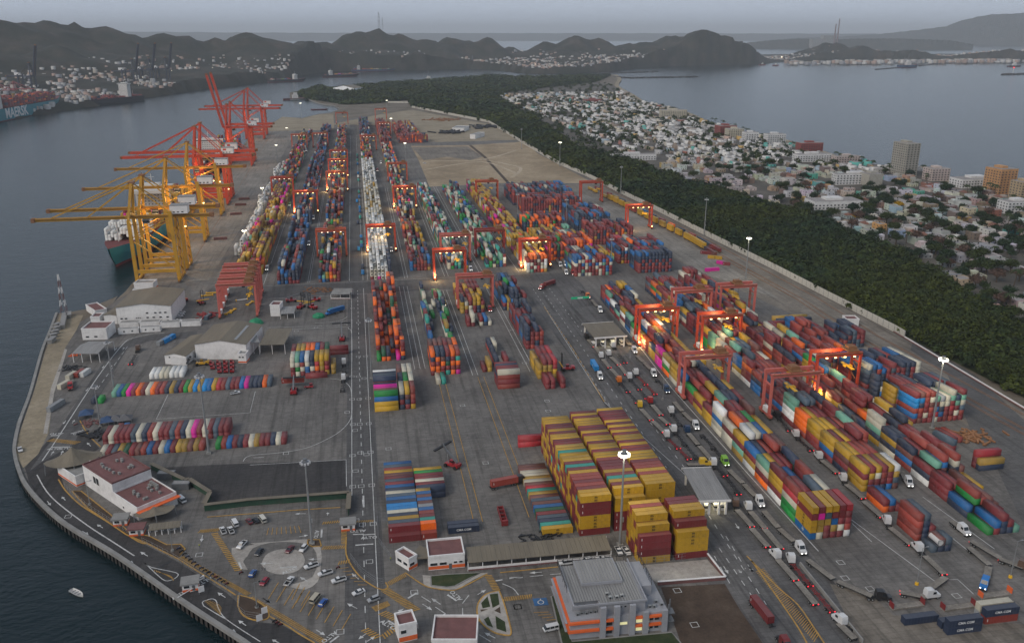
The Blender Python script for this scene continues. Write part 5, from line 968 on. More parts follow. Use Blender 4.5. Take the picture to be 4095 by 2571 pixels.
def ship(name, label, loc, rz, L_, B_, D_, top_m, bot_m, house_x, house_h, stacks, pal='mix', seed=1, text=None, group=None, tiers=(3, 6), white_bow=False, house_w=.8):
    r_ = random.Random(seed); s = empty(name, loc, rz, label=label, cat='ship', group=group); h_ = link('hull', hull(L_, B_, D_, top_m, bot_m), s)
    b = MB(); w_ = B_*house_w/2
    b.bx(house_x - 7, house_x + 7, -w_, w_, D_, D_ + house_h); b.bx(house_x - 5, house_x + 7, -B_*.52, B_*.52, D_ + house_h, D_ + house_h + 3); b.bx(house_x - 4, house_x + 4, -w_*.5, w_*.5, D_ + house_h + 3, D_ + house_h + 5); sp = b.build('superstructure', 'ship_white', s)
    b = MB(); b.bx(house_x + 7, house_x + 7.1, -B_*.5, B_*.5, D_ + house_h + 1, D_ + house_h + 2.2)
    for k in range(int(house_h/3)):
        for y in np.arange(-w_ + 2, w_ - 1, 3.2): b.bx(house_x + 7, house_x + 7.08, y, y + 1.1, D_ + 1.4 + k*3, D_ + 2.4 + k*3)
    b.build('bridge_window', 'glass', sp)
    b = MB(); b.bar((house_x, 0, D_ + house_h + 5), (house_x, 0, D_ + house_h + 14), .5); b.bar((house_x, -3, D_ + house_h + 11), (house_x, 3, D_ + house_h + 11), .3); b.build('mast', 'ship_white', s)
    b = MB(); b.bx(-L_/2 + 20 if house_x > 0 else house_x - 22, -L_/2 + 32 if house_x > 0 else house_x - 12, -5, 5, D_, D_ + house_h*.75); b.build('funnel', top_m, s)
    BB, TT = [], []; nl = int((B_ - 2)/2.55); x = -L_/2 + 12
    while x < L_/2 - L_*.12:
        if abs(x + 6 - house_x) > 15 and not (house_x > 0 and x < -L_/2 + 34 and x > -L_/2 + 12):
            f = 1.0 if x < L_*.28 else .8
            n_ = int(nl*f); bt = r_.randint(*tiers)
            for i in range(n_):
                hh = max(1, bt - r_.choice((0, 0, 0, 1, 1, 2))); y = (i - (n_ - 1)/2)*2.55
                for t in range(hh):
                    if t < hh - 2 and 1 < i < n_ - 2: continue
                    BB.append((x + 6.1, y, D_ + 1.5 + t*2.65, 12.19, 2.44, 2.6, 0)); TT.append(CC['white' if (white_bow and x > L_*.24) else pick(pal)])
        x += 13.4 if int(x) % 2 else 14.6
    m_ = boxes_mesh('deck_cargo', np.array(BB), 'box_mass', np.array(TT)); link('deck_cargo', m_, s, kind='stuff')
    if text: link('lettering', text_mesh(text[0], text[1], 'letter_white'), s, (text[2], -B_/2 - .1 if text[3] < 0 else B_/2 + .1, D_*.5 + 1.5), rot=(PI/2, 0, 0) if text[3] < 0 else (PI/2, 0, PI))
    return s
s1 = ship('container_ship', 'teal container ship at the quay, bow towards the yellow cranes', (-206, 905, WZ), -PI/2 - .015, 292, 38, 15, 'hull_teal', 'hull_red', -10, 26, 1, 'yel', 3, white_bow=True, tiers=(3, 5))
b = MB(); b.bar((128, 0, 18), (128, 0, 36), .9); b.build('bow_mast', 'ship_white', s1)
b = MB(); b.bx(-2.5, 7.5, -15.5, 15.5, 38, 41.2); b.build('bridge_deck', 'ship_white', s1)
s2 = ship('container_ship', 'white-housed container ship behind the red quay cranes', (-214, 1400, WZ), -PI/2 - .018, 300, 40, 14, 'hull_black', 'hull_red', 60, 24, 1, 'mix', 5, tiers=(2, 4))
s3 = ship('container_ship', 'huge light-blue container ship across the channel at the left edge', (-790, 2270, WZ), 1.475, 460, 54, 27, 'hull_teal', 'hull_red', -120, 40, 1, 'maroon', 6, tiers=(6, 8), text=('MAERSK', 30, -62, -1))
s4 = ship('container_ship', 'black-hulled container ship with white bridge at the far quay', (-676, 2632, WZ), 1.115 + PI, 262, 36, 15, 'hull_black', 'hull_black', -70, 34, 1, 'maroon', 8, tiers=(1, 3))
s5 = ship('container_ship', 'long dark container ship moored below the antenna hill', (385, 4842, WZ), .48 + PI, 540, 52, 22, 'hull_black', 'hull_black', 150, 46, 1, 'blue', 9, tiers=(8, 11))
for x, y, L_, rz, lb, m_, hx in ((-60, 4080, 160, .4, 'bulk ship with pale crossed derricks at the far fishing quay', 'hull_black', -45), (95, 4640, 210, .15, 'dark cargo ship left of the long container ship', 'hull_blue', -70), (-270, 3700, 150, .5, 'black coaster along the far quay behind the cranes', 'hull_black', 40)):
    ship('cargo_ship', lb, (x, y, WZ), rz, L_, 24, 9, m_, 'hull_red', hx, 16, 1, 'mix', int(L_), tiers=(1, 2), house_w=.7)
def small_boat(name, label, loc, rz, L_, m_, h=2.0, cat='boat', cabin=True, group=None):
    s = empty(name, (*loc, WZ), rz, label=label, cat=cat, group=group); link('hull', hull(L_, L_*.26, h, m_, 'hull_red', L_*.06, .85, L_*.03), s)
    if cabin:
        b = MB(); b.bx(-L_*.12, L_*.12, -L_*.09, L_*.09, h, h + L_*.13); b.bx(-L_*.05, L_*.09, -L_*.07, L_*.07, h + L_*.13, h + L_*.22); b.build('wheelhouse', 'ship_white', s)
        b = MB(); b.bar((0, 0, h + L_*.2), (0, 0, h + L_*.5), L_*.015); b.bar((-L_*.3, 0, h), (-L_*.2, 0, h + L_*.4), L_*.012); b.build('mast', 'grey_steel', s)
    return s
small_boat('tug_boat', 'red tug boat moored left of the coastal hill', (2427.4,5075), .1, 44, 'hull_red', 6); small_boat('tug_boat', 'small red boat right of the other red one off the town', (2472.4,4988.9), .1, 40, 'hull_red', 6)
bs = small_boat('supply_ship', 'blue work ship moored off the far town promenade', (3090.9,4622.9), .06, 120, 'hull_blue', 14, 'ship'); small_boat('patrol_boat', 'white patrol ship crossing the inner channel', (292.1,3575.4), 0.2, 80, 'ship_white', 6)
small_boat('fishing_boat', 'grey boat half hidden behind the breakwater at the right edge', (3747.7,4595.8), .0, 80, 'hull_black', 8); small_boat('barge', 'low dark pontoon in the small inlet', (-92.8,2327.8), .05, 42, 'hull_black', 2.2, cabin=False); small_boat('work_boat', 'moored work boat with tall derrick beside the mangrove point', (-173.9,2693.7), .2, 70, 'hull_black', 5)
# open skiff with two people
sk = empty('skiff', (*(-107,283.1), WZ), -.72, label='small white open skiff motoring alone on dark water', cat='boat')
b = MB(); n = 10; prof = [(-3.4, .95), (-2, 1.1), (0, 1.15), (1.6, .95), (2.7, .5), (3.4, .04)]
for s_ in (-1, 1):
    o = len(b.v)
    for x, w_ in prof: b.v += [(x, s_*w_*.6, -.2), (x, s_*w_, .75), (x, s_*(w_ - .14 if w_ > .2 else 0), .75), (x, s_*max(w_*.55 - .1, 0), .15)]
    for i in range(5):
        for j in range(3): q = (o+4*i+j, o+4*(i+1)+j, o+4*(i+1)+j+1, o+4*i+j+1); b.f.append(q if s_ < 0 else q[::-1]); b.m.append(0)
b.add([(x, s_*w_*.5, .18) for s_ in (-1, 1) for x, w_ in prof], [(i, i+1, 7+i, 6+i) for i in range(5)]); b.bx(-3.45, -3.35, -.95, .95, -.2, .8); b.build('hull', 'ship_white', sk)
for x in (-1.8, -.3, 1.2): b = MB(); b.bx(x - .18, x + .18, -.95, .95, .48, .55); b.build('thwart', 'grey_steel', sk)
b = MB(); b.bx(-3.9, -3.45, -.22, .22, .3, 1.15); b.bx(-3.8, -3.6, -.08, .08, -.5, .3); b.build('outboard_motor', 'dark', sk)
# breakwaters of dumped rock
ground_mat('rock', (.03, .03, .03), (.05, .05, .05), (.085, .08, .075), .05, .3)
def breakwater(pts, wd, label):
    b = MB(); r_ = random.Random(2)
    for a, c in zip(pts[:-1], pts[1:]):
        n = max(2, int(math.hypot(c[0]-a[0], c[1]-a[1])/ (wd*.5)))
        for i in range(n + 1):
            p = lerp(a, c, i/n)
            for k in range(3): rr = wd*r_.uniform(.3, .5); b.ell((p[0] + r_.uniform(-.3, .3)*wd, p[1] + r_.uniform(-.3, .3)*wd, WZ + r_.uniform(0, .15)*wd), (rr, rr*.9, rr*.62), 6, 4)
    o = b.build('breakwater', 'rock', label=label, cat='breakwater'); return o
breakwater([(1130.6,3811.6), (1186.7,3728.7), (1328.8,3745), (1504.4,3777.6)], 16, 'long rock breakwater reaching out from the beach tip'); breakwater([(1163.6,4188.6), (1288.4,4217.9), (1498.8,4314.4)], 16, 'rock jetty in front of the far harbour office')
breakwater([(2730.2,4358.8), (2976.5,4557.1)], 14, 'thin rock groyne left of the blue work ship'); breakwater([(2972.3,3710.1), (3113.8,3744.9), (3212.8,3727.4)], 22, 'rock breakwater end with red beacon at the right edge'); breakwater([(3265,4773.1), (3623.2,5112)], 14, 'rock groyne right of the blue work ship')
b = MB(); b.cyl((*(3062.2,3754), 0), (*(3062.2,3754), 26), 1.6, 1.2); o = b.build('beacon', 'ship_white', label='harbour beacon with red light on the breakwater end', cat='beacon'); b = MB(); b.ell((*(3062.2,3754), 28), (3.4, 3.4, 3)); b.build('beacon_light', 'tail_light', o)

# ================================================================== buildings, sheds, walls
def frame(p, q, depth=None):
    """local frame whose x axis runs from p to q (front edge), y to the back; returns origin, angle, length"""
    return (p[0], p[1], 0.0), hd(p, q), math.hypot(q[0]-p[0], q[1]-p[1])
def windows(root, wall_list, m='glass', nm='window', frame_m='white_wall'):
    """each window its own part: pane recessed in a proud frame. entries: (face, a0, a1, z0, z1, pos) face 'f','b','l','r'"""
    for f, a0, a1, z0, z1, pos in wall_list:
        t = .12
        b = MB(); c = MB()
        if f in 'fb':
            s = -1 if f == 'f' else 1; b.bx(a0, a1, min(pos, pos+s*.06), max(pos, pos+s*.06), z0, z1)
            for x0, x1, y0, y1 in ((a0-t, a1+t, z0-t, z0), (a0-t, a1+t, z1, z1+t), (a0-t, a0, z0, z1), (a1, a1+t, z0, z1)): c.bx(x0, x1, min(pos, pos+s*.12), max(pos, pos+s*.12), y0, y1)
        else:
            s = -1 if f == 'l' else 1; b.bx(min(pos, pos+s*.06), max(pos, pos+s*.06), a0, a1, z0, z1)
            for x0, x1, y0, y1 in ((a0-t, a1+t, z0-t, z0), (a0-t, a1+t, z1, z1+t), (a0-t, a0, z0, z1), (a1, a1+t, z0, z1)): c.bx(min(pos, pos+s*.12), max(pos, pos+s*.12), x0, x1, y0, y1)
        w_ = b.build(nm, m, root); c.build('frame', frame_m, w_)
def flat_house(name, label, p, q, depth, h, roof='roof_red', wall='white_wall', band=None, cat='building', par=.9, win=(), door=None, units=0, seed=1):
    o, a, L_ = frame(p, q); r = empty(name, o, a, label=label, cat=cat)
    b = MB(); b.bx(0, L_, 0, depth, 0, h); b.build('wall', wall, r)
    b = MB(); t = .35
    for x0, x1, y0, y1 in ((-.1, L_+.1, -.1, t), (-.1, L_+.1, depth-t, depth+.1), (-.1, t, t, depth-t), (L_-t, L_+.1, t, depth-t)): b.bx(x0, x1, y0, y1, h, h + par)
    b.build('parapet', wall, r)
    b = MB(); b.bx(t, L_-t, t, depth-t, h, h + .12); rf = b.build('roof', roof, r)
    if band:
        b = MB(); b.bx(-.06, L_+.06, -.06, 0, .3, band); b.bx(L_, L_+.06, 0, depth, .3, band); b.build('painted_band', 'orange_trim', r)
    windows(r, win)
    if door: b = MB(); b.bx(door, door+1.1, -.07, 0, 0, 2.2); b.build('door', 'grey_steel', r)
    rr = random.Random(seed)
    for i in range(units): x, y = rr.uniform(1.5, L_-2), rr.uniform(1.5, depth-2); u = MB(); u.bx(x, x+1.3, y, y+.8, h+.12, h+1.1); u.build('air_conditioner', 'galv', rf)
    return r, L_
# administration block: three storeys, grey piers, orange ledges
def admin():
    p, q = (58.8,225.1), (91.3,224.3); o, a, L_ = frame(p, q); D_ = 24.0; r = empty('office_building', o, a, label='grey three-storey office block with bright orange ledges and ribbed metal roof', cat='building'); r.scale = (1, 1, .9)
    M('adm_grey', (.30, .305, .325), .8, var=.1, scale=.3, dirt=.2)
    b = MB(); b.bx(0, L_, 0, D_, 0, 8.2); b.build('lower_wall', 'adm_grey', r)
    b = MB(); b.bx(1.5, 9.8, 4.5, D_ - 1, 8.2, 12.6); b.bx(9.8, L_ - 7.5, 1.2, D_ - 1, 8.2, 12.6); b.bx(L_ - 7.5, L_ - 3, 9, D_ - 1, 8.2, 12.4); b.build('upper_wall', 'adm_grey', r)
    b = MB()
    for i in range(26): x = 1.2 + i*(L_ - 9.2)/26; b.bx(x, x + (L_ - 9.2)/26 - .18, 3.2 if x < 10 else 1.0, D_ - .6, 12.7, 12.95)
    rf = b.build('roof', 'roof_grey', r)
    b = MB(); b.bx(6, 20, 11, D_ + .3, 13.0, 14.2); b.build('roof_house', 'adm_grey', rf)
    b = MB()
    for i in range(13): x = 6.3 + i*13.4/13; b.bx(x, x + .85, 11.3, D_, 14.2, 14.35)
    b.build('upper_roof', 'roof_grey', rf)
    for x0, x1, y0, y1 in ((1.0, L_ - 7, .6, 1.0), (1.0, 1.4, 1.0, D_), (L_ - 7.4, L_ - 7, 1, D_)):
        b = MB(); b.bx(x0, x1, y0 if y0 != .6 else (.7), y1, 12.6, 13.4); b.build('parapet', 'adm_grey', r)
    for x in (9.6, 14.2, 19.4, L_ - 8.6, L_ - 2.2): b = MB(); b.bx(x, x + 1.9, -1.0, .0, 0, 12.8 if x < L_ - 9 else 9.2); b.build('pier', 'adm_grey', r)
    for z in (3.1, 6.6):
        for x0, x1 in ((-.8, 9.5), (11.6, 14.1), (21.4, L_ - 8.7), (L_ - 6.6, L_ - 2.3)): b = MB(); b.bx(x0, x1, -.9, -.02, z, z + .8); b.build('orange_ledge', 'orange_trim', r)
        b = MB(); b.bx(-1.0, -.02, 0, D_ + .5, z, z + .7); b.build('orange_ledge', 'orange_trim', r)
        b = MB(); b.bx(-1.8, -1.0, -.4, D_, z + .7, z + .78); b.build('side_canopy', 'adm_grey', r)
    wl = [('f', 11.9, 13.9, 1.0, 2.7, 0), ('f', 11.9, 13.9, 4.4, 6.2, 0), ('f', L_ - 6.3, L_ - 4.9, 1.4, 2.6, 0), ('f', L_ - 4.4, L_ - 3, 1.4, 2.6, 0), ('f', L_ - 6.3, L_ - 4.9, 4.9, 6.1, 0), ('f', L_ - 4.4, L_ - 3, 4.9, 6.1, 0), ('f', 16.4, 17.1, 10.6, 11.3, 1.2), ('f', 18.0, 18.7, 10.6, 11.3, 1.2), ('f', 2.2, 3.6, 9.6, 10.6, 4.5), ('f', 4.4, 5.8, 9.6, 10.6, 4.5)]
    for i in range(5): wl.append(('l', 3 + i*4.2, 5.4 + i*4.2, 4.4, 6.0, 0)); wl.append(('l', 3 + i*4.2, 5.4 + i*4.2, 9.4, 10.6, 1.5 if False else 0)) if False else None
    windows(r, [x for x in wl if x], 'glass', frame_m='adm_grey')
    windows(r, [('f', 21.8, 23.9, 1.0, 2.8, 0), ('f', 24.2, 26.3, 1.0, 2.8, 0), ('f', 21.8, 23.9, 4.5, 6.3, 0), ('f', 24.2, 26.3, 4.5, 6.3, 0), ('f', 16.4, 18.9, 4.2, 5.4, 0)], 'lit_window', frame_m='adm_grey')
    rr = random.Random(3)
    for x, y, z in [(2.2 + i*1.5, 1.4 + rr.random()*1.6, 8.25) for i in range(5)] + [(L_ - 6 + i*1.4, 2 + rr.random()*3, 8.25) for i in range(4)] + [(13.2, 3.0, 12.98), (15.4, 3.0, 12.98), (12.6, 5.0, 12.98), (17.2, 3.4, 12.98)]:
        b = MB(); b.bx(x, x + 1.1, y, y + .8, z, z + 1.0); u = b.build('air_conditioner', 'galv', r); c = MB(); c.cyl((x + .55, y - .03, z + .5), (x + .55, y - .0, z + .5), .36, n=10); c.build('fan', 'dark', u)
    b = MB()
    for x0, y0, x1, y1 in ((.6, 9, .6, D_ + .4), (.6, D_ + .4, L_ - 3, D_ + .4), (L_ - 3, D_ + .4, L_ - 3, 9)):
        for z in (14.3, 15.2): b.bar((x0, y0, z), (x1, y1, z), .14)
        n = int(math.hypot(x1-x0, y1-y0)/2.6)
        for i in range(n + 1): p_ = lerp((x0, y0), (x1, y1), i/max(n, 1)); b.bar((*p_, 12.5), (*p_, 15.2), .12)
    b.build('roof_railing', 'dark', r)
    b = MB(); b.bar((L_ + .3, .5, 0), (L_ + .3, .5, 10.5), .35); b.bar((L_ + 1.2, 2, 0), (L_ + 1.2, 2, 11.5), .35); b.bx(L_, L_ + 2.4, 0, 3, 3.2, 3.5); b.bx(L_, L_ + 2.4, 0, 3, 6.6, 6.9); b.build('escape_stair', 'grey_steel', r)
admin()
# gate office row
flat_house('gate_office', 'white gatehouse office with red roof left of the long bus shelter', (17,270.7), (30.2,270.6), 11.0, 5.2, band=1.6, win=[('f', .6, 3.2, 1.9, 3.0, 0), ('f', 4.0, 6.6, 1.9, 3.0, 0), ('f', 9.2, 10.4, 2.2, 3.0, 0), ('f', 11.2, 12.4, 2.2, 3.0, 0)], door=7.4)
flat_house('guard_house', 'small white guard house with red roof at the road bend', (9.9,271.6), (13.1,274), 7.5, 4.4, band=1.5, win=[('f', .4, 2.6, 1.7, 2.9, 0), ('l', .8, 3, 1.7, 2.9, 0), ('l', 4, 6.4, 1.7, 2.9, 0)])
b = MB(); b.prism([(13,273.6), (17.2,273.2), (17.3,279.2), (14.7,282), (12.5,278.5)], 3.4, 3.75); b.build('linking_canopy', 'roof_tan', label='brown canopy joining guard house and gate office', cat='canopy')
flat_house('gate_tower', 'white gatehouse with red roof and orange band at the bottom edge', (4.4,232.9), (10.2,233.9), 6.5, 6.0, band=2.0, win=[('f', .6, 2.4, 3.3, 4.6, 0), ('r', 1.2, 4.6, 3.3, 4.6, 6.4)])
flat_house('toll_building', 'white-walled building with red roof cut by the bottom edge', (14.2,225.7), (28.2,223.2), 12, 5.0)
bt = empty('box_truck', (*(23.2,233.9), 0), hd((19.5,238.1), (26.8,229.6)), label='white box trailer lettered ABB beside the bottom gatehouse', cat='truck')
b = MB(); b.bx(-7, 7, -1.3, 1.3, 1.1, 4.0); b.build('cargo_box', 'ship_white', bt)
for x in (-5, -3.6, 4.6): b = MB(); b.cyl((x, -1.2, .5), (x, 1.2, .5), .5, n=10); b.build('wheel', 'rubber', bt)
M('letter_red', (.45, .01, .08), .6, var=.05); link('lettering', text_mesh('ABB', 1.5, 'letter_red'), bt, (1.5, .1, 4.012), rot=(0, 0, 0))
# long shelter
def shelter(name, label, p, q, depth, h, roof, drop=.8, posts=8, wall=None, back_wall=True, cat='shelter', ridge=False, nx=12):
    o, a, L_ = frame(p, q); r = empty(name, o, a, label=label, cat=cat); b = MB(); n = nx
    for i in range(n):                                             # roof sheets
        x0, x1 = L_*i/n, L_*(i + 1)/n - .06
        if ridge:
            for y0, y1, z0, z1 in ((-.8, depth/2, h, h + drop), (depth/2, depth + .8, h + drop, h)): b.add([(x0, y0, z0), (x1, y0, z0), (x1, y1, z1), (x0, y1, z1), (x0, y0, z0 - .18), (x1, y0, z0 - .18), (x1, y1, z1 - .18), (x0, y1, z1 - .18)], [(0,1,2,3),(7,6,5,4),(4,5,1,0),(6,7,3,2),(5,6,2,1),(7,4,0,3)])
        else: b.add([(x0, -.8, h), (x1, -.8, h), (x1, depth + .8, h + drop), (x0, depth + .8, h + drop), (x0, -.8, h - .18), (x1, -.8, h - .18), (x1, depth + .8, h + drop - .18), (x0, depth + .8, h + drop - .18)], [(0,1,2,3),(7,6,5,4),(4,5,1,0),(6,7,3,2),(5,6,2,1),(7,4,0,3)])
    b.build('roof', roof, r)
    for i in range(posts + 1):
        x = L_*i/posts
        for y in (0, depth): b = MB(); b.bx(x - .15, x + .15, y - .15, y + .15, 0, h - .1 + (0 if ridge else drop*(y + .8)/(depth + 1.6))); b.build('post', 'white_wall', r)
    if wall: b = MB(); b.bx(0, L_, -.12, .12, 0, wall); b.build('low_wall', 'white_wall', r); b = MB(); b.bx(0, L_, -.2, -.12, .1, wall*.45); b.build('painted_band', 'roof_red', r)
    return r, L_
shelter('bus_shelter', 'long open shelter with ribbed tan roof behind the parked pickups', (31.1,268), (84.6,266.9), 7.5, 4.0, 'roof_tan', .7, 10, 1.5, nx=30)
shelter('walkway_shelter', 'small tan-roofed walkway shelter beside the court entrance', (-88.3,312.2), (-76.6,313), 3.0, 3.0, 'roof_tan', .3, 5, nx=8)
# truck gates
def gate_roof(label, p, q, r3, h, m, lit=False):
    o, a, L_ = frame(p, q); D_ = math.hypot(r3[0]-p[0], r3[1]-p[1]); r = empty('truck_gate', o, a, label=label, cat='gate canopy')
    b = MB(); n = 14
    for i in range(n): b.bx(L_*i/n, L_*(i+1)/n - .07, 0, D_, h, h + .35)
    b.build('roof', m, r); b = MB(); b.bx(-.2, L_ + .2, -.25, 0, h - .5, h + .5); b.bx(-.2, L_ + .2, D_, D_ + .25, h - .5, h + .5); b.build('fascia', 'white_wall', r)
    for x in (1.5, L_*.36, L_*.68, L_ - 1.2):
        for y in (1.5, D_ - 1.5): b = MB(); b.bx(x - .4, x + .4, y - .4, y + .4, 0, h); b.build('post', 'white_wall', r)
        b = MB(); b.bx(x - 1.0, x + 1.0, 4, 8, 0.1, 2.9); bo = b.build('toll_booth', 'white_wall', r); c = MB(); c.bx(x - 1.02, x + 1.02, 3.98, 8.02, 1.3, 2.2); c.build('booth_window', 'glass', bo)
    if lit:
        for x in (L_*.2, L_*.5, L_*.8): b = MB(); b.bx(x - .6, x + .6, 3, 3.4, h - .35, h - .15); b.build('ceiling_lamp', 'lamp_small', r)
        lamp('gate_light', (L_*.5, 4, h - 1.2), 1600, (1, .9, .6), .5, r)
gate_roof('wide pale gate canopy over the truck lanes with booths', (137,483.9), (157.9,484.5), (137.2,511.4), 7.5, 'roof_tan', True)
gate_roof('grey ribbed gate canopy beside the yellow block', (127.7,288.5), (140.3,287.2), (123.6,315.8), 7.0, 'roof_grey', True)
b = MB(); sg = empty('gantry_sign', (*(143.9,570.4), 0), 0.06, label='green overhead lane sign on a post across the truck lanes', cat='sign')
M('sign_green', (.01, .22, .10), .5, emit=(.02, .5, .25), es=.25, var=0); b = MB(); b.bx(-.5, 13, -.2, .2, 6.0, 7.6); b.build('sign_board', 'sign_green', sg); b = MB(); b.bar((0, 0, 0), (0, 0, 6.2), .4); b.bar((12.5, 0, 0), (12.5, 0, 6.2), .4); b.build('post', 'grey_steel', sg)
b = MB(); b.bx(4.2, 8.0, -.26, -.2, 6.3, 7.2); b.build('sign_lettering', 'letter_white', sg)
# big sheds with gabled roofs
def shed(name, label, p, q, depth, h, rise, roof, wall='white_wall', ridge_along='y', win=(), cat='warehouse', skylight=None, nr=10):
    o, a, L_ = frame(p, q); r = empty(name, o, a, label=label, cat=cat); b = MB()
    if ridge_along == 'y': pf = [(0, h), (L_/2, h + rise), (L_, h)]
    else: pf = [(0, h), (L_, h)]
    # walls
    b.bx(0, L_, 0, depth, 0, h)
    if ridge_along == 'y':
        for y in (0, depth): b.add([(0, y, h), (L_, y, h), (L_/2, y, h + rise)], [(0, 1, 2) if y == 0 else (2, 1, 0)])
    b.build('wall', wall, r)
    for s in range(2):
        b = MB()
        for i in range(nr):
            y0, y1 = -.5 + (depth + 1)*i/nr, -.5 + (depth + 1)*(i + 1)/nr - .05
            x0, x1, z0, z1 = (-.5, L_/2, h, h + rise) if s == 0 else (L_/2, L_ + .5, h + rise, h)
            b.add([(x0, y0, z0 + .1), (x1, y0, z1 + .1), (x1, y1, z1 + .1), (x0, y1, z0 + .1), (x0, y0, z0 + .3), (x1, y0, z1 + .3), (x1, y1, z1 + .3), (x0, y1, z0 + .3)], [(3,2,1,0),(4,5,6,7),(0,1,5,4),(1,2,6,5),(2,3,7,6),(3,0,4,7)])
        rf = b.build('roof', roof, r)
        if skylight and s == 1: c = MB(); x = L_*.74; zz = h + rise*(1 - (x - L_/2)/(L_/2)); c.add([(x - 1.4, depth*.12, zz + .36 + rise*2.8/L_/2), (x + 1.4, depth*.12, zz + .36 - rise*2.8/L_/2), (x + 1.4, depth*.85, zz + .36 - rise*2.8/L_/2), (x - 1.4, depth*.85, zz + .36 + rise*2.8/L_/2)], [(0, 1, 2, 3)]); c.build('skylight', 'galv', rf)
    windows(r, win); return r, L_
LA = 35
shed('warehouse', 'large white warehouse with brown roof near the quay corner', (-165.3,587.3), (-130.1,585.6), 40, 11.5, 2.2, 'roof_tan', win=[('f', 2 + i*2.8, 3.6 + i*2.8, z, z + 1.0, 0) for i, z in ((0, 3.2), (1, 3.2), (0, .8), (1, .8), (6, 3.4), (7.4, 3.4), (9, 3.4), (10.6, 3.4), (6, .8), (7.4, .8), (9, .8), (10.6, .8), (6, 6.6), (7.9, 6.6), (9, 6.6), (10.2, 6.6))] + [('r', 4 + i*4.5, 6 + i*4.5, 6.4, 7.4, 34.4) for i in range(7)] + [('f', 12, 12.8, 3.6, 4.2, 0), ('f', 13.2, 14, 3.6, 4.2, 0), ('f', 14.4, 15.2, 3.6, 4.2, 0)])
shed('lean_to', 'lower brown-roofed wing on the left of the large warehouse', (-174.3,589.7), (-165.8,587.9), 36, 6.0, .6, 'roof_tan')
shed('warehouse', 'wide white shed with ochre roof beside the red tractors', (-102.4,509.3), (-72.4,504), 36, 9.5, 2.6, 'roof_tan', skylight=True)
shed('workshop', 'narrow tan-roofed workshop left of the wide white shed', (-119.1,504.5), (-106.7,500.8), 34, 5.5, 1.4, 'roof_tan', win=[('f', 2.6, 4.0, 4.0, 4.8, 0), ('f', 5.4, 6.8, 4.0, 4.8, 0)])
flat_house('annex', 'small white annex at the front of the narrow workshop', (-115.4,502.3), (-106.3,500.3), 6, 4.0, 'roof_tan')
flat_house('site_office', 'tiny white office with orange base at the shed corner', (-76.8,498.4), (-72,497.5), 6, 5.2, 'roof_grey', band=1.2, win=[('f', .6, 1.8, 3.4, 4.2, 0), ('f', 2.4, 3.6, 3.4, 4.2, 0)])
shelter('open_bay', 'brown-roofed open bay attached to the wide white shed', (-73,512.5), (-65.6,514.2), 30, 7.5, 'roof_grey', .6, 2, nx=6); shelter('open_bay', 'tan-roofed open bay farthest right of the white shed', (-65.7,511.2), (-50.5,509.5), 27, 6.5, 'roof_tan', .6, 2, nx=8)
flat_house('depot_office', 'white building with red roof by the sandy strip', (-179.5,557.8), (-164.2,556.2), 15, 6.8, win=[('f', 2.2, 4.2, 1.6, 2.6, 0), ('f', 7.4, 9.4, 1.6, 2.6, 0)]); flat_house('depot_office', 'small white roofed block above the red-roofed depot', (-182.5,588.6), (-176.5,588.1), 9, 5.0); flat_house('depot_wing', 'long pale wing behind the depot with red roof', (-183.9,605.2), (-177.4,609.3), 20, 4.0)
flat_house('quay_office', 'white two-tier office with orange band at the quay corner', (-172.1,665.9), (-158,664.4), 10, 6.0, 'roof_grey', band=2.2); flat_house('quay_terrace', 'low white terrace in front of the quay corner office', (-171.6,658.1), (-157.8,657.2), 4, 3.0, 'concrete')
shelter('scrap_shed', 'grey-roofed open scrap shed beside the left road', (-173.1,516.3), (-157.8,513.6), 20, 6.0, 'roof_grey', 1.5, 3, nx=9, ridge=True)
for i, (p, q, lb) in enumerate((((-159.7,565.1), (-147.3,565.7), 'left white flat container office in the long row'), ((-146.7,566.8), (-134,566.4), 'right white flat container office in the long row'), ((-162.3,579), (-150,578), 'first white roof unit behind the container offices'), ((-149.3,577.9), (-136.7,577.4), 'second white roof unit behind the container offices'), ((-135.4,574.2), (-123.2,573.8), 'third white roof unit in the back row'), ((-122.6,574.4), (-109.9,574.1), 'last grey roof unit in the back row'))):
    flat_house('site_cabin', lb, p, q, 3.4 if i < 2 else 5, 3.4, 'concrete', par=.1, win=[('f', 3, 4, 1.3, 2.2, 0), ('f', 8, 9, 1.3, 2.2, 0)] if i < 2 else [])
flat_house('workshop_office', 'small white block with red roof near the parked stackers', (-65.7,587), (-59.1,585.8), 9, 7.5); shelter('workshop_canopy', 'grey lean-to canopy beside the small white workshop block', (-58.4,579.2), (-49.1,578.9), 14, 4.0, 'roof_grey', .5, 2, nx=5)
shelter('control_kiosk', 'white flat-roofed kiosk at the cross road corner', (-25.5,620.3), (-11.7,617.9), 12, 4.2, 'concrete', .5, 2, nx=5, wall=1.2)
flat_house('rail_hut', 'small white hut beside the rail tracks', (313.1,496.3), (321.4,494.8), 8, 5.0)
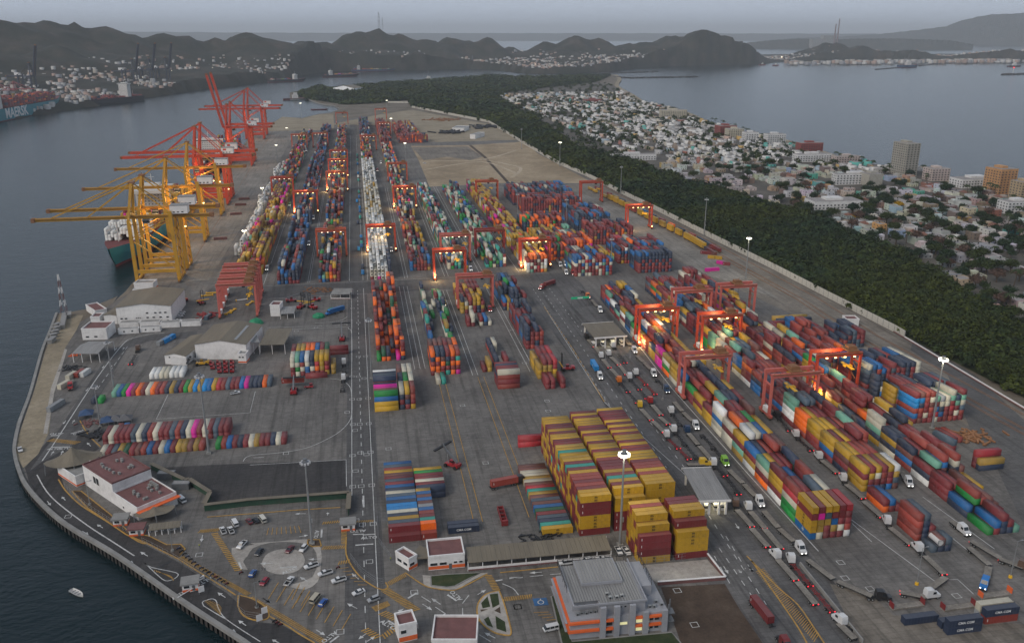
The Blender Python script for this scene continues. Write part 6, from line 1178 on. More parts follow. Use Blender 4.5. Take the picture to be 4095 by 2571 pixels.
# white and red customs building with roof plant, lower left
def customs():
    p, q = (-124.3,359.5), (-94.9,324.8); o, a, L_ = frame(p, q); r = empty('customs_building', o, a, label='long white building with red roof and rooftop plant at lower left', cat='building'); D_ = 17
    b = MB(); b.bx(0, 26, 0, D_, 0, 9.5); b.bx(26, L_, 0, D_, 0, 5.2); b.build('wall', 'white_wall', r)
    for x0, x1, h in ((0, 26, 9.5), (26, L_, 5.2)):
        b = MB(); b.bx(x0 + .3, x1 - .3, .3, D_ - .3, h, h + .12); rf = b.build('roof', 'roof_red', r)
        b = MB()
        for q_ in ((x0, x1, 0, .3), (x0, x1, D_ - .3, D_), (x0, x0 + .3, .3, D_ - .3), (x1 - .3, x1, .3, D_ - .3)): b.bx(*q_, h, h + .7)
        b.build('parapet', 'white_wall' if x0 else 'roof_red', r)
        rr = random.Random(4 + x0)
        for i in range(12): x = x0 + 5 + rr.random()*(x1 - x0 - 10); y = (4 if i < 6 else 10.5) + rr.random()*2.2; u = MB(); u.bx(x, x + 1.2, y, y + .9, h + .12, h + 1.15); u.build('roof_unit', 'concrete', rf)
    for i in range(4): u = MB(); u.cyl((31 + i*1.6, 14, 5.3), (31 + i*1.6, 14, 6.9), .7, n=10); u.build('water_tank', 'concrete', r)
    windows(r, [('f', 9, 11.2, 4.4, 7.6, 0), ('f', 11.6, 13.8, 4.4, 7.6, 0), ('f', 33, 34.2, 1.2, 2.2, 0)])
    b = MB(); b.bx(L_, L_ + 2.2, -.5, D_ + .6, 3.9, 4.2); b.build('orange_canopy', 'orange_trim', r)
customs()
flat_house('annex', 'white single-storey annex below the brown tent roof', (-138.7,371), (-127.4,358), 11, 4.4, 'concrete', band=1.0)
# tensile membrane roofs
def tent(name, label, c, hw_, hd__, zlow, ztop, peaks=1, m='roof_tan'):
    r = empty(name, (*c, 0), .3, label=label, cat='canopy'); n = 20; k = 7; V = []; F = []
    for j in range(k + 1):
        t = j/k
        for i in range(n):
            a = 2*PI*i/n; e = 1 - .16*(1 - math.cos(4*a))/2; x = hw_*math.cos(a)*(1 - t)*e; y = hd__*math.sin(a)*(1 - t)*e
            V.append((x, y, zlow + (ztop - zlow)*t**2.1 + (.9*(1 + math.cos(4*a))/2 - .3)*(1 - t)))
    for j in range(k):
        for i in range(n): F.append((j*n + i, j*n + (i + 1) % n, (j + 1)*n + (i + 1) % n, (j + 1)*n + i))
    MB().add(V, F).build('membrane', m, r)
    for a in (.0, PI/2, PI, 3*PI/2): b = MB(); b.bar((hw_*math.cos(a), hd__*math.sin(a), 0), (hw_*.96*math.cos(a), hd__*.96*math.sin(a), zlow + .6), .3); b.build('post', 'galv', r)
    b = MB(); b.bar((0, 0, 0), (0, 0, ztop), .35); b.build('mast', 'galv', r)
tent('tent_roof', 'brown tensile tent roof with a pointed peak at lower left', (-132.8,374.8), 12, 9, 5.4, 11.5); tent('tent_roof', 'tan tensile awning at the end of the white building', (-88.5,325), 8, 5, 3.6, 5.2)
for p, lb in (((-143.7,433.5), 'blue pyramid tent left of the grey ones'), ((-130.8,422.8), 'blue-grey pyramid tent beside the yellow lamp base'), ((-127.1,423.5), 'middle grey pyramid tent'), ((-122.7,423.4), 'right grey pyramid tent')):
    M('tent_blue', (.035, .075, .16), .8, var=.2, dirt=.4); M('tent_grey', (.12, .12, .125), .8, var=.2, dirt=.4); r = empty('pyramid_tent', (*p, 0), .15, label=lb, cat='tent')
    b = MB(); b.add([(-3.4, -3.4, 2.3), (3.4, -3.4, 2.3), (3.4, 3.4, 2.3), (-3.4, 3.4, 2.3), (0, 0, 4.6)], [(0, 1, 4), (1, 2, 4), (2, 3, 4), (3, 0, 4), (3, 2, 1, 0)]); b.build('canopy', 'tent_blue' if 'blue' in lb else 'tent_grey', r)
    for x in (-3.2, 3.2):
        for y in (-3.2, 3.2): b = MB(); b.bar((x, y, 0), (x, y, 2.35), .12); b.build('post', 'galv', r)
for p, rz, lb in (((-101.2,323.8), .0, 'small white kiosk with pale roof beside the fence'), ((-93.2,315.1), .0, 'small white kiosk with brown roof and orange base'), ((-66.6,274.9), .1, 'white checkpoint booth on a traffic island in the seawall road'), ((-12,304.6), 0, 'white checkpoint booth with red base beside the gate road')):
    r = empty('kiosk', (*p, 0), rz, label=lb, cat='kiosk'); b = MB(); b.bx(-2.6, 2.6, -2, 2, 0, 3.0); b.build('wall', 'white_wall', r); b = MB(); b.bx(-3.2, 3.2, -2.7, 2.7, 3.0, 3.45); b.build('roof', 'roof_red' if 'brown' in lb else 'concrete', r); b = MB(); b.bx(-2.66, 2.66, -2.06, 2.06, .05, .9); b.build('painted_band', 'orange_trim', r)
    windows(r, [('f', -2.0, -.2, 1.5, 2.5, -2), ('l', -1.4, 1.2, 1.5, 2.5, -2.6), ('r', -1.4, 1.2, 1.5, 2.5, 2.6)]); b = MB(); b.bx(.6, 1.6, -2.08, -2.0, .1, 2.3); b.build('door', 'grey_steel', r)
# barrier arms at the checkpoint
for p, q, lb in (((-69.8,268.5), (-64.5,273.9), 'white barrier arm across the seaward lane at the checkpoint'), ((-65.5,277.8), (-63.1,279.8), 'white barrier arm across the inner lane at the checkpoint')):
    b = MB(); b.bar((*p, 1.2), (*q, 1.25), .22, .22); b.bx(q[0]-.3, q[0]+.3, q[1]-.3, q[1]+.3, 0, 1.4); b.build('barrier_arm', 'white_wall', label=lb, cat='barrier')
# green boundary wall with pale roof walkway round the dark lot
def cover_wall(pts, label):
    r = empty('boundary_wall', (0, 0, 0), label=label, cat='wall'); M('wall_green', (.018, .06, .035), .8, var=.2, dirt=.3)
    for a, c in zip(pts[:-1], pts[1:]):
        L_ = math.hypot(c[0]-a[0], c[1]-a[1]); d = ((c[0]-a[0])/L_, (c[1]-a[1])/L_)
        b = MB(); b.bar((*a, 1.4), (*c, 1.4), .3, 2.8); b.build('green_panel', 'wall_green', r)
        n = max(1, int(L_/4))
        for i in range(n): p0, p1 = lerp(a, c, i/n), lerp(a, c, (i + .985)/n); b = MB(); b.bar((*p0, 3.1), (*p1, 3.1), 2.0, .16); b.build('roof_sheet', 'roof_tan', r)
cover_wall([(-99.2,369.4), (-81.7,351.5), (-79.8,351.7), (-69.2,338.3), (-70.1,329)], 'green wall with tan roof slabs zigzagging beside the white building'); cover_wall([(-70,327.9), (-52.2,329.1), (-11.5,328.1)], 'green wall with tan roof slabs along the parking court'); cover_wall([(-11.5,327.9), (-12,314.2)], 'short green wall with tan roof at the gate road')
r = empty('boundary_wall', (0, 0, 0), label='low white and red wall along the truck road by the office block', cat='wall')
for a, c in (((96.3,247.9), (121.2,246.6)), ((121.2,246.6), (120.4,261.4))): b = MB(); b.bar((*a, .7), (*c, .7), .4, 1.4); b.build('wall_body', 'roof_red', r); b = MB(); b.bar((*a, 1.5), (*c, 1.5), .7, .2); b.build('coping', 'white_wall', r)
b = MB(); b.bar((*(151.8,250.2), .8), (*(150.9,207), .8), .5, 1.6); b.build('lane_wall', 'concrete', label='low concrete wall between truck road and gravel corner', cat='wall')
# ---- concrete panel wall along the mangroves
wl = empty('perimeter_wall', (0, 0, 0), label='long pale concrete panel wall between the port and the mangrove forest', cat='wall')
WP = [(333.5, 350), (339.3, 482), (336, 560), (333.3, 640), (326, 770), (319.5, 900), (312, 1010), (305, 1140), (292, 1260), (287, 1517), (285, 1730), (283, 1896), (215, 2105), (142.5, 2323)]
pm = MB(); pm.bx(-2.88, 2.88, -.12, .12, 0, 5.0); pm.bx(-2.88, 2.88, -.16, .16, 1.62, 1.7); pm.bx(-2.88, 2.88, -.16, .16, 3.28, 3.36); pmesh = pm.mesh('panel', 'panel_concrete')
qm = MB(); qm.bx(-.14, .14, -.22, .22, 0, 5.15); qmesh = qm.mesh('pillar', 'concrete'); lowm = MB(); lowm.bx(-2.95, 2.95, -.3, .3, 0, 1.3); lmesh = lowm.mesh('panel', 'white_wall')
for a, c in zip(WP[:-1], WP[1:]):
    L_ = math.hypot(c[0]-a[0], c[1]-a[1]); st = 6.0 if a[1] < 1500 else 18.0; n = max(1, round(L_/st)); an = hd(a, c)
    for i in range(n):
        p = lerp(a, c, (i + .5)/n); low = p[1] < 470; s_ = L_/n/6.0
        link('panel', lmesh if low else pmesh, wl, (*p, 0), an + rnd.uniform(-.004, .004), scale=(s_, 1, 1))
        if not low and a[1] < 1100: link('pillar', qmesh, wl, (*lerp(a, c, i/n), 0), an)
# low wall red stripe
b = MB(); b.bar((333.1, 350, .5), (338.9, 482, .5), .7, .5); b.build('painted_band', 'roof_red', wl)
# second wall on the sandy end
b = MB(); b.bar((*(89.1,2490.6), 2.2), (*(185.8,2452.6), 2.2), .3, 4.4); b.build('end_wall', 'panel_concrete', label='white wall along the far sandy edge', cat='wall')
# ---- light masts
def make_mast(lit):
    r = empty('light_mast', (0, -6000, 0)); b = MB(); b.cyl((0, 0, 0), (0, 0, 35), .55, .28, 10); b.build('pole', 'galv', r)
    b = MB(); b.cyl((0, 0, 33.8), (0, 0, 34.2), 1.5, 1.5, 12); b.cyl((0, 0, 35), (0, 0, 35.4), .9, .9, 10); b.build('crown_ring', 'grey_steel', r)
    for i in range(8): a = 2*PI*i/8; x, y = 1.75*math.cos(a), 1.75*math.sin(a); b = MB(); b.bx(x - .45, x + .45, y - .45, y + .45, 33.4, 34.15); b.build('flood_lamp', 'lamp_white' if lit else 'lamp_off', r)
    b = MB(); b.bx(-1.1, 1.1, -1.1, 1.1, 0, .8); b.build('footing', 'concrete', r); b = MB(); b.bx(.45, 1.0, -.3, .3, 9, 10.6); b.build('control_box', 'galv', r)
    return r
MAST = {True: make_mast(True), False: make_mast(False)}; mused = {True: 0, False: 0}
def mast(p, h, lit, label, e=0):
    o = MAST[lit] if not mused[lit] else copy_tree(MAST[lit]); mused[lit] += 1
    o.location = (*p, 0); o.scale = (max(.8, h/40), max(.8, h/40), h/35); tag(o, label, 'light mast', 'yard light masts')
    if e: lamp('mast_light', (p[0], p[1], h - 2.0), e, (1, .9, .66), 1.2)
mast((90.4,274.3), 40, True, 'lit floodlight mast standing between the yellow container blocks', 9000); mast((272.1,346), 38, True, 'lit floodlight mast beside the tall blue-red block', 12000); mast((298.4,619.9), 34, True, 'lit floodlight mast beside the rail tracks', 9000)
mast((-25.7,295.8), 36, False, 'unlit lattice floodlight mast in the octagonal planter by the car park'); mast((-76.2,380.7), 40, False, 'tall unlit mast at the end of the double container row'); mast((-139.3,469.4), 28, False, 'unlit mast leaning over the rainbow container row'); mast((0.5,460), 36, False, 'unlit mast beside the crosswise stack on the centre road'); mast((309.9,1000), 34, False, 'pale mast by the wall behind the first rail gantry'); mast((324.9,772.3), 36, False, 'pale mast by the wall near the middle of the train'); mast((289.1,1236.1), 36, True, 'lit mast by the wall at the dirt lot edge', 3000); mast((270.6,1440.1), 34, False, 'thin unlit mast by the wall far along the dirt lot')
mast((-96.2,726.7), 32, True, 'lit mast beside the near white refrigerated boxes', 9000); mast((-102.8,948.7), 30, True, 'lit mast behind the first lit quayside one', 6000); mast((63.6,1647.3), 36, True, 'lit mast in the far rows beside the gantry', 4000); mast((68.9,1298.7), 32, True, 'lit mast at the corner of the dirt lot', 4000); mast((72.5,2100.5), 36, True, 'lit mast at the far sandy edge', 0); mast((-121.6,2047.7), 36, True, 'lit mast near the small inlet', 0); mast((-123.9,1625.4), 24, True, 'lit lamp beside the far red container pair', 0); mast((-120.9,1356.8), 26, True, 'lit lamp on the quay apron near the white boxes', 3000)
mast((196.2,651), 30, False, 'unlit mast at the corner of the tall block of eleven'); mast((161.9,883.4), 26, False, 'unlit mast among the trucks beside the yellow rows'); mast((200.6,824.8), 30, False, 'unlit mast between the tall blocks'); mast((-133.8,420.6), 22, False, 'thin pole with a yellow base by the pyramid tents')
for p, h, lb in (((187.1,232.2), 15, 'thin lamp pole with orange base on the right apron'), ((222.8,230.1), 15, 'thin lamp pole with orange base at the right edge'), ((-42.6,259.5), 10, 'street lamp on the soil island'), ((-77.4,299.8), 9, 'street lamp by the fence with white boxes'), ((-117.7,341.1), 11, 'street lamp in the verge by the white building'), ((-42.5,259.5), 10, 'street lamp at the edge of the planted island'), ((153,403.3), 12, 'thin pole in the truck lanes below the blue cab'), ((138.9,465.1), 8, 'short pole at the gate island'), ((154.8,466.3), 10, 'white lamp pole beside the gate canopy')):
    r = empty('lamp_post', (*p, 0), 0, label=lb, cat='lamp post'); b = MB(); b.cyl((0, 0, .6), (0, 0, h), .16, .09, 7); b.build('pole', 'galv', r); b = MB(); b.bar((0, 0, h), (1.6, 0, h + .3), .12); b.bx(1.3, 2.2, -.2, .2, h + .2, h + .42); b.build('lamp_head', 'galv', r); b = MB(); b.cyl((0, 0, 0), (0, 0, .9), .7, .6, 8); b.build('footing', 'spreader' if 'orange' in lb else 'concrete', r)
# lattice radio tower at the water corner
tw = empty('radio_tower', (*(-209.1,621.5), 0), 0, label='red and white lattice radio tower at the water corner', cat='tower')
for s in range(6):
    z0, z1 = s*4.6, (s + 1)*4.6; w0, w1 = 1.9 - s*.26, 1.9 - (s + 1)*.26; b = MB()
    for sx in (-1, 1):
        for sy in (-1, 1): b.bar((sx*w0, sy*w0, z0), (sx*w1, sy*w1, z1), .2)
    for sx in (-1, 1): b.bar((sx*w0, -w0, z0), (-sx*w1, -w1, z1), .12); b.bar((-w0, sx*w0, z0), (-w1, -sx*w1, z1), .12); b.bar((w0, sx*w0, z0), (w1, -sx*w1, z1), .12)
    b.build('lattice_section', 'white_wall' if s % 2 else 'roof_red', tw)
# parked trailers and tanks along the sandy strip
for i, (p, q, c, lb) in enumerate((((-199,583.1), (-205.5,611.7), 'grey', 'grey shack nearest the radio tower'), ((-201.5,605.8), (-203.5,613.9), 'cream', 'pale hut beside the first grey shack'), ((-204.3,586.4), (-202.4,589.7), 'grey', 'grey shack, first of the close row'), ((-202.8,579), (-200.5,582.2), 'grey', 'grey shack, second of the close row'), ((-201.7,571.9), (-198.8,574.1), 'grey', 'grey shack, third of the close row'), ((-200.6,564.9), (-197.8,567.1), 'grey', 'grey shack, fourth of the close row'), ((-197.8,553.3), (-197.4,560.9), 'cream', 'pale shack at the near end of the close row'))):
    r = empty('shack', (*mid(p, q), 0), hd(p, q), label=lb, cat='shed', group='shacks on the sandy strip'); L_ = max(4, math.hypot(p[0]-q[0], p[1]-q[1])); b = MB(); b.bx(-L_/2, L_/2, -1.4, 1.4, 0, 2.6); b.build('wall', 'concrete', r); b = MB(); b.bx(-L_/2 - .2, L_/2 + .2, -1.6, 1.6, 2.6, 2.8); b.build('roof', 'roof_grey', r)
for i, (p, c, rz, lb) in enumerate((((-167.3,491.4), 'cream', 1.3, 'cream box at the left of the three by the scrap shed'), ((-163.8,494.3), 'rust red', 1.3, 'red-ended box in the middle by the scrap shed'), ((-160.8,494.7), 'white', 1.3, 'white box at the right of the three by the scrap shed'), ((-167.3,477.7), 'cream', 1.2, 'pale box beside the red truck on the left strip'), ((-162.7,448.4), 'grey', 1.25, 'long grey trailer box on the left strip'), ((-127.5,543.1), 'grey', 1.2, 'grey trailer left of the tan workshop'), ((-107.4,589.2), 'slate blue', 1.3, 'slate blue tank box beside the row of roof units'), ((-125.1,547.1), 'bright blue', 1.2, 'bright blue trailer half hidden by the workshop'))):
    place_container(dict(x=p[0], y=p[1], z=0.1, ax=0, L=12.19 if i in (4, 5, 7) else 8.0, h=2.7, col=c, blk=lb, lane=0, bay=0, tier=0, rot=rz, logo=False), lb)
# fences
def fence(pts, label, h=2.2, st=3.0):
    r = empty('fence', (0, 0, 0), label=label, cat='fence')
    pm_ = MB(); pm_.bar((0, 0, 0), (0, 0, h), .1); me = pm_.mesh('post', 'galv')
    for a, c in zip(pts[:-1], pts[1:]):
        L_ = math.hypot(c[0]-a[0], c[1]-a[1]); n = max(1, int(L_/st))
        for i in range(n + 1): link('post', me, r, (*lerp(a, c, i/n), 0))
        b = MB(); [b.bar((*a, z), (*c, z), .05) for z in (.3, h*.5, h - .05)]; b.build('rail', 'galv', r)
fence([(-132.5,358.4), (-117.9,338.8), (-97.2,315.8)], 'wire fence along the verge above the seawall road'); fence([(-90.1,308.4), (-76.1,294.9), (-65.2,283.4), (-53.9,271)], 'wire fence with parked motorcycles beside the seawall road'); fence([(-49,266.1), (-48.6,259), (-45.9,255.4), (-40.8,253.3)], 'wire fence round the soil island'); fence([(-11,283.4), (-7.3,273.9), (-2.1,266.6), (0.3,265.5)], 'wire fence on the kerbed peninsula'); fence([(-0.5,308.6), (-0.5,292.6), (3.8,280.1)], 'wire fence along the gate road'); fence([(93.3,261.3), (106.6,260.8), (121.4,262.7)], 'wire fence in front of the near yellow containers', 2.6); fence([(157.3,260.7), (152.6,260.7)], 'short fence beside the white truck', 2.4)

# ================================================================== vehicles
M('car_paint', src='obj', rough=0.3, var=0.05, scale=.8, dirt=.12, spec=.6); M('bed_black', (.012, .012, .012), .8)
def prof_mesh(name, pts, wd, m, wt=None, zt=None):
    """side profile (x, z) extruded across the width; upper points may be narrower"""
    b = MB(); n = len(pts); zmin = min(p[1] for p in pts); zmax = max(p[1] for p in pts)
    def hw(z): return wd/2 if wt is None or z <= zt else wd/2 + (wt - wd)/2*(z - zt)/max(zmax - zt, .01)
    b.add([(x, -hw(z), z) for x, z in pts] + [(x, hw(z), z) for x, z in pts], [(i, (i + 1) % n, n + (i + 1) % n, n + i) for i in range(n)][::1] + [tuple(range(n - 1, -1, -1)), tuple(range(n, 2*n))])
    for i in range(len(b.f)): b.f[i] = tuple(reversed(b.f[i])) if i < n else b.f[i]
    b.f = [tuple(f) for f in b.f]
    return b.mesh(name, m)
def wheel_mesh(r, w_):
    b = MB(); b.cyl((0, -w_/2, 0), (0, w_/2, 0), r, n=12); b.cyl((0, -w_/2 - .01, 0), (0, w_/2 + .01, 0), r*.55, n=10, m=1); return b.mesh('wheel', ['rubber', 'galv'])
WH, WHT = wheel_mesh(.34, .24), wheel_mesh(.52, .5)
CARS = {}
def car_proto(kind):
    r = empty(kind, (0, -7000, 0)); r.name = kind
    if kind in ('sedan', 'hatchback', 'suv'):
        h = {'sedan': 1.45, 'hatchback': 1.5, 'suv': 1.72}[kind]; w_ = 1.8
        if kind == 'sedan': body = [(-2.25, .3), (2.25, .3), (2.28, .62), (2.1, .82), (1.1, .95), (-1.5, 1.0), (-2.2, .98), (-2.3, .6)]; gl = [(-1.75, .96), (1.15, .94), (.3, h - .06), (-.9, h - .04)]; rf = [(-1.0, h - .05), (.35, h - .05), (.25, h), (-.85, h)]
        else: body = [(-2.1, .35), (2.1, .35), (2.15, .7), (2.0, .92), (1.1, 1.05), (-2.0, 1.1), (-2.15, .7)]; gl = [(-2.0, 1.06), (1.15, 1.03), (.4, h - .06), (-1.7, h - .05)]; rf = [(-1.75, h - .06), (.45, h - .06), (.3, h), (-1.6, h)]
        link('body', prof_mesh('body', body, w_, 'car_paint'), r); link('window_glass', prof_mesh('window_glass', gl, w_ - .12, 'glass', w_ - .5, 1.0), r); link('roof', prof_mesh('roof', rf, w_ - .5, 'car_paint'), r)
        fx, rx, wb = 1.4, -1.35, .82
    elif kind == 'pickup':
        link('body', prof_mesh('body', [(-2.65, .5), (2.6, .5), (2.65, .85), (2.45, 1.08), (1.3, 1.16), (-.35, 1.16), (-.35, .78), (-2.55, .78), (-2.68, .7)], 1.85, 'car_paint'), r)
        b = MB(); b.bx(-2.65, -.4, -.92, -.82, .7, 1.14); b.bx(-2.65, -.4, .82, .92, .7, 1.14); b.bx(-2.68, -2.6, -.82, .82, .7, 1.1); b.build('bed_side', 'car_paint', r)
        b = MB(); b.bx(-2.6, -.42, -.82, .82, .79, .86); b.build('cargo_bed', 'bed_black', r)
        link('window_glass', prof_mesh('window_glass', [(-.38, 1.15), (1.35, 1.14), (.7, 1.74), (-.25, 1.76)], 1.74, 'glass', 1.4, 1.2), r); link('roof', prof_mesh('roof', [(-.32, 1.74), (.78, 1.73), (.62, 1.8), (-.2, 1.82)], 1.42, 'car_paint'), r); fx, rx, wb = 1.65, -1.7, .85
    else:
        link('body', prof_mesh('body', [(-2.6, .4), (2.5, .4), (2.6, .85), (2.35, 1.12), (-2.6, 1.15)], 1.9, 'car_paint'), r); link('window_glass', prof_mesh('window_glass', [(-2.58, 1.13), (2.36, 1.11), (1.75, 1.92), (-2.5, 1.95)], 1.86, 'glass', 1.7, 1.2), r)
        b = MB(); b.bx(-2.55, 1.7, -.86, .86, 1.9, 2.08); [b.bx(x, x + .14, -.96, .96, 1.1, 1.92) for x in (-2.5, -1.1, .5)]; b.build('roof', 'car_paint', r); fx, rx, wb = 1.6, -1.55, .86
    for x in (fx, rx):
        for s in (-1, 1): link('wheel', WH, r, (x, s*wb, .34))
    L_ = 2.25 if kind in ('sedan', 'hatchback', 'suv') else 2.62
    for s in (-1, 1):
        b = MB(); b.bx(L_ - .06, L_ + .04, s*.62 - .16, s*.62 + .16, .66, .8); b.build('headlight', 'lamp_off', r); b = MB(); b.bx(-L_ - .07, -L_ + .05, s*.66 - .12, s*.66 + .12, .68, .84); b.build('tail_light', 'roof_red', r)
    return r
WHITE_, SILV, DARKC = (.62, .62, .61), (.33, .34, .35), (.02, .024, .032)
def car(kind, p, q, col, label):
    """p rear end, q front end as seen"""
    if kind not in CARS: CARS[kind] = car_proto(kind)
    o = copy_tree(CARS[kind], loc=(*mid(p, q), .17), rz=hd(p, q), color=col); o.name = {'sedan': 'car', 'hatchback': 'car', 'suv': 'car', 'pickup': 'pickup_truck', 'van': 'van'}[kind]
    return tag(o, label, {'pickup': 'pickup', 'van': 'van'}.get(kind, 'car'), 'vehicles parked round the entrance court')
for a in (('hatchback', (-46.5,276.9), (-45.3,281), (.02, .08, .25), 'blue hatchback parked left of the roundabout'), ('sedan', (-44.3,294.6), (-45.8,290.7), DARKC, 'dark sedan parked above the blue one by the roundabout'), ('sedan', (-32.8,294.7), (-34.8,290.3), (.12, .012, .02), 'dark red sedan parked on the top edge of the roundabout'), ('suv', (-27.6,294.5), (-29.7,289.8), WHITE_, 'white car parked beside the dark red one at the roundabout'), ('pickup', (-22.8,281), (-27.7,279), WHITE_, 'white pickup with orange stripe right of the roundabout'), ('pickup', (-17.7,275.4), (-22.5,273.7), WHITE_, 'white pickup in the middle of the three at right of the court'), ('pickup', (-12.7,270.2), (-17.7,268.7), WHITE_, 'white pickup with black bed, outermost of the three'), ('hatchback', (-40.5,275.1), (-42.1,271.3), (.26, .015, .03), 'bright red hatchback parked below the roundabout'), ('pickup', (-33.6,269.4), (-31.5,274.3), WHITE_, 'white pickup with black bed below the roundabout'), ('van', (-24.3,257.6), (-21.9,262.3), (.42, .38, .29), 'beige van parked beside the small blue car'), ('hatchback', (-21.3,255.4), (-19.5,259.3), (.02, .09, .33), 'small blue car parked beside the beige van'), ('sedan', (-6.2,262.2), (-10.4,260.3), WHITE_, 'white sedan driving past the hatched bays'), ('suv', (-1.3,257.1), (-5.1,255.5), SILV, 'silver sport utility car on the hatched corner'), ('pickup', (-59.2,307), (-61.6,313.3), WHITE_, 'white pickup, left one of the pair at the crossing'), ('pickup', (-56.3,306.9), (-58.4,312.8), WHITE_, 'white pickup with red cargo, right one of the pair at the crossing'), ('van', (-55.2,311.8), (-57.7,317.8), WHITE_, 'white van behind the two pickups'), ('sedan', (-50,313.4), (-52.1,317.7), (.13, .015, .02), 'dark red car between the vans at the green wall'), ('hatchback', (-47.5,313.8), (-49.4,317.7), (.012, .013, .016), 'black hatchback beside the cream van'), ('van', (-44.5,312.9), (-47.3,319.1), (.55, .53, .46), 'cream van parked right of the black hatchback'), ('pickup', (-50.9,301.1), (-53,296.2), WHITE_, 'white pickup with black bed on the pale court ring'), ('van', (-82.9,340.9), (-78.3,334.2), WHITE_, 'white van with red stripe beside the customs building'), ('pickup', (69.8,265.8), (64.3,265.6), WHITE_, 'white pickup left in the row under the long shelter'), ('suv', (77.5,266.5), (72.4,265.3), WHITE_, 'white sport utility car in the middle of the row under the long shelter'), ('pickup', (83.7,265.6), (78.9,265.7), WHITE_, 'white pickup with black bed, right in the row under the long shelter'), ('pickup', (88.4,272.9), (88.5,266.6), WHITE_, 'white pickup left of the pair at the mast foot'), ('pickup', (90.9,271.6), (91.6,266.5), WHITE_, 'white pickup right of the pair at the mast foot'), ('van', (56.4,231), (50.9,230.2), WHITE_, 'white minibus parked left of the grey office block'), ('pickup', (-75.3,450), (-70.3,451.5), WHITE_, 'white pickup alone below the rainbow row'), ('pickup', (-165.4,402.5), (-162,395.3), WHITE_, 'white pickup at the edge of the seawall bend'), ('sedan', (-129.2,586.4), (-124.4,588.1), WHITE_, 'nearest white car in the line beside the large warehouse'), ('sedan', (-129.5,595.1), (-124.8,596.4), WHITE_, 'second white car in the line beside the large warehouse'), ('sedan', (-129.2,599.8), (-124.9,601.1), WHITE_, 'third white car in the line beside the large warehouse'), ('sedan', (-129.2,604), (-125.3,605.4), WHITE_, 'last white car in the line beside the large warehouse'), ('pickup', (93.1,1300.5), (100.5,1295.5), WHITE_, 'tiny white pickup on the dirt lot')): car(*a)
# ---- trucks
def cab_mesh():
    a = prof_mesh('cab', [(-2.2, 1.0), (3.0, .9), (3.1, 1.9), (1.7, 2.15), (1.0, 3.5), (.2, 3.9), (-2.0, 3.95), (-2.2, 3.0)], 2.45, 'car_paint', 2.2, 2.4); return a
CAB = cab_mesh()
b = MB(); b.add([(1.75, -1.0, 2.25), (1.75, 1.0, 2.25), (1.12, .95, 3.4), (1.12, -.95, 3.4)], [(0, 1, 2, 3)]); b.bx(.0, 1.2, -1.26, -1.2, 2.3, 3.2); b.bx(.0, 1.2, 1.2, 1.26, 2.3, 3.2); CABW = b.mesh('cab_window', 'glass')
b = MB(); b.bx(-5.2, 2.6, -.45, .45, .75, 1.05); b.bx(2.9, 3.3, -1.2, 1.2, .55, 1.0); b.bx(-1.6, -.6, -1.3, -.9, .5, 1.0); b.bx(-1.6, -.6, .9, 1.3, .5, 1.0); TCH = b.mesh('chassis', 'dark')
b = MB(); b.bx(3.06, 3.18, -.95, -.6, 1.1, 1.4); HL1 = b.mesh('headlight', 'head_light'); HL0 = b.mesh('headlight', 'lamp_off')
b = MB(); b.bx(-.1, .1, .75, 1.15, .98, 1.25); TL1 = b.mesh('tail_light', 'tail_light')
def flat_mesh():
    b = MB(); n = 20; P = 12.4
    for i in range(n): b.bx(-6.2 + P*i/n, -6.2 + P*(i + 1)/n - .05, -1.2, 1.2, 1.32, 1.42)
    return b.mesh('deck', 'deck_wood')
ground_mat('deck_wood', (.16, .145, .125), (.23, .21, .18), (.30, .275, .24), .2, 1.5)
M('chassis_red', (.20, .02, .02), .6, var=.2, dirt=.3); M('chassis_black', (.02, .02, .022), .6, var=.2)
FLAT = flat_mesh(); b = MB(); b.bx(-6.2, 6.2, -1.24, -1.1, 1.1, 1.32); b.bx(-6.2, 6.2, 1.1, 1.24, 1.1, 1.32); b.bx(-6.2, 6.2, -.5, -.3, .9, 1.3); b.bx(-6.2, 6.2, .3, .5, .9, 1.3); FRAME = b.mesh('trailer_frame', 'chassis_black')
def skel(mn):
    b = MB(); b.bx(-6.2, 6.2, -.5, -.28, 1.0, 1.3); b.bx(-6.2, 6.2, .28, .5, 1.0, 1.3)
    for x in (-6.1, -3, 0, 3, 6.1): b.bx(x - .12, x + .12, -1.2, 1.2, 1.05, 1.25)
    return b.mesh('skeletal_frame', mn)
SKEL = {'skel': skel('chassis_black'), 'skelred': skel('chassis_red')}
TN = {'white': (.62, .62, .61), 'orange': (.62, .16, .02), 'yellow': (.62, .40, .03), 'red': (.33, .02, .02), 'navy': (.02, .05, .11), 'lime': (.20, .42, .04), 'brown': (.12, .075, .055), 'black': (.02, .02, .022), 'blue': (.02, .16, .45), 'maroon': (.16, .02, .02)}
TRK = [0]
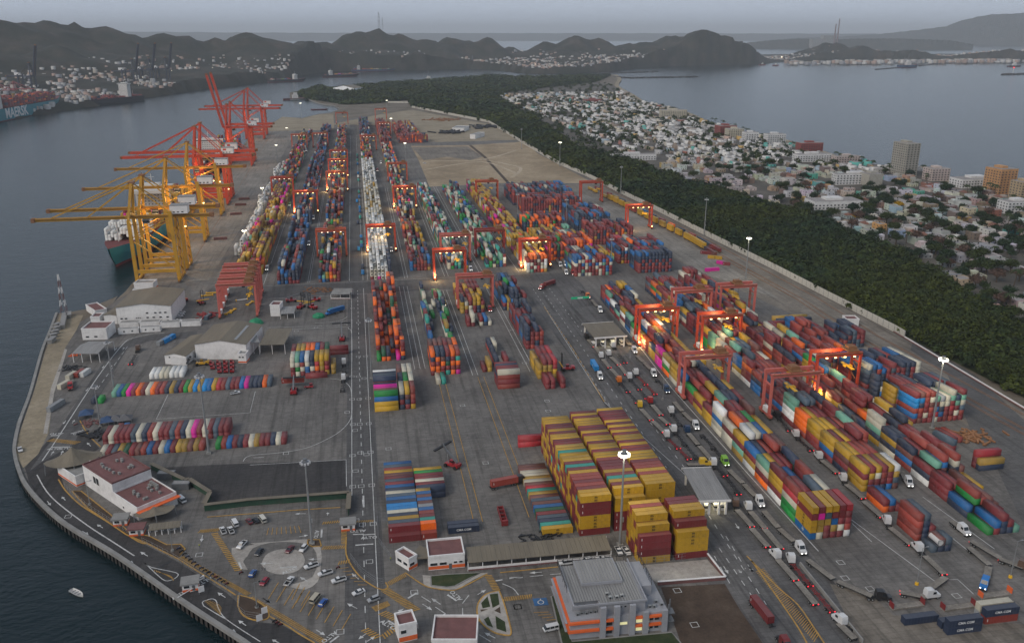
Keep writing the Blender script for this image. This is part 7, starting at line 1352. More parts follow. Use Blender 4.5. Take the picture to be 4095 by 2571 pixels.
def truck(label, col, kind, cabc, segs, heads=False, tails=True, load=None, group='trucks queueing in the port lanes'):
    """cabc: cab centre; segs: [(front, rear), ...] trailer ends"""
    if segs: f = segs[0][0]; a = hd(f, cabc) if math.hypot(cabc[0]-f[0], cabc[1]-f[1]) > 1.5 else hd(segs[0][1], segs[0][0])
    else: a = -PI/2
    if segs: a = hd(segs[0][1], segs[0][0]) if abs((hd(segs[0][1], segs[0][0]) - a + PI) % (2*PI) - PI) > .8 else (a if abs(math.hypot(cabc[0]-f[0], cabc[1]-f[1])) > 3 else hd(segs[0][1], segs[0][0]))
    r = empty('truck', (*cabc, .16), a, label=label, cat='truck', group=group)
    c = TN[col]; cb = link('cab', CAB, r, color=c); link('cab_window', CABW, cb); link('chassis', TCH, r)
    for s in (1, -1): h_ = link('headlight', HL1 if heads else HL0, r); h_.scale = (1, s, 1)
    for x in (2.1, -3.2, -4.4):
        for s in (-1, 1): link('wheel', WHT, r, (x, s*.95, .52))
    inv = Matrix.Translation((*cabc, .16)) @ Matrix.Rotation(a, 4, 'Z'); inv = inv.inverted()
    for i, (p, q) in enumerate(segs):
        L_ = math.hypot(p[0]-q[0], p[1]-q[1]); L_ = min(max(L_, 8), 15.5); m_ = mid(p, q); an = hd(q, p) - a; loc = inv @ Vector((*m_, .16)); s = L_/12.4
        t = empty('trailer', tuple(loc), an); t.parent = r
        if kind in SKEL: link('skeletal_frame', SKEL[kind], t, scale=(s, 1, 1))
        else: link('deck', FLAT, t, scale=(s, 1, 1)); link('trailer_frame', FRAME, t, scale=(s, 1, 1))
        for x in (-5.2, -3.9):
            for sg_ in (-1, 1): link('wheel', WHT, t, (x*s, sg_*.95, .52))
        if tails: [link('tail_light', TL1, t, (-6.25*s, 0, 0), scale=(1, q_, 1)) for q_ in (1, -1)]
        if load and i == 0:
            cc = mid(p, q); place_container(dict(x=cc[0], y=cc[1], z=1.62, ax=0, L=12.19, h=2.75, col=load, blk='', lane=0, bay=0, tier=0, rot=hd(q, p), logo=True), '%s container carried by the %s' % (load, ' '.join(label.split()[:6])))
    return r
T = truck
T('white truck hauling a blue box down the left lane', 'white', 'skel', (127.7,437.5), [((128.1,444.5), (128.7,458.3))], True, False, 'bright blue')
T('white truck leaving the roofed gate with red roof lamps', 'white', 'skel', (149.4,485.6), [((149,477.4), (148.3,450.1))], False, True)
T('white truck facing down beside the white lamp pole', 'white', 'flat', (159.8,474.4), [((160.2,482.7), (160.7,501.1))], True, False)
T('white truck with two flatbeds in the right lane', 'white', 'flat', (159.1,436.4), [((159.8,443.5), (159.4,454.8)), ((159.3,455.7), (158.6,465.6))], True, False)
T('orange truck in the queue below the gate', 'orange', 'skel', (136.9,430.7), [((136.4,424.9), (137,413.8)), ((137,411.7), (137.5,399.2))])
T('yellow truck in the queue pulling two flatbeds', 'yellow', 'flat', (137.8,396.1), [((136.8,391.1), (137.8,377.4)), ((137.9,376), (139.4,363.1))])
T('empty flatbed pair waiting above the orange truck', 'white', 'flat', (137.3,469.3), [((136.7,463.6), (137.1,450.2)), ((137.2,448), (138,435.7))])
T('parked flatbed pair in the second lane of the gate queue', 'white', 'flat', (142.8,472.4), [((142.6,466.4), (143.8,453.7)), ((143.7,452.4), (143.6,438.2))])
T('flatbed rig standing at the far side of the gate', 'black', 'flat', (137.6,505.1), [((137.1,498.6), (137.7,485.6)), ((137.8,484.5), (137.8,471.2))])
T('white truck with bare chassis left of its white neighbour', 'white', 'skel', (144.2,434.6), [((143.5,429.2), (144.3,416)), ((144.2,414.4), (144.1,403.7))])
T('white truck with red-lit bare chassis in the middle lane', 'white', 'skelred', (149.6,439.9), [((149,433.8), (149.8,422)), ((149.7,420.3), (150.5,408.2))])
T('red truck pulling a flatbed in the queue', 'red', 'flat', (144.7,400.2), [((144.2,395), (144.6,382.3)), ((143,380), (144.4,371.2))])
T('white truck with blue bare chassis right of the red one', 'white', 'skel', (151.4,386.4), [((150.6,381.2), (150,368.5))], False, False)
T('white truck with long red chassis near the grey gate', 'white', 'skelred', (139.6,360.2), [((138.9,354.9), (140.2,345.2)), ((140.2,343.7), (141.2,334.2))])
T('white truck with long dark chassis beside the red chassis', 'white', 'skel', (144.9,365.1), [((144.5,360.6), (144.6,347.7)), ((144.5,345.9), (145,334.1))], False, False)
T('navy truck with two wooden flatbeds', 'navy', 'flat', (151.2,363.4), [((150.6,359.6), (150.7,347.2)), ((150.7,345.8), (151,333))], False, False)
T('white truck facing down with two grey flatbeds', 'white', 'flat', (157,366.6), [((157.7,372.6), (156.8,383.2)), ((156.9,384.7), (156.8,396.5))], True, False)
T('dark blue truck facing down with its headlamps on', 'navy', 'skel', (158.3,412.7), [((158.7,418.4), (157.9,428.7))], True, False)
T('lime green truck facing down with amber lamps', 'lime', 'skel', (156,328.7), [((156.3,334.4), (156.7,345)), ((156.8,346.4), (156.3,357.5))], True, False)
T('white truck behind the yellow tractor near the grey gate', 'white', 'skel', (150.6,329.1), [((150,324.8), (151.2,316.6)), ((150.9,314.5), (150.3,300.5))])
T('yellow yard truck turning left at the grey gate', 'yellow', 'flat', (146.3,329.1), [((144.2,328.6), (140.5,329))], False, False)
T('white truck on the far lane below the green sign', 'white', 'flat', (160.9,556.5), [((161.5,565.9), (161.6,581.4))], True, False)
T('orange truck near the green sign with bare chassis', 'orange', 'skel', (161,590.3), [((161,595.7), (160.5,606.2))], True, False)
T('red truck hauling a maroon box across the middle yard', 'red', 'skel', (132.1,618.5), [((134.3,621.3), (145.7,630.7))], True, False, 'maroon')
T('white truck with two flatbeds beside the right yard front', 'white', 'flat', (156,292.8), [((156.5,297.7), (156,308)), ((155.9,309), (154.9,321.3))], True, False)
T('white truck with blue headlamps at the lane end', 'white', 'flat', (156,258.2), [((156.1,263.3), (154.7,272.6)), ((154.7,273.4), (154.6,286.1))], True, False)
T('white truck away-facing with two long flatbeds', 'white', 'flat', (149.8,290.4), [((149.1,286.7), (149.3,273.9)), ((148.9,273.6), (149,259.6))])
T('brown truck away-facing with two long flatbeds', 'brown', 'flat', (145.8,293.7), [((144.3,288.9), (144.9,276)), ((144,274.9), (144.7,261.7))])
T('white truck with brown flatbeds and red tail lamps', 'white', 'flat', (145.1,256.2), [((144.5,253.3), (145.1,240.3)), ((145,239.3), (145.1,226.4))])
T('white truck pulling a long glowing red chassis', 'white', 'skelred', (149.4,252.8), [((148.6,249.7), (148.5,236.3)), ((148.4,235.3), (148.6,221.8))])
T('white truck with a dark flatbed by the low wall', 'white', 'flat', (148.8,217.1), [((147.6,214.6), (148.4,209))], False, False)
T('maroon truck hauling a maroon box at the bottom of the truck road', 'maroon', 'skel', (125.1,208.9), [((125.2,218), (124.4,232.6))], False, False, 'maroon')
T('white truck between the right yard rows, near the orange box', 'white', 'flat', (200.9,305.7), [((199.3,300.3), (200.2,288.3)), ((198.9,286.2), (199.4,273.5))])
T('white truck near the tall red stack pulling a dark flatbed', 'white', 'flat', (199.6,270.6), [((198,265.8), (198.9,253.5))])
T('white truck turning with a bent pair of flatbeds', 'white', 'flat', (200.1,251.2), [((199.5,245.9), (199.3,234.2)), ((198.6,232.6), (187.9,227))])
T('white truck at the tail of the bent flatbeds', 'white', 'flat', (186.8,224.2), [((183.5,224.1), (178.3,227))], False, True)
T('black truck with two brown flatbeds curving along the gravel', 'black', 'flat', (169.5,226.2), [((166.5,227.1), (159.2,237.1)), ((158.5,238.6), (155.3,251.1))], False, False)
T('white truck beside the white trailer in the right yard', 'white', 'flat', (226.6,297), [((227.7,301), (229.5,305.9))], True, False)
T('white tow truck with amber beacon in the right yard', 'white', 'flat', (224.9,258.9), [((225.1,260.6), (225,263.1))], True, False)
T('blue truck at the right edge with flatbeds folded behind', 'blue', 'flat', (209.4,226.5), [((212.2,229.1), (218.1,235.6)), ((219.2,236.4), (219.4,248.1))], True, False)
T('flatbed rig at the right edge beyond the lamp pole', 'brown', 'flat', (230.8,233), [((229.2,234.3), (226.5,238.1)), ((226.1,239.7), (223.2,251.8))], False, True)
T('white truck in the lane behind the fading chassis', 'white', 'flat', (200.8,326.5), [((200.2,322.6), (200.9,310.4))])
T('white truck away-facing below the second yard gantry', 'white', 'skel', (201.4,349.6), [((200.3,344.1), (200.6,332.4))])
T('dark truck below the pink gantry with a bare chassis', 'black', 'skel', (202.7,372), [((201.9,367.5), (200.5,353.9))])
for i, (c, t, cl) in enumerate((((165.2,877.9), (166.4,898), 'white'), ((164.8,837.7), (167,861.6), 'white'), ((169.7,835.7), (171.8,859.1), 'white'), ((164.1,802.2), (166,822.8), 'white'), ((168.7,806.5), (170.1,824.7), 'white'), ((163.8,761.7), (165.6,781.9), 'white'), ((166.5,707.2), (167.7,726.6), 'white'), ((161.5,681.9), (162.8,700.5), 'white'), ((166.5,684.1), (168.1,701.6), 'white'), ((160.6,657.3), (161.6,673.6), 'white'), ((165.7,654.6), (166.8,670.8), 'red'), ((85,571.2), (85.1,583.6), 'red'), ((54.7,590.3), (54.3,603.3), 'yellow'), ((85.8,681.4), (86,698.4), 'white'), ((119.1,722.5), (120,737.2), 'white'), ((55.6,933.5), (55.5,950), 'white'), ((-49.1,796.1), (-48.7,810.1), 'white'), ((-49.9,914.7), (-49.6,929.9), 'white'), ((-19.1,834.5), (-19.4,844.9), 'white'), ((24.4,758.4), (24.2,767.3), 'white'), ((-79,712.4), (-78.7,725.5), 'white'), ((-51.7,1272.3), (-51.4,1289.3), 'white'), ((-79.1,994.2), (-79.1,1008.3), 'lime'), ((32.6,1310), (32.8,1328.4), 'white'), ((25.4,1236.5), (25.7,1258.6), 'red'), ((-83.5,1471), (-84.1,1493.6), 'white'))):
    T('small %s truck with lit headlamps in the yard lanes, number %s from the tall block' % (cl, ordn(i)) if False else '%s truck with headlamps on in the inner yard, %s counting from the tall blocks leftwards' % (cl, ordn(i)), cl, 'flat', c, [(lerp(c, t, .35), lerp(c, t, 1.3))], True, False, group='trucks among the inner yard rows')
# ---- train of flat wagons with containers beside the wall
TR = [(305 - .0*i, 0) for i in range(2)]
def wag(x, y, an, cols, label):
    r = empty('rail_wagon', (x, y, .2), an, label=label, cat='rail wagon', group='flat wagons of the container train'); b = MB(); b.bx(-6.8, 6.8, -1.2, 1.2, .9, 1.2); b.build('wagon_deck', 'rust_walk', r)
    for q in (-4.8, 4.8): b = MB(); [b.cyl((q + d_, -.8, .45), (q + d_, .8, .45), .45, n=8) for d_ in (-.9, .9)]; b.build('bogie', 'dark', r)
def track_pt(t, off): 
    P = [(281.5, 1035), (292, 900), (302, 750), (303, 690)]
    L_ = t*3; i = min(int(L_), 2); p = lerp(P[i], P[i + 1], L_ - i); return (p[0] + off, p[1])
k_ = 0
for off, cl in ((0, ['ochre', 'yellow', 'yellow', 'ochre', 'yellow', 'yellow', 'yellow', 'yellow', 'rust red', 'yellow', 'yellow', 'yellow', 'ochre', 'yellow', 'yellow', 'yellow', 'yellow', 'yellow', 'yellow', 'yellow', 'navy', 'maroon', 'brown']), (9, ['maroon', 'navy', 'maroon', 'ochre', 'navy', 'ochre', 'green', 'blue', 'navy', 'maroon', 'orange', 'navy', 'rust red', 'navy', 'navy', 'slate blue', 'rust red', 'maroon', 'maroon'])):
    n = len(cl)
    for i, c in enumerate(cl):
        if rnd.random() < .06: continue
        p = track_pt(i/n, off); q = track_pt((i + .1)/n, off); an = hd(q, p); k_ += 1
        wag(*p, an, None, '%s wagon from the far end on the %s track beside the wall' % (ordn(i), 'near' if off == 0 else 'wall-side'))
        for dz in ((0, 1) if (off == 0 and 3 < i < 20) else (0,)): place_container(dict(x=p[0], y=p[1], z=1.4 + dz*2.65, ax=0, L=12.19, h=2.6, col=c, blk='', lane=0, bay=0, tier=dz, rot=an, logo=True), '%s container %s on the %s wagon, %s track' % (c, 'double-stacked' if dz else 'riding', ordn(i), 'near' if off == 0 else 'wall-side'))
for p, c, an, lb in (((307.7,740.1), 'rust red', -.3, 'rust red box alone beside the rails'), ((309.6,716.9), 'maroon', -.6, 'maroon box behind the yellow one on the rail apron'), ((299.3,701.2), 'maroon', -.6, 'maroon box touching the yellow one on the rail apron'), ((299.4,684.5), 'yellow', -.55, 'yellow box on the rail apron'), ((296.8,667), 'magenta', -.9, 'magenta short box beside the yellow one'), ((281.3,646.9), 'magenta', .1, 'magenta box lying crosswise by the rail lamp'), ((300.5,662.4), 'maroon', -.5, 'maroon box right of the magenta short box')):
    place_container(dict(x=p[0], y=p[1], z=.1, ax=0, L=12.19 if 'short' not in lb else 6.06, h=2.6, col=c, blk='', lane=0, bay=0, tier=0, rot=an, logo=True), lb)
# ---- reach stackers and yard machines
def stacker(p, rz, label, col=(.33, .02, .025), boom=True, up=.5, mast_=False):
    r = empty('reach_stacker', (*p, .1), rz, label=label, cat='reach stacker', group='container handlers'); P = 'car_paint'
    b = MB(); b.bx(-3.6, 3.2, -1.5, 1.5, .9, 1.7); b.bx(-4.2, -2.2, -1.6, 1.6, 1.0, 2.5); b.build('chassis', P, r, color=col)
    b = MB(); b.bx(-.9, .8, -.8, .8, 1.7, 3.6); c = b.build('cab', P, r, color=col); b = MB(); b.bx(-.95, .85, -.82, .82, 2.5, 3.3); b.build('cab_window', 'glass', c)
    for x, w_ in ((2.4, 1.75), (-2.8, 1.4)):
        for s in (-1, 1): b = MB(); b.cyl((x, s*w_ - .5, .85), (x, s*w_ + .5, .85), .85, n=10); b.build('wheel', 'rubber', r)
    if mast_:
        b = MB(); [b.bar((3.3, s*.9, .6), (3.3, s*.9, 11), .35) for s in (-1, 1)]; [b.bar((3.3, -.9, z), (3.3, .9, z), .2) for z in (3, 6, 9, 10.8)]; b.build('lifting_mast', 'dark', r); b = MB(); b.bx(3.6, 4.2, -4.5, 4.5, 3.6, 4.1); b.build('spreader', 'spreader', r)
    elif boom:
        e = (7.2*math.cos(up), 0, 3.2 + 10*math.sin(up)); b = MB(); b.bar((-3.2, 0, 3.0), (e[0]*.6, 0, 3.0 + (e[2] - 3)*.6), .9, 1.0); b.bar((e[0]*.5, 0, 3 + (e[2] - 3)*.5), e, .6, .7); bm = b.build('boom', 'grey_steel', r); b = MB(); b.bx(e[0] - .6, e[0] + .6, -5.8, 5.8, e[2] - 1.5, e[2] - .9); b.bar(e, (e[0], 0, e[2] - 1.2), .6); b.build('spreader', 'dark', bm)
        b = MB(); b.bar((1.6, .5, 1.6), (e[0]*.45, .3, 3 + (e[2] - 3)*.42), .28); b.build('lift_cylinder', 'galv', r)
    return r
stacker((34,348.1), 2.35, 'red reach stacker with dark raised boom in the open middle yard', up=.75); stacker((-41.6,447.2), PI/2, 'red reach stacker carrying a red box below the coloured stack', up=.45); stacker((-16.6,529), PI/2, 'red reach stacker seen end-on by the road bend', up=.9); stacker((112.7,453.6), PI, 'red forklift with tall mast beside the small maroon stack', mast_=True); stacker((-97.6,499.2), PI, 'yellow reach stacker parked before the wide white shed', (.55, .30, .02), up=.15)
for i, (p, m_) in enumerate((((-53.6,619.1), False), ((-46.1,602.3), True), ((-37.9,599.5), True), ((-37,617.7), False), ((-131.2,630.3), True), ((-117.5,625), True))): stacker(p, .2 + i, ['dark-boomed stacker behind the white workshop block', 'first stacker with black mast by the workshop canopy', 'second stacker with black mast by the workshop canopy', 'yellow-cabbed stacker beyond the black masts', 'black-masted stacker by the large warehouse', 'black-masted stacker left of the parked gantry line'][i], mast_=m_, up=.3)
place_container(dict(x=(-42.4,456.4)[0], y=(-42.4,456.4)[1], z=2.6, ax=0, L=12.19, h=2.6, col='rust red', blk='', lane=0, bay=0, tier=0, rot=0, logo=True), 'rust red container lifted by the reach stacker below the coloured stack')
def tractor(p, rz, label, col=(.30, .02, .025), group='red terminal tractors parked in rows'):
    r = empty('terminal_tractor', (*p, .1), rz, label=label, cat='tractor', group=group); b = MB(); b.bx(-2.6, 2.4, -.6, .6, .6, .95); b.bx(.2, 2.4, -1.2, 1.2, .7, 1.5); b.build('chassis', 'car_paint', r, color=col); b = MB(); b.bx(.4, 2.0, -1.15, .1, 1.5, 2.9); b.build('cab', 'car_paint', r, color=col); b = MB(); b.bx(.38, 2.02, -1.17, .12, 2.0, 2.7); b.build('cab_window', 'glass', r)
    for x in (1.7, -1.7):
        for s in (-1, 1): link('wheel', WHT, r, (x, s*.9, .5))
for i in range(4):
    for j in range(3):
        if i == 0 and j == 0: continue
        tractor(lerp(lerp((-88.8,485.6), (-78.4,484.6), i/3), lerp((-91.6,498.1), (-80.1,498.4), i/3), j/2), PI/2*3, 'red terminal tractor, %s from the left in the %s row before the shed' % (ORD[i], ('front', 'middle', 'back')[j]))
tractor((-33.8,452.4), 0, 'red tractor right of the loaded reach stacker', group=None); T('pale truck with bare trailer beside the left road', 'brown', 'skel', (-140.1,531.1), [((-139.5,525.2), (-138.5,498.9))], False, True); T('pale truck with long trailer by the rainbow row end', 'white', 'skel', (-15.1,461), [((-15.2,457.6), (-15.6,441.8))], False, False); T('pink trailer rig above the pale truck on the curve', 'white', 'skel', (-15.1,485.6), [((-15,480.8), (-14.7,469.8))], False, False); T('red truck head-on at the left strip', 'red', 'flat', (-162.7,473.5), [((-163.8,477.9), (-165,483.2))], False, False)
T('blue covered truck by the green tarpaulins', 'blue', 'skel', (-25.5,582.5), [((-24.7,582.9), (-16.8,588.9))], False, False, 'blue')
# tarpaulin heaps, rack, stacked flat racks, red chassis
M('tarp_green', (.01, .22, .10), .6, var=.25, bump=.5)
for p, s, lb in (((-32.8,578.6), 4.2, 'green tarpaulin heap nearer the blue truck'), ((-24.4,590.3), 3.6, 'green tarpaulin heap behind the blue truck'), ((-74.2,572), 5, 'green tarpaulin heap at the shed corner')):
    b = MB(); rr = random.Random(int(s*10)); b.ell((*p, .2), (s, s*.7, s*.75), 12, 8); b.v = [(x + rr.uniform(-.3, .3), y + rr.uniform(-.3, .3), max(0, z + rr.uniform(-.35, .35))) for x, y, z in b.v]; b.build('tarpaulin_heap', 'tarp_green', label=lb, cat='tarpaulin')
for i, (p, lb) in enumerate((((-134.4,1043.7), 'far flat rack stack on the quay apron'), ((-134.2,1007.4), 'second flat rack stack on the quay apron'), ((-132.8,954), 'third flat rack stack on the quay apron'), ((-132.7,834.6), 'nearest flat rack stack on the quay apron'))):
    r = empty('flat_rack_stack', (*p, 0), .05, label=lb, cat='flat racks', group='rusty flat racks on the apron')
    for k in range(4): b = MB(); b.bx(-6, 6, -1.2, 1.2, .1 + k*.62, .55 + k*.62); b.build('flat_rack', 'roof_red', r)
rk = empty('chassis_rack', (*(49.3,301.6), 0), PI/2, label='red spreader frame standing in the middle yard by the navy boxes', cat='spreader frame'); b = MB(); [b.bx(-6, 6, s*1.1 - .15, s*1.1 + .15, .6, 2.2) for s in (-1, 1)]; [b.bx(x - .15, x + .15, -1.1, 1.1, .8, 2.0) for x in (-5.8, -3, 0, 3, 5.8)]; b.build('frame', 'chassis_red', rk); b = MB(); b.bx(-6.4, -5.4, -1.3, 1.3, .2, 2.4); b.build('end_frame', 'chassis_red', rk)
T('trailer rig with a red box parked crosswise left of the low row', 'black', 'skel', (61.9,328.2), [((60.7,327.3), (47.6,324.6))], False, False, 'rust red')
# tank container on the small stack
tk = empty('tank_container', (207.5, 251.5, 2.95), PI/2, label='white cylindrical tank in a frame on the small stack', cat='tank container'); b = MB(); b.cyl((-2.8, 0, 1.25), (2.8, 0, 1.25), 1.15, n=16); b.build('tank_shell', 'ship_white', tk, smooth=False)
b = MB(); [b.bar((x, y, 0), (x, y, 2.5), .14) for x in (-3, 3) for y in (-1.15, 1.15)]; [b.bar((x, -1.15, z), (x, 1.15, z), .12) for x in (-3, 3) for z in (.1, 2.45)]; [b.bar((-3, y, .1), (3, y, .1), .12) for y in (-1.15, 1.15)]; b.build('tank_frame', 'grey_steel', tk)
# motorcycles
def moto():
    r = empty('motorcycle', (0, -7500, 0))
    for x in (-.65, .65): b = MB(); b.cyl((x, -.06, .3), (x, .06, .3), .3, n=10); b.build('wheel', 'rubber', r)
    b = MB(); b.bx(-.5, .45, -.14, .14, .35, .72); b.bx(-.75, .05, -.16, .16, .72, .85); b.bx(.1, .42, -.17, .17, .7, .95); b.build('body', 'car_paint', r); b = MB(); b.bar((.55, -.35, 1.05), (.55, .35, 1.05), .06); b.bar((.65, 0, .35), (.5, 0, 1.05), .08); b.build('handlebar', 'galv', r); return r
mt = moto(); mp = [lerp((-75.3,300.6), (-66.8,288.1), i/6) for i in range(7)] + [lerp((-64.8,285.9), (-54.4,274.5), i/7) for i in range(8)] + [(-35.9,250.6), (-35,249.5), (-33.9,248.3), (-15.6,277.6), (-50.1,280.4)]
for i, p in enumerate(mp):
    o = copy_tree(mt, loc=(*p, .2), rz=.6 + rnd.uniform(-.2, .2), color=rnd.choice(((.02, .02, .02), (.12, .02, .02), (.03, .04, .08)))); tag(o, 'parked motorcycle, %s in the line along the fence from the far end' % ordn(i) if i < 15 else ['dark motorcycle left of three by the lower kerb', 'dark motorcycle middle of three by the lower kerb', 'dark motorcycle right of three by the lower kerb', 'reddish motorcycle beside the white pickups', 'motorcycle beside the blue hatchback'][i - 15], 'motorcycle', 'motorcycles parked by the kerbs')
for q in [mt] + list(CARS.values()): drop_tree(q)
# ---- people
def person(p, rz, label, shirt, legs, walk=.25):
    V = [(0, 0, .95), (0, 0, 1.2), (0, 0, 1.42), (.02, 0, 1.52), (.03, 0, 1.66), (-.02, .09, .92), (walk*.5, .1, .5), (walk*.3, .1, .06), (walk*.3 + .14, .1, .04), (-.02, -.09, .92), (-walk*.4, -.1, .5), (-walk*.9, -.1, .06), (-walk*.9 + .14, -.1, .04), (0, .2, 1.4), (-.06, .25, 1.13), (.06, .24, .9), (0, -.2, 1.4), (.06, -.25, 1.13), (.14, -.22, .92)]
    E = [(0, 1), (1, 2), (2, 3), (3, 4), (0, 5), (5, 6), (6, 7), (7, 8), (0, 9), (9, 10), (10, 11), (11, 12), (2, 13), (13, 14), (14, 15), (2, 16), (16, 17), (17, 18)]
    Rr = [.14, .15, .15, .06, .11, .1, .07, .05, .04, .1, .07, .05, .04, .065, .05, .04, .065, .05, .04]
    me = bpy.data.meshes.new('person'); me.from_pydata(V, E, []); o = bpy.data.objects.new('person_shape', me); COL.objects.link(o); md = o.modifiers.new('s', 'SKIN')
    for i, sv in enumerate(me.skin_vertices[0].data): sv.radius = (Rr[i], Rr[i]); sv.use_root = i == 0
    o.modifiers.new('u', 'SUBSURF').levels = 1
    dg = bpy.context.evaluated_depsgraph_get(); m2 = bpy.data.meshes.new_from_object(o.evaluated_get(dg)); bpy.data.objects.remove(o)
    for nm, c in (('skin', (.25, .13, .08)), ('shirt%d' % int(shirt[0]*1000), shirt), ('trousers%d' % int(legs[0]*1000), legs), ('hair', (.015, .01, .008))): m2.materials.append(M('cloth_' + nm, c, .9, var=.05))
    for f in m2.polygons: z = f.center.z; f.material_index = 3 if z > 1.7 else 0 if z > 1.47 or (abs(f.center.y) > .2 and z < 1.15) else 1 if z > .95 else 2
    return link('person', m2, None, (*p, .2), rz, label=label, cat='person')
person((-42.8,281.1), .4, 'person in dark clothes standing left at the roundabout edge', (.05, .05, .06), (.03, .03, .04), .1); person((-41.8,281.4), 2.8, 'person in white shirt standing right at the roundabout edge', (.5, .5, .48), (.05, .05, .07), .1); person((-67.7,300.4), 1.4, 'person in a yellow vest walking across the court', (.35, .42, .05), (.04, .05, .08), .4)
person((3.6,279), 1.2, 'person in red walking beside the gate road fence', (.35, .03, .04), (.04, .04, .05), .4)

# ================================================================== mangroves, town, trees
M('leaf', src='vert', rough=.9, var=.25, scale=.6, spec=.1); M('bark', (.09, .065, .045), .9, var=.2); M('pane_dark', (.03, .035, .04), .3, var=.1)
FOREST = [(346, 330), (341, 482), (336, 640), (322, 900), (307, 1140), (294, 1260), (290, 1520), (287, 1896), (220, 2110), (146, 2325), (157.3,2593.1), (53.6,2470.2), (-27.5,2440.6), (-133.4,2664.5), (-181.3,2810.8), (-128.3,3223.9), (-73.8,3100.8), (56.6,3297.6), (235.5,3518.8), (425.8,3716.5), (602.3,3901.9), (739.8,3744.8), (971.5,3883), (1138.2,3900.8), (930.9,3396), (687.2,3109.6), (480.1,2846.7), (407.7,2548.9), (391.1,2205.5), (388.9,1881.2), (357,1415.7), (396.3,1287.8), (413.2,1092.1), (449,939.1), (470.8,807.2), (465.1,727.8), (455.8,619.1), (439,549.4), (422.2,466.1), (470, 420), (420, 300)]
MB().sheet(FOREST, .25).build('mangrove_floor', 'grass', kind='structure')
TOWN = [(396.3,1287.8), (357,1415.7), (388.9,1881.2), (391.1,2205.5), (407.7,2548.9), (480.1,2846.7), (687.2,3109.6), (930.9,3396)] + [(a[0] - 10, a[1]) for a in BEACH[2:]] + [(900, 860), (620, 330), (470, 420), (422.2,466.1), (439,549.4), (455.8,619.1), (465.1,727.8), (470.8,807.2), (449,939.1), (413.2,1092.1)]
MB().sheet(TOWN, .22).build('town_ground', 'town_ground', kind='structure')
b = MB(); BL = [(a[0], a[1]) for a in BEACH]; ribbon(b, smooth_line(BL, 3), 16, .3); b.build('beach', 'sand', kind='structure')
def crown_quads(C, n, leaf, seed):
    """leaf-sized quads through the outer shell of crowns C (k,6): x, y, zbase, radius, height, hue"""
    r = np.random.default_rng(seed); k = len(C); th = r.uniform(0, 2*PI, (k, n)); u = r.uniform(-.25, 1, (k, n)); rad = r.uniform(.62, 1.08, (k, n)) * (1 + .22*np.sin(3*th + C[:, 5:6]*40) + .15*np.sin(5*th + u*6 + C[:, 5:6]*90))
    s = np.sqrt(np.clip(1 - u*u, 0, 1)); d = np.stack([s*np.cos(th), s*np.sin(th), u], -1)
    P = np.stack([C[:, 0:1] + d[..., 0]*rad*C[:, 3:4], C[:, 1:2] + d[..., 1]*rad*C[:, 3:4], C[:, 2:3] + C[:, 4:5]*(.45 + .55*d[..., 2]*rad)], -1)
    nrm = d + r.normal(0, .45, d.shape); nrm[..., 2] += .35; nrm /= np.linalg.norm(nrm, axis=-1, keepdims=True)
    t = np.cross(nrm, r.normal(0, 1, d.shape)); t /= np.linalg.norm(t, axis=-1, keepdims=True); bt = np.cross(nrm, t); sz = (leaf * C[:, 3:4] * r.uniform(.6, 1.3, (k, n)))[..., None]
    V = np.stack([P - t*sz - bt*sz*.6, P + t*sz - bt*sz*.6, P + t*sz*.6 + bt*sz*.7, P - t*sz*.7 + bt*sz*.6], 2).reshape(-1, 3)
    hue = C[:, 5:6]; base = np.stack([.021 + .026*hue, .038 + .020*hue, .013 + .007*(1 - hue)], -1) * (r.uniform(.6, 1.4, (k, n)) * r.uniform(.7, 1.35, (k, 1)))[..., None]
    return V, np.arange(len(V)).reshape(-1, 4), base.reshape(-1, 3)
def scatter(poly, st, jit, rng):
    xs = [p[0] for p in poly]; ys = [p[1] for p in poly]; gx_, gy_ = np.meshgrid(np.arange(min(xs), max(xs), st), np.arange(min(ys), max(ys), st)); X_ = gx_.ravel() + rng.uniform(-jit, jit, gx_.size); Y_ = gy_.ravel() + rng.uniform(-jit, jit, gx_.size); k = inside_np(poly, X_, Y_); return X_[k], Y_[k]
Vs, Fs, Ts = [], [], []; off = 0; rg = np.random.default_rng(8)
for y0, y1, st, rr_, n, lf in ((0, 620, 4.6, 3.6, 120, .21), (620, 1000, 5.4, 4.2, 80, .24), (1000, 1800, 7.5, 5.6, 48, .30), (1800, 5000, 13, 9.0, 30, .36)):
    x, y = scatter(FOREST, st, st*.45, rg); k = (y >= y0) & (y < y1) & (x < 640 + np.maximum(y - 900, 0)); x, y = x[k], y[k]
    big = vnoise(x, y, 38, 7); C = np.stack([x, y, rg.uniform(0, 1, len(x)), rr_*rg.uniform(.7, 1.35, len(x)), (7.0 + big*7 + rg.uniform(-1.5, 2.5, len(x))) * (1 if y1 < 1500 else 1.25), np.clip(.5 + vnoise(x, y, 60, 9) + rg.uniform(-.35, .35, len(x)), 0, 1)], 1)
    v, f, t = crown_quads(C, n, lf, 3); Vs.append(v); Fs.append(f + off); Ts.append(t); off += len(v)
link('mangrove_forest', np_mesh('mangrove_forest', np.vstack(Vs), np.vstack(Fs), 'leaf', np.vstack(Ts)), kind='stuff', label='dense dark green mangrove belt between port wall and town', cat='forest')
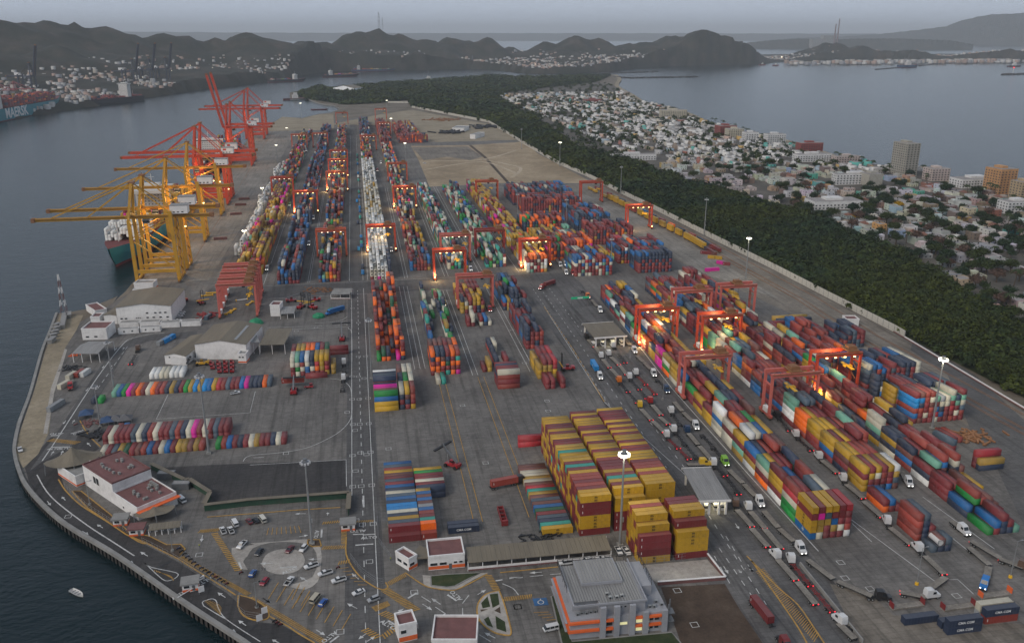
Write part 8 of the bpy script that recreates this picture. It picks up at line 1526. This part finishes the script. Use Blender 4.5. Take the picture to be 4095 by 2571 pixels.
# --- tree prototypes
def tree_proto(nm, seed, hue, tint=None, palm=False):
    r = empty(nm, (0, -8000, 0)); rr = random.Random(seed)
    if palm:
        b = MB(); p = Vector((0, 0, 0))
        for i in range(5): q = p + Vector((.25, .1, 1.9)); b.cyl(p, q, .3 - i*.03, .27 - i*.03, 7); p = q
        b.build('trunk', 'bark', r); V, F = [], []
        for i in range(13):
            a = 2*PI*i/13 + rr.uniform(-.2, .2); up = rr.uniform(.1, .9); pr = None
            for j in range(6):
                t = j/5; rad = 3.6*t; z = p.z + up*2.2*t - 3.4*t*t; w_ = .55*math.sin(PI*min(1, t*.9 + .12)); c = (p.x + rad*math.cos(a), p.y + rad*math.sin(a), z); n = (-math.sin(a)*w_, math.cos(a)*w_)
                V += [(c[0]-n[0], c[1]-n[1], c[2] - .25*w_), (c[0], c[1], c[2] + .12), (c[0]+n[0], c[1]+n[1], c[2] - .25*w_)]
                if j: o = len(V) - 6; F += [(o, o+1, o+4, o+3), (o+1, o+2, o+5, o+4)]
        Vn, Fn = np.array(V), np.array(F); link('crown', np_mesh('crown', Vn, Fn, 'leaf', np.tile(np.array([[.035, .05, .02]]), (len(Fn), 1)) * npr.uniform(.6, 1.4, (len(Fn), 1))), r); return r
    b = MB(); b.cyl((0, 0, 0), (.1, .05, 2.6), .38, .26, 7)
    for i in range(5): a = 2*PI*i/5; b.cyl((.1, .05, 2.4), (1.9*math.cos(a), 1.9*math.sin(a), 4.8 + rr.random()), .2, .08, 5)
    b.build('trunk', 'bark', r)
    C = np.array([(rr.uniform(-1.9, 1.9), rr.uniform(-1.9, 1.9), 2.2 + rr.uniform(0, 1.8), rr.uniform(1.7, 2.7), rr.uniform(3.2, 4.8), hue) for _ in range(6)] + [(0, 0, 2.6, 3.0, 5.4, hue)])
    V, F, Tt = crown_quads(C, 130, .17, seed); Tt = Tt if tint is None else np.array([tint])*npr.uniform(.6, 1.3, (len(F), 1)); link('crown', np_mesh('crown', V, F, 'leaf', Tt), r); return r
TP = [tree_proto('tree', 1, .1), tree_proto('tree', 2, .35), tree_proto('tree', 3, .6), tree_proto('tree', 4, .0), tree_proto('yellow_tree', 5, 1, (.42, .25, .01)), tree_proto('palm_tree', 6, .3, None, True), tree_proto('tree', 7, .2, (.10, .065, .05))]
# --- houses
HC = [('white', (.60, .59, .57)), ('white', (.66, .65, .62)), ('cream', (.52, .48, .38)), ('grey', (.34, .34, .33)), ('pale pink', (.50, .36, .30)), ('tan', (.40, .31, .21)), ('brick red', (.30, .11, .08)), ('pale blue', (.32, .40, .46)), ('ochre', (.50, .33, .11)), ('turquoise', (.10, .38, .33))] + [('white', (.60, .59, .57)), ('grey', (.40, .39, .38)), ('cream', (.50, .46, .39)), ('white', (.56, .55, .53)), ('brown', (.22, .17, .13))]*3
M('house_wall', src='obj', rough=.9, var=.14, scale=.4, dirt=.35); M('house_roof', (.27, .25, .235), .9, var=.25, scale=.3, dirt=.4); M('tile_roof', (.20, .09, .06), .85, var=.25, scale=.5)
HV = []
for i in range(8):
    rr = random.Random(40 + i); W_, D_ = rr.uniform(8, 12), rr.uniform(9, 14); st = 2 if i % 3 == 0 else 1; h = 3.1*st; b = MB(); b.bx(-W_/2, W_/2, -D_/2, D_/2, 0, h)
    if st == 1 and i % 2: b.bx(-W_/2, W_*.1, D_*.05, D_/2, h, h + 2.8)
    t = .25
    for q in ((-W_/2, W_/2, -D_/2, -D_/2 + t), (-W_/2, W_/2, D_/2 - t, D_/2), (-W_/2, -W_/2 + t, -D_/2 + t, D_/2 - t), (W_/2 - t, W_/2, -D_/2 + t, D_/2 - t)): b.bx(*q, h, h + .55)
    wall = b.mesh('wall', 'house_wall'); b = MB()
    if i == 5: b.add([(-W_/2 - .4, -D_/2 - .4, h + .56), (W_/2 + .4, -D_/2 - .4, h + .56), (W_/2 + .4, D_/2 + .4, h + .56), (-W_/2 - .4, D_/2 + .4, h + .56), (0, -D_/3, h + 2.3), (0, D_/3, h + 2.3)], [(0, 1, 4), (1, 2, 5, 4), (2, 3, 5), (3, 0, 4, 5)])
    else: b.bx(-W_/2 + t, W_/2 - t, -D_/2 + t, D_/2 - t, h, h + .08)
    roof = b.mesh('roof', 'tile_roof' if i == 5 else 'house_roof'); wins = []
    for k in range(st):
        wins += [MB().bx(x - .6, x + .6, -D_/2 - .05, -D_/2, 1.0 + k*3.1, 2.3 + k*3.1).mesh('window', 'pane_dark') for x in (-W_*.3, W_*.3)] + [MB().bx(-W_/2 - .05, -W_/2, y - .6, y + .6, 1.0 + k*3.1, 2.3 + k*3.1).mesh('window', 'pane_dark') for y in (-D_*.25, D_*.2)]
    b = MB(); b.bx(-.5, .5, -D_/2 - .06, -D_/2, 0, 2.2); door = b.mesh('door', 'bark'); b = MB(); b.cyl((W_*.25, D_*.25, h + .1), (W_*.25, D_*.25, h + 1.5), .65, n=9); HV.append((wall, roof, wins, door, b.mesh('water_tank', 'dark'), W_, D_, st))
rows = {}; HL = []
x = 745; ri = 0; used = []
HOTELS = [((736.4,1078.1), 20, 30, 44, 'grey', 'tall tan-grey tower block standing alone on the beachfront'), ((769.4,933.3), 24, 26, 30, 'orange', 'orange balconied hotel near the right edge'), ((760.4,884.1), 18, 20, 22, 'tan', 'tan block cut off at the right edge'), ((753.6,1032), 26, 20, 16, 'pale pink', 'pale stepped apartment block right of the tower'), ((632.5,1022.9), 60, 14, 13, 'white', 'long white hotel with rows of windows before the tower'), ((646.2,1010.7), 20, 20, 15, 'grey', 'blank grey cube building beside the long white hotel'), ((719.2,1941.3), 60, 22, 17, 'cream', 'cream hotel wing by the bay in the far town'), ((693.5,1581.9), 34, 24, 18, 'brick red', 'red-brown hotel beside a cream wing on the beach'), ((692.8,1539.9), 30, 20, 16, 'cream', 'cream hotel with square windows beside the red one'), ((688.5,1462.3), 24, 18, 18, 'white', 'plain white block on the beach left of the white hotel'), ((722.8,1437.7), 34, 18, 17, 'white', 'white four-storey hotel with dark top on the beach'), ((733.4,1333), 40, 16, 14, 'brick red', 'dark red hotel facade on the beach'), ((679.3,1224), 56, 16, 11, 'white', 'long white terrace hotel with balconies'), ((722.8,1202.8), 40, 14, 10, 'pale pink', 'pale pink seaside apartments behind palms'), ((772.8,978.7), 60, 24, 11, 'white', 'long white beachfront hall left of the orange hotel'), ((701.5,819.4), 34, 18, 13, 'white', 'white arched building below the tan block at the right edge'), ((520.4,880.2), 56, 26, 9, 'white', 'cluster of white terraced flats near the mangroves'), ((415.3,1284.4), 70, 14, 9, 'white', 'white row of flats at the edge of the mangroves'), ((654.9,2409.4), 50, 18, 9, 'brick red', 'red roofed school block in the far town')]
HCD = {'grey': (.36, .34, .29), 'orange': (.50, .27, .12), 'tan': (.42, .32, .2), 'pale pink': (.52, .43, .39), 'white': (.64, .63, .61), 'cream': (.54, .49, .38), 'brick red': (.26, .07, .06)}
for p, W_, D_, h, c, lb in HOTELS:
    r = empty('hotel', (p[0], p[1], .2), rnd.uniform(-.08, .08), label=lb, cat='building'); used.append((p[0], p[1], max(W_, D_)*.62)); b = MB(); b.bx(-W_/2, W_/2, -D_/2, D_/2, 0, h); b.bx(-W_*.2, W_*.15, -D_*.2, D_*.3, h, h + 2.6); b.build('wall', 'house_wall', r, color=HCD[c]); b = MB(); b.bx(-W_/2 + .3, W_/2 - .3, -D_/2 + .3, D_/2 - .3, h, h + .1); b.build('roof', 'house_roof', r)
    for k in range(int(h/3.1)):
        z = .9 + k*3.1
        if 'blank' in lb: break
        for f, n, L_ in (('f', max(2, int(W_/4.2)), W_), ('l', max(2, int(D_/4.2)), D_)):
            b = MB()
            for i in range(n):
                a = -L_/2 + L_*(i + .5)/n
                if f == 'f': b.bx(a - 1.0, a + 1.0, -D_/2 - .06, -D_/2, z, z + 1.5)
                else: b.bx(-W_/2 - .06, -W_/2, a - 1.0, a + 1.0, z, z + 1.5)
            b.build('window_row', 'pane_dark', r, kind='stuff')
        b = MB(); b.bx(-W_/2 - .5, W_/2 + .1, -D_/2 - .5, -D_/2 - .061, z - .85, z - .7); b.build('floor_slab', 'house_wall', r, color=HCD[c])
def free(x, y, m):
    for a, c, r_ in used:
        if abs(x - a) < r_ + m and abs(y - c) < r_ + m: return False
    return True
RX = [738 - 23.5*i for i in range(14)] + [760 + 23.5*i for i in range(9)]
for ri, x in enumerate(RX):
    y = 470.0
    while y < 2750:
        st = rnd.uniform(11, 17) if y < 1500 else rnd.uniform(14, 24); y += st
        xx = x + rnd.uniform(-3, 3)
        if not inside(TOWN, xx, y) or not free(xx, y, 6): continue
        dens = (.92 if xx > 520 else .62) * (.85 if y < 820 else 1)
        if y > 2300: dens *= .8
        if vnoise(np.array([xx]), np.array([y]), 70, 12)[0] < -.27: dens *= .3
        if rnd.random() < dens: HL.append((xx, y, ri))
vh = sorted((q for q in HL if in_view(q[0], q[1], 3)), key=lambda q: q[0]**2 + q[1]**2)
near_h = vh[:285]; nid = set(near_h); cnt = {}; TL = []
for x, y, ri in sorted(near_h, key=lambda q: (q[2], q[1])):
    v = rnd.choice(HV); cn, c = rnd.choice(HC); k = cnt.get(ri, 0); cnt[ri] = k + 1; far = ri > 13
    o = link('house', v[0], None, (x, y, .2), rnd.choice((0, 0, PI/2, PI)) + rnd.uniform(-.05, .05), label='%s %s house, %s from the near end, %s row %s' % (cn, 'two-storey' if v[7] == 2 else 'flat-roofed' if v[1].materials[0].name == 'house_roof' else 'tile-roofed', ordn(k), ordn(ri - 14 if far else 13 - ri), 'beyond the bay road' if far else 'from the mangroves'), cat='house', group='town houses on the spit', color=tuple(q*rnd.uniform(.85, 1.1) for q in c))
    link('roof', v[1], o); link('door', v[3], o); [link('window', wm, o) for wm in v[2]]
    if rnd.random() < .6: link('water_tank', v[4], o)
    used.append((x, y, 5.5))
BB, TT = [], []
for x, y, ri in HL:
    if (x, y, ri) in nid: continue
    W_, D_ = rnd.uniform(7, 12) * (1 if y < 1600 else 1.35), rnd.uniform(8, 14) * (1 if y < 1600 else 1.25); h = rnd.choice((3.2, 3.4, 3.6, 6.2, 6.4)); c = rnd.choice(HC + HC[:2]*3)[1]; BB.append((x, y, .2, W_, D_, h, 0)); TT.append(c); BB.append((x, y, h + .2, W_ - .7, D_ - .7, .12, 0)); TT.append((.27, .25, .235))
    if rnd.random() < .5: BB.append((x - W_*.2, y + D_*.2, h + .2, W_*.45, D_*.4, 2.6, 0)); TT.append(c)
    for q in (-.25, .25): BB.append((x + q*W_, y - D_/2 - .03, 1.1, 1.6, .1, 1.3, 0)); TT.append((.03, .035, .04))
link('far_town_houses', boxes_mesh('far_town_houses', np.array(BB), 'vcol', np.array(TT)), kind='stuff', label='crowded pale houses of the far part of the town', cat='houses')
# --- town trees
TRS = []
for _ in range(14000):
    x, y = rnd.uniform(350, 1000), rnd.uniform(430, 2600)
    if not inside(TOWN, x, y) or not free(x, y, 0.5): continue
    if vnoise(np.array([x]), np.array([y]), 55, 31)[0] < (-.02 if y < 1200 else .1) and rnd.random() < .55: continue
    TRS.append((x, y))
for _ in range(700):
    x, y = rnd.uniform(420, 760), rnd.uniform(440, 900)
    if inside(TOWN, x, y) and free(x, y, .2): TRS.insert(0, (x, y))
TRS = TRS[:2600]; rnd.shuffle(TRS); TRS = TRS[:1400]; vt = sorted((q for q in TRS if in_view(q[0], q[1], 4)), key=lambda q: q[0]**2 + q[1]**2); nt_ = vt[:290]
for i, (x, y) in enumerate(nt_):
    k = rnd.choice((0, 0, 1, 1, 2, 3, 3, 0, 1, 2, 6, 5)) if x < 680 else rnd.choice((0, 1, 5, 5, 5, 3)); k = 4 if rnd.random() < .006 else k
    o = copy_tree(TP[k], loc=(x, y, .1), rz=rnd.uniform(0, 6)); s = rnd.uniform(.8, 1.55); o.scale = (s*1.15, s*1.15, s); tag(o, '%s, %s nearest of the town trees, %d metres inland of the wall' % (('dark green leafy tree', 'mid green leafy tree', 'light green leafy tree', 'very dark tree', 'yellow blossoming tree', 'palm tree', 'brown leafless tree')[k], ordn(i), int(x - 330)) if False else '%s, %s counting outward from the near edge of town' % (('dark green leafy tree', 'mid green leafy tree', 'light green leafy tree', 'blackish green tree', 'yellow blossoming tree', 'slender palm', 'bare brownish tree')[k], ordn(i)), 'tree', 'town trees')
for i in range(26):
    p = lerp((722.8,1351.1), (796.1,2134), i/26) if i < 16 else lerp((718.3,1230.9), (760.1,1074), (i - 16)/10); o = copy_tree(TP[5], loc=(p[0] - rnd.uniform(6, 16), p[1] + rnd.uniform(-14, 14), .2)); s = rnd.uniform(1.0, 1.5); o.scale = (s, s, s); tag(o, 'beach palm, %s along the sand towards the far town' % ordn(i), 'palm tree', 'palms on the beach')
far_t = [q for q in TRS if q not in set(nt_)] + [(rnd.uniform(380, 1000), rnd.uniform(1500, 3300)) for _ in range(700)]; far_t = [q for q in far_t if inside(TOWN, *q)]
C = np.array([(x, y, 0, rnd.uniform(3.5, 6.5), rnd.uniform(6, 10), rnd.random()) for x, y in far_t]); v, f, t = crown_quads(C, 34, .3, 9); link('far_town_trees', np_mesh('far_town_trees', v, f, 'leaf', t), kind='stuff', label='green tree crowns scattered through the far town', cat='trees')
for q in TP: drop_tree(q)
# ================================================================== far shore
BB, TT = [], []; WALLC = [(.45, .44, .42), (.36, .33, .29), (.30, .22, .18), (.5, .48, .45), (.26, .26, .27), (.38, .27, .22)]
def add_b(x, y, z, w_, d_, h, c, rz=0): BB.append((x, y, z, w_, d_, h, rz)); TT.append(c)
n = 0
while n < 10500:
    x, y = rnd.uniform(-2400, 4800), rnd.uniform(1900, 6400)
    if not in_view(x, y, 40) or not inside(OPP, x, y): continue
    z = terr_z(x, y)
    if z < 0 or z > 120 or rnd.random() < (z/85)**.8 - .1 or vnoise(np.array([x]), np.array([y]), 240, 20)[0] < -.2: continue
    s = rnd.uniform(.6, 1.45); add_b(x, y, z - 3, 9*s, 9*s, rnd.uniform(6, 11)*s**.5, rnd.choice(WALLC)); n += 1
for p, w_, d_, h, c in (((1251.9,5322.4), 90, 60, 26, (.30, .28, .25)), ((1070.7,4979.6), 70, 40, 20, (.32, .3, .27)), ((1184.5,4631.7), 90, 30, 34, (.4, .4, .4)), ((1366,4599.7), 100, 30, 34, (.30, .16, .15)), ((2001.1,6565.6), 60, 30, 44, (.42, .36, .26)), ((1757.2,6036.8), 100, 40, 20, (.4, .38, .33)), ((940.6,5377.4), 120, 60, 50, (.38, .33, .26)), ((1491.8,5598.4), 110, 40, 16, (.3, .3, .3)), ((2581.6,6025.2), 50, 30, 24, (.45, .45, .43)), ((-91.4,5184.9), 110, 40, 34, (.4, .4, .4)), ((24.8,5164.3), 150, 40, 30, (.42, .42, .41)), ((1310.6,4768.1), 90, 40, 26, (.42, .41, .4)), ((3918.8,5928.8), 50, 30, 26, (.45, .45, .44))): add_b(p[0], p[1] + 40, 2, w_, d_, h, c)
for _ in range(260): x = rnd.uniform(2600, 4300); add_b(x, 4980 + (x - 2600)*.08 + rnd.uniform(0, 260), 2, 24, 18, rnd.uniform(8, 22), rnd.choice(WALLC))
link('far_shore_houses', boxes_mesh('far_shore_houses', np.array(BB), 'vcol', np.array(TT)), kind='stuff', label='pale houses and sheds scattered over the far hillsides', cat='houses')
BB, TT = [], []
for r0 in range(11):
    for i in range(90):
        t = i/90; p = lerp((-1102.7,3146.5), (-524.7,3401.7), t); x, y = p[0] - 30 - r0*17, p[1] + 10 + r0*6
        if inside(OPP, x, y) and rnd.random() < .8: h = rnd.randint(1, 5); [add_b(x, y, 2.5 + k*2.6, 12.5, 13, 2.55, CC[pick('maroon' if rnd.random() < .55 else 'mix')], .3) for k in range(h)]
link('far_shore_containers', boxes_mesh('far_shore_containers', np.array(BB), 'box_mass', np.array(TT)), kind='stuff', label='container stacks of the port across the channel', cat='containers')
b = MB()
for _ in range(330):
    x, y = rnd.uniform(-2000, 4600), rnd.uniform(2000, 5900)
    if in_view(x, y, 20) and inside(OPP, x, y) and terr_z(x, y) < 70: z = terr_z(x, y) + rnd.uniform(6, 14); s = rnd.uniform(.5, 1.3)*y/3600; b.ell((x, y, z), (s, s, s), 5, 3)
for p, s in (((-531.2,6188.7), 4), ((-429.3,6294.3), 5), ((-350.8,6409), 5), ((-299.8,6076), 5), ((-422.8,5720.4), 3), ((-192.4,6515.1), 5), ((125.4,6598.7), 4), ((155.6,5767.8), 5), ((914.6,6916.7), 5), ((1184.7,5652.6), 5), ((1357.5,5978.8), 5), ((1432.9,6147), 6), ((1485.3,6164.5), 6), ((1533.4,6156), 6), ((1987.7,5400.8), 6), ((1833.8,5652.3), 4), ((-1363.2,3867.7), 4), ((-1270.5,4580.7), 4.5), ((-1228,4796), 4.5), ((-1058,5444.5), 4), ((-1056.8,5832.4), 4), ((-1358.3,8450.4), 3), ((3482.1,6562.4), 5), ((2903.5,5782.3), 5), ((4180.2,6180.7), 6), ((-648,3876.7), 4), ((-803.1,3379.7), 3), ((-535,6189.4), 3)): b.ell((p[0], p[1], 24), (s, s, s*.8), 6, 4)
b.build('far_shore_lights', 'lamp_small', kind='stuff', label='scattered lit lamps along the far shore', cat='lights')
def lattice(p, zb, h, w_, label, col='galv'):
    r = empty('antenna_mast', (*p, zb), 0, label=label, cat='antenna'); b = MB()
    for s in (-1, 1): [b.bar((s*w_, q*w_, 0), (s*w_*.3, q*w_*.3, h), w_*.28) for q in (-1, 1)]
    b.build('lattice', 'grey_steel', r); b = MB(); [b.bar((-w_*1.3, 0, h*z), (w_*1.3, 0, h*z), w_*.35) for z in (.45, .7, .88)]; b.build('antenna_arms', 'grey_steel', r)
def at_d(sx, d): a = math.atan((sx - 2047.5)/3638.0) + math.radians(10.0146); return (d*math.sin(a), d*math.cos(a))
lattice(at_d(1517, 5200), 205, 88, 5, 'tall antenna mast on top of the central hill'); lattice(at_d(1531, 5190), 200, 66, 3, 'shorter antenna mast beside the tall one on the hill'); lattice(at_d(1888, 5000), 4, 60, 3, 'thin mast by the long dark ship')
for sx, top, lb in ((3352, 82, 'taller power station chimney on the far spit'), (3340, 100, 'second power station chimney on the far spit')):
    d = 11300; p = at_d(sx, d); zt = CAM_Z - (top - 130)/3640*d; b = MB(); b.cyl((*p, 0), (*p, zt), 9, 6, 10); b.build('chimney', 'roof_red', label=lb, cat='chimney')
p = at_d(3310, 11300); b = MB(); b.bx(p[0] - 60, p[0] + 90, p[1] - 40, p[1] + 40, 0, 150); b.bx(p[0] - 200, p[0] - 60, p[1] - 40, p[1] + 40, 0, 110); b.build('power_station', 'concrete', label='reddish power station block at the foot of the chimneys', cat='building')
# clumps of rough growth and the office building in the mangroves at the far end
shed('harbour_hall', 'pale many-windowed hall among trees at the channel bend', (-68.4,2963.9), (-1.5,2923.3), 60, 14, 8, 'roof_tan', 'house_wall', nr=6)[0]

# ================================================================== loose gear
for i, (p, a, lb) in enumerate((((-116.4,644.7), .2, 'yellow spreader frame left of the parked gantry line'), ((-114,651), .1, 'second yellow spreader frame beyond the first'), ((-95.2,599), 1.2, 'yellow spreader under the parked gantries'), ((-93,602.6), 1.3, 'yellow spreader beside the one under the gantries'), ((-82.9,618.9), 1.2, 'yellow spreader by the right legs of the parked gantries'), ((-89.7,628.7), .3, 'pale spreader frame between the parked gantry legs'))):
    r = empty('spare_spreader', (*p, 0), a, label=lb, cat='spreader', group='spare spreaders on the ground'); b = MB(); b.bx(-4, 4, -.5, .5, .3, 1.0); b.build('main_beam', 'spreader' if i < 5 else 'white_wall', r); b = MB(); [b.bx(x - .25, x + .25, -1.2, 1.2, .1, 1.2) for x in (-4, 4)]; b.build('end_beam', 'spreader', r)
def heap(p, s, m, lb, cat, n=26, sz=.8):
    b = MB(); rr = random.Random(int(p[0]*7)); r = s
    for _ in range(n):
        x, y = rr.gauss(0, r*.45), rr.gauss(0, r*.3); h = rr.uniform(.2, 1.2)*sz; an = rr.uniform(0, PI); L_ = rr.uniform(.6, 2.6)*sz; b.bar((p[0] + x - math.cos(an)*L_, p[1] + y - math.sin(an)*L_, h*.5), (p[0] + x + math.cos(an)*L_, p[1] + y + math.sin(an)*L_, h*rr.uniform(.4, 1.4)), .7*sz, .5*sz)
    b.build('scrap_heap', m, label=lb, cat=cat, kind='stuff')
heap((-130.7,410.8), 9, 'dark', 'dark scrap pile left of the double container row', 'scrap', 40, 1.2); heap((-171.6,506.6), 7, 'dark', 'dark scrap below the grey scrap shed', 'scrap', 30); heap((-140.7,425.2), 5, 'roof_red', 'red scrap by the blue pyramid tent', 'scrap'); heap((284.6,334.9), 12, 'rust_walk', 'rusty broken racks on the apron beside the pale box', 'scrap', 70, 1.3); heap((-34.6,644.8), 14, 'rust_walk', 'brown rubble strip by the corner kiosk', 'rubble', 50); heap((-108.4,596.1), 8, 'dkred_crane', 'maroon steel frames by the container offices', 'scrap', 30, 1.2); heap((-177.3,528.9), 4, 'orange_trim', 'orange skip pile at the scrap shed corner', 'scrap', 14); heap((60.4,283.4), 9, 'dark', 'black machine parts behind the long shelter', 'scrap', 40)
for p, a, lb in (((176.1,221.5), .02, 'rust-red folding flat rack behind the navy box on gravel'), ((209.9,221.7), .05, 'orange-ended flat rack at the lower right edge'), ((192.8,217.9), .02, 'blue-grey flat rack beside the stacked navy boxes')):
    r = empty('flat_rack', (*p, 0), a, label=lb, cat='flat rack'); b = MB(); b.bx(-6, 6, -1.2, 1.2, .1, .65); b.build('deck', 'deck_wood', r)
    for x in (-6, 5.8): b = MB(); b.bx(x, x + .2, -1.2, 1.2, .65, 2.7); b.build('end_wall', 'orange_trim' if 'orange' in lb else 'chassis_red', r)
for p, lb in (((-40.8,251.2), 'white notice board leaning at the soil island tip'), ((-39.5,254.9), 'smaller white notice board on the soil island'), ((-62.3,270.8), 'pale striped banner beside the checkpoint booth')):
    r = empty('notice_board', (*p, 0), .4, label=lb, cat='sign'); b = MB(); b.bx(-1, 1, -.06, .06, .8, 3.2); b.build('board', 'white_wall', r); b = MB(); [b.bar((x, .1, 0), (x, .1, 2), .1) for x in (-.8, .8)]; b.build('post', 'galv', r)
for p, lb in (((-86.4,348.2), 'blue-grey cabin beside the green zigzag wall'), ((-94.6,358.9), 'grey cabin behind the customs building')): flat_house('cabin', lb, p, (p[0] + 7, p[1] - 1), 3.2, 2.8, 'roof_grey', 'grey_steel', par=.1)
for i in range(26):
    p = lerp((125.2,574.8), (122.2,407.2), i/25); o = MB().bx(-.3, .3, -1.1, 1.1, 0, .8).build('lane_barrier', 'concrete', loc=(p[0], p[1], .1), rz=.02, label='concrete lane barrier block, %s from the far end of the truck lanes' % ordn(i), cat='barrier', group='barrier blocks beside the truck lanes')
for p, q, lb in (((184.8,1726), (207.9,1717.7), 'white shed on the far sandy lot'), ((204.6,1603.6), (213.6,1598.3), 'long pale roof on the far sandy lot by the wall')): flat_house('lot_shed', lb, p, q, 45, 7, 'roof_grey')
heap((263.9,1801), 40, 'dark', 'dark stored gear by the far wall corner', 'scrap', 60, 4); heap((177,1706.5), 30, 'dark', 'dark stored gear left of the white shed', 'scrap', 40, 4); heap((188.9,1965.3), 50, 'rust_walk', 'brown debris on the far sandy lot', 'rubble', 50, 3)
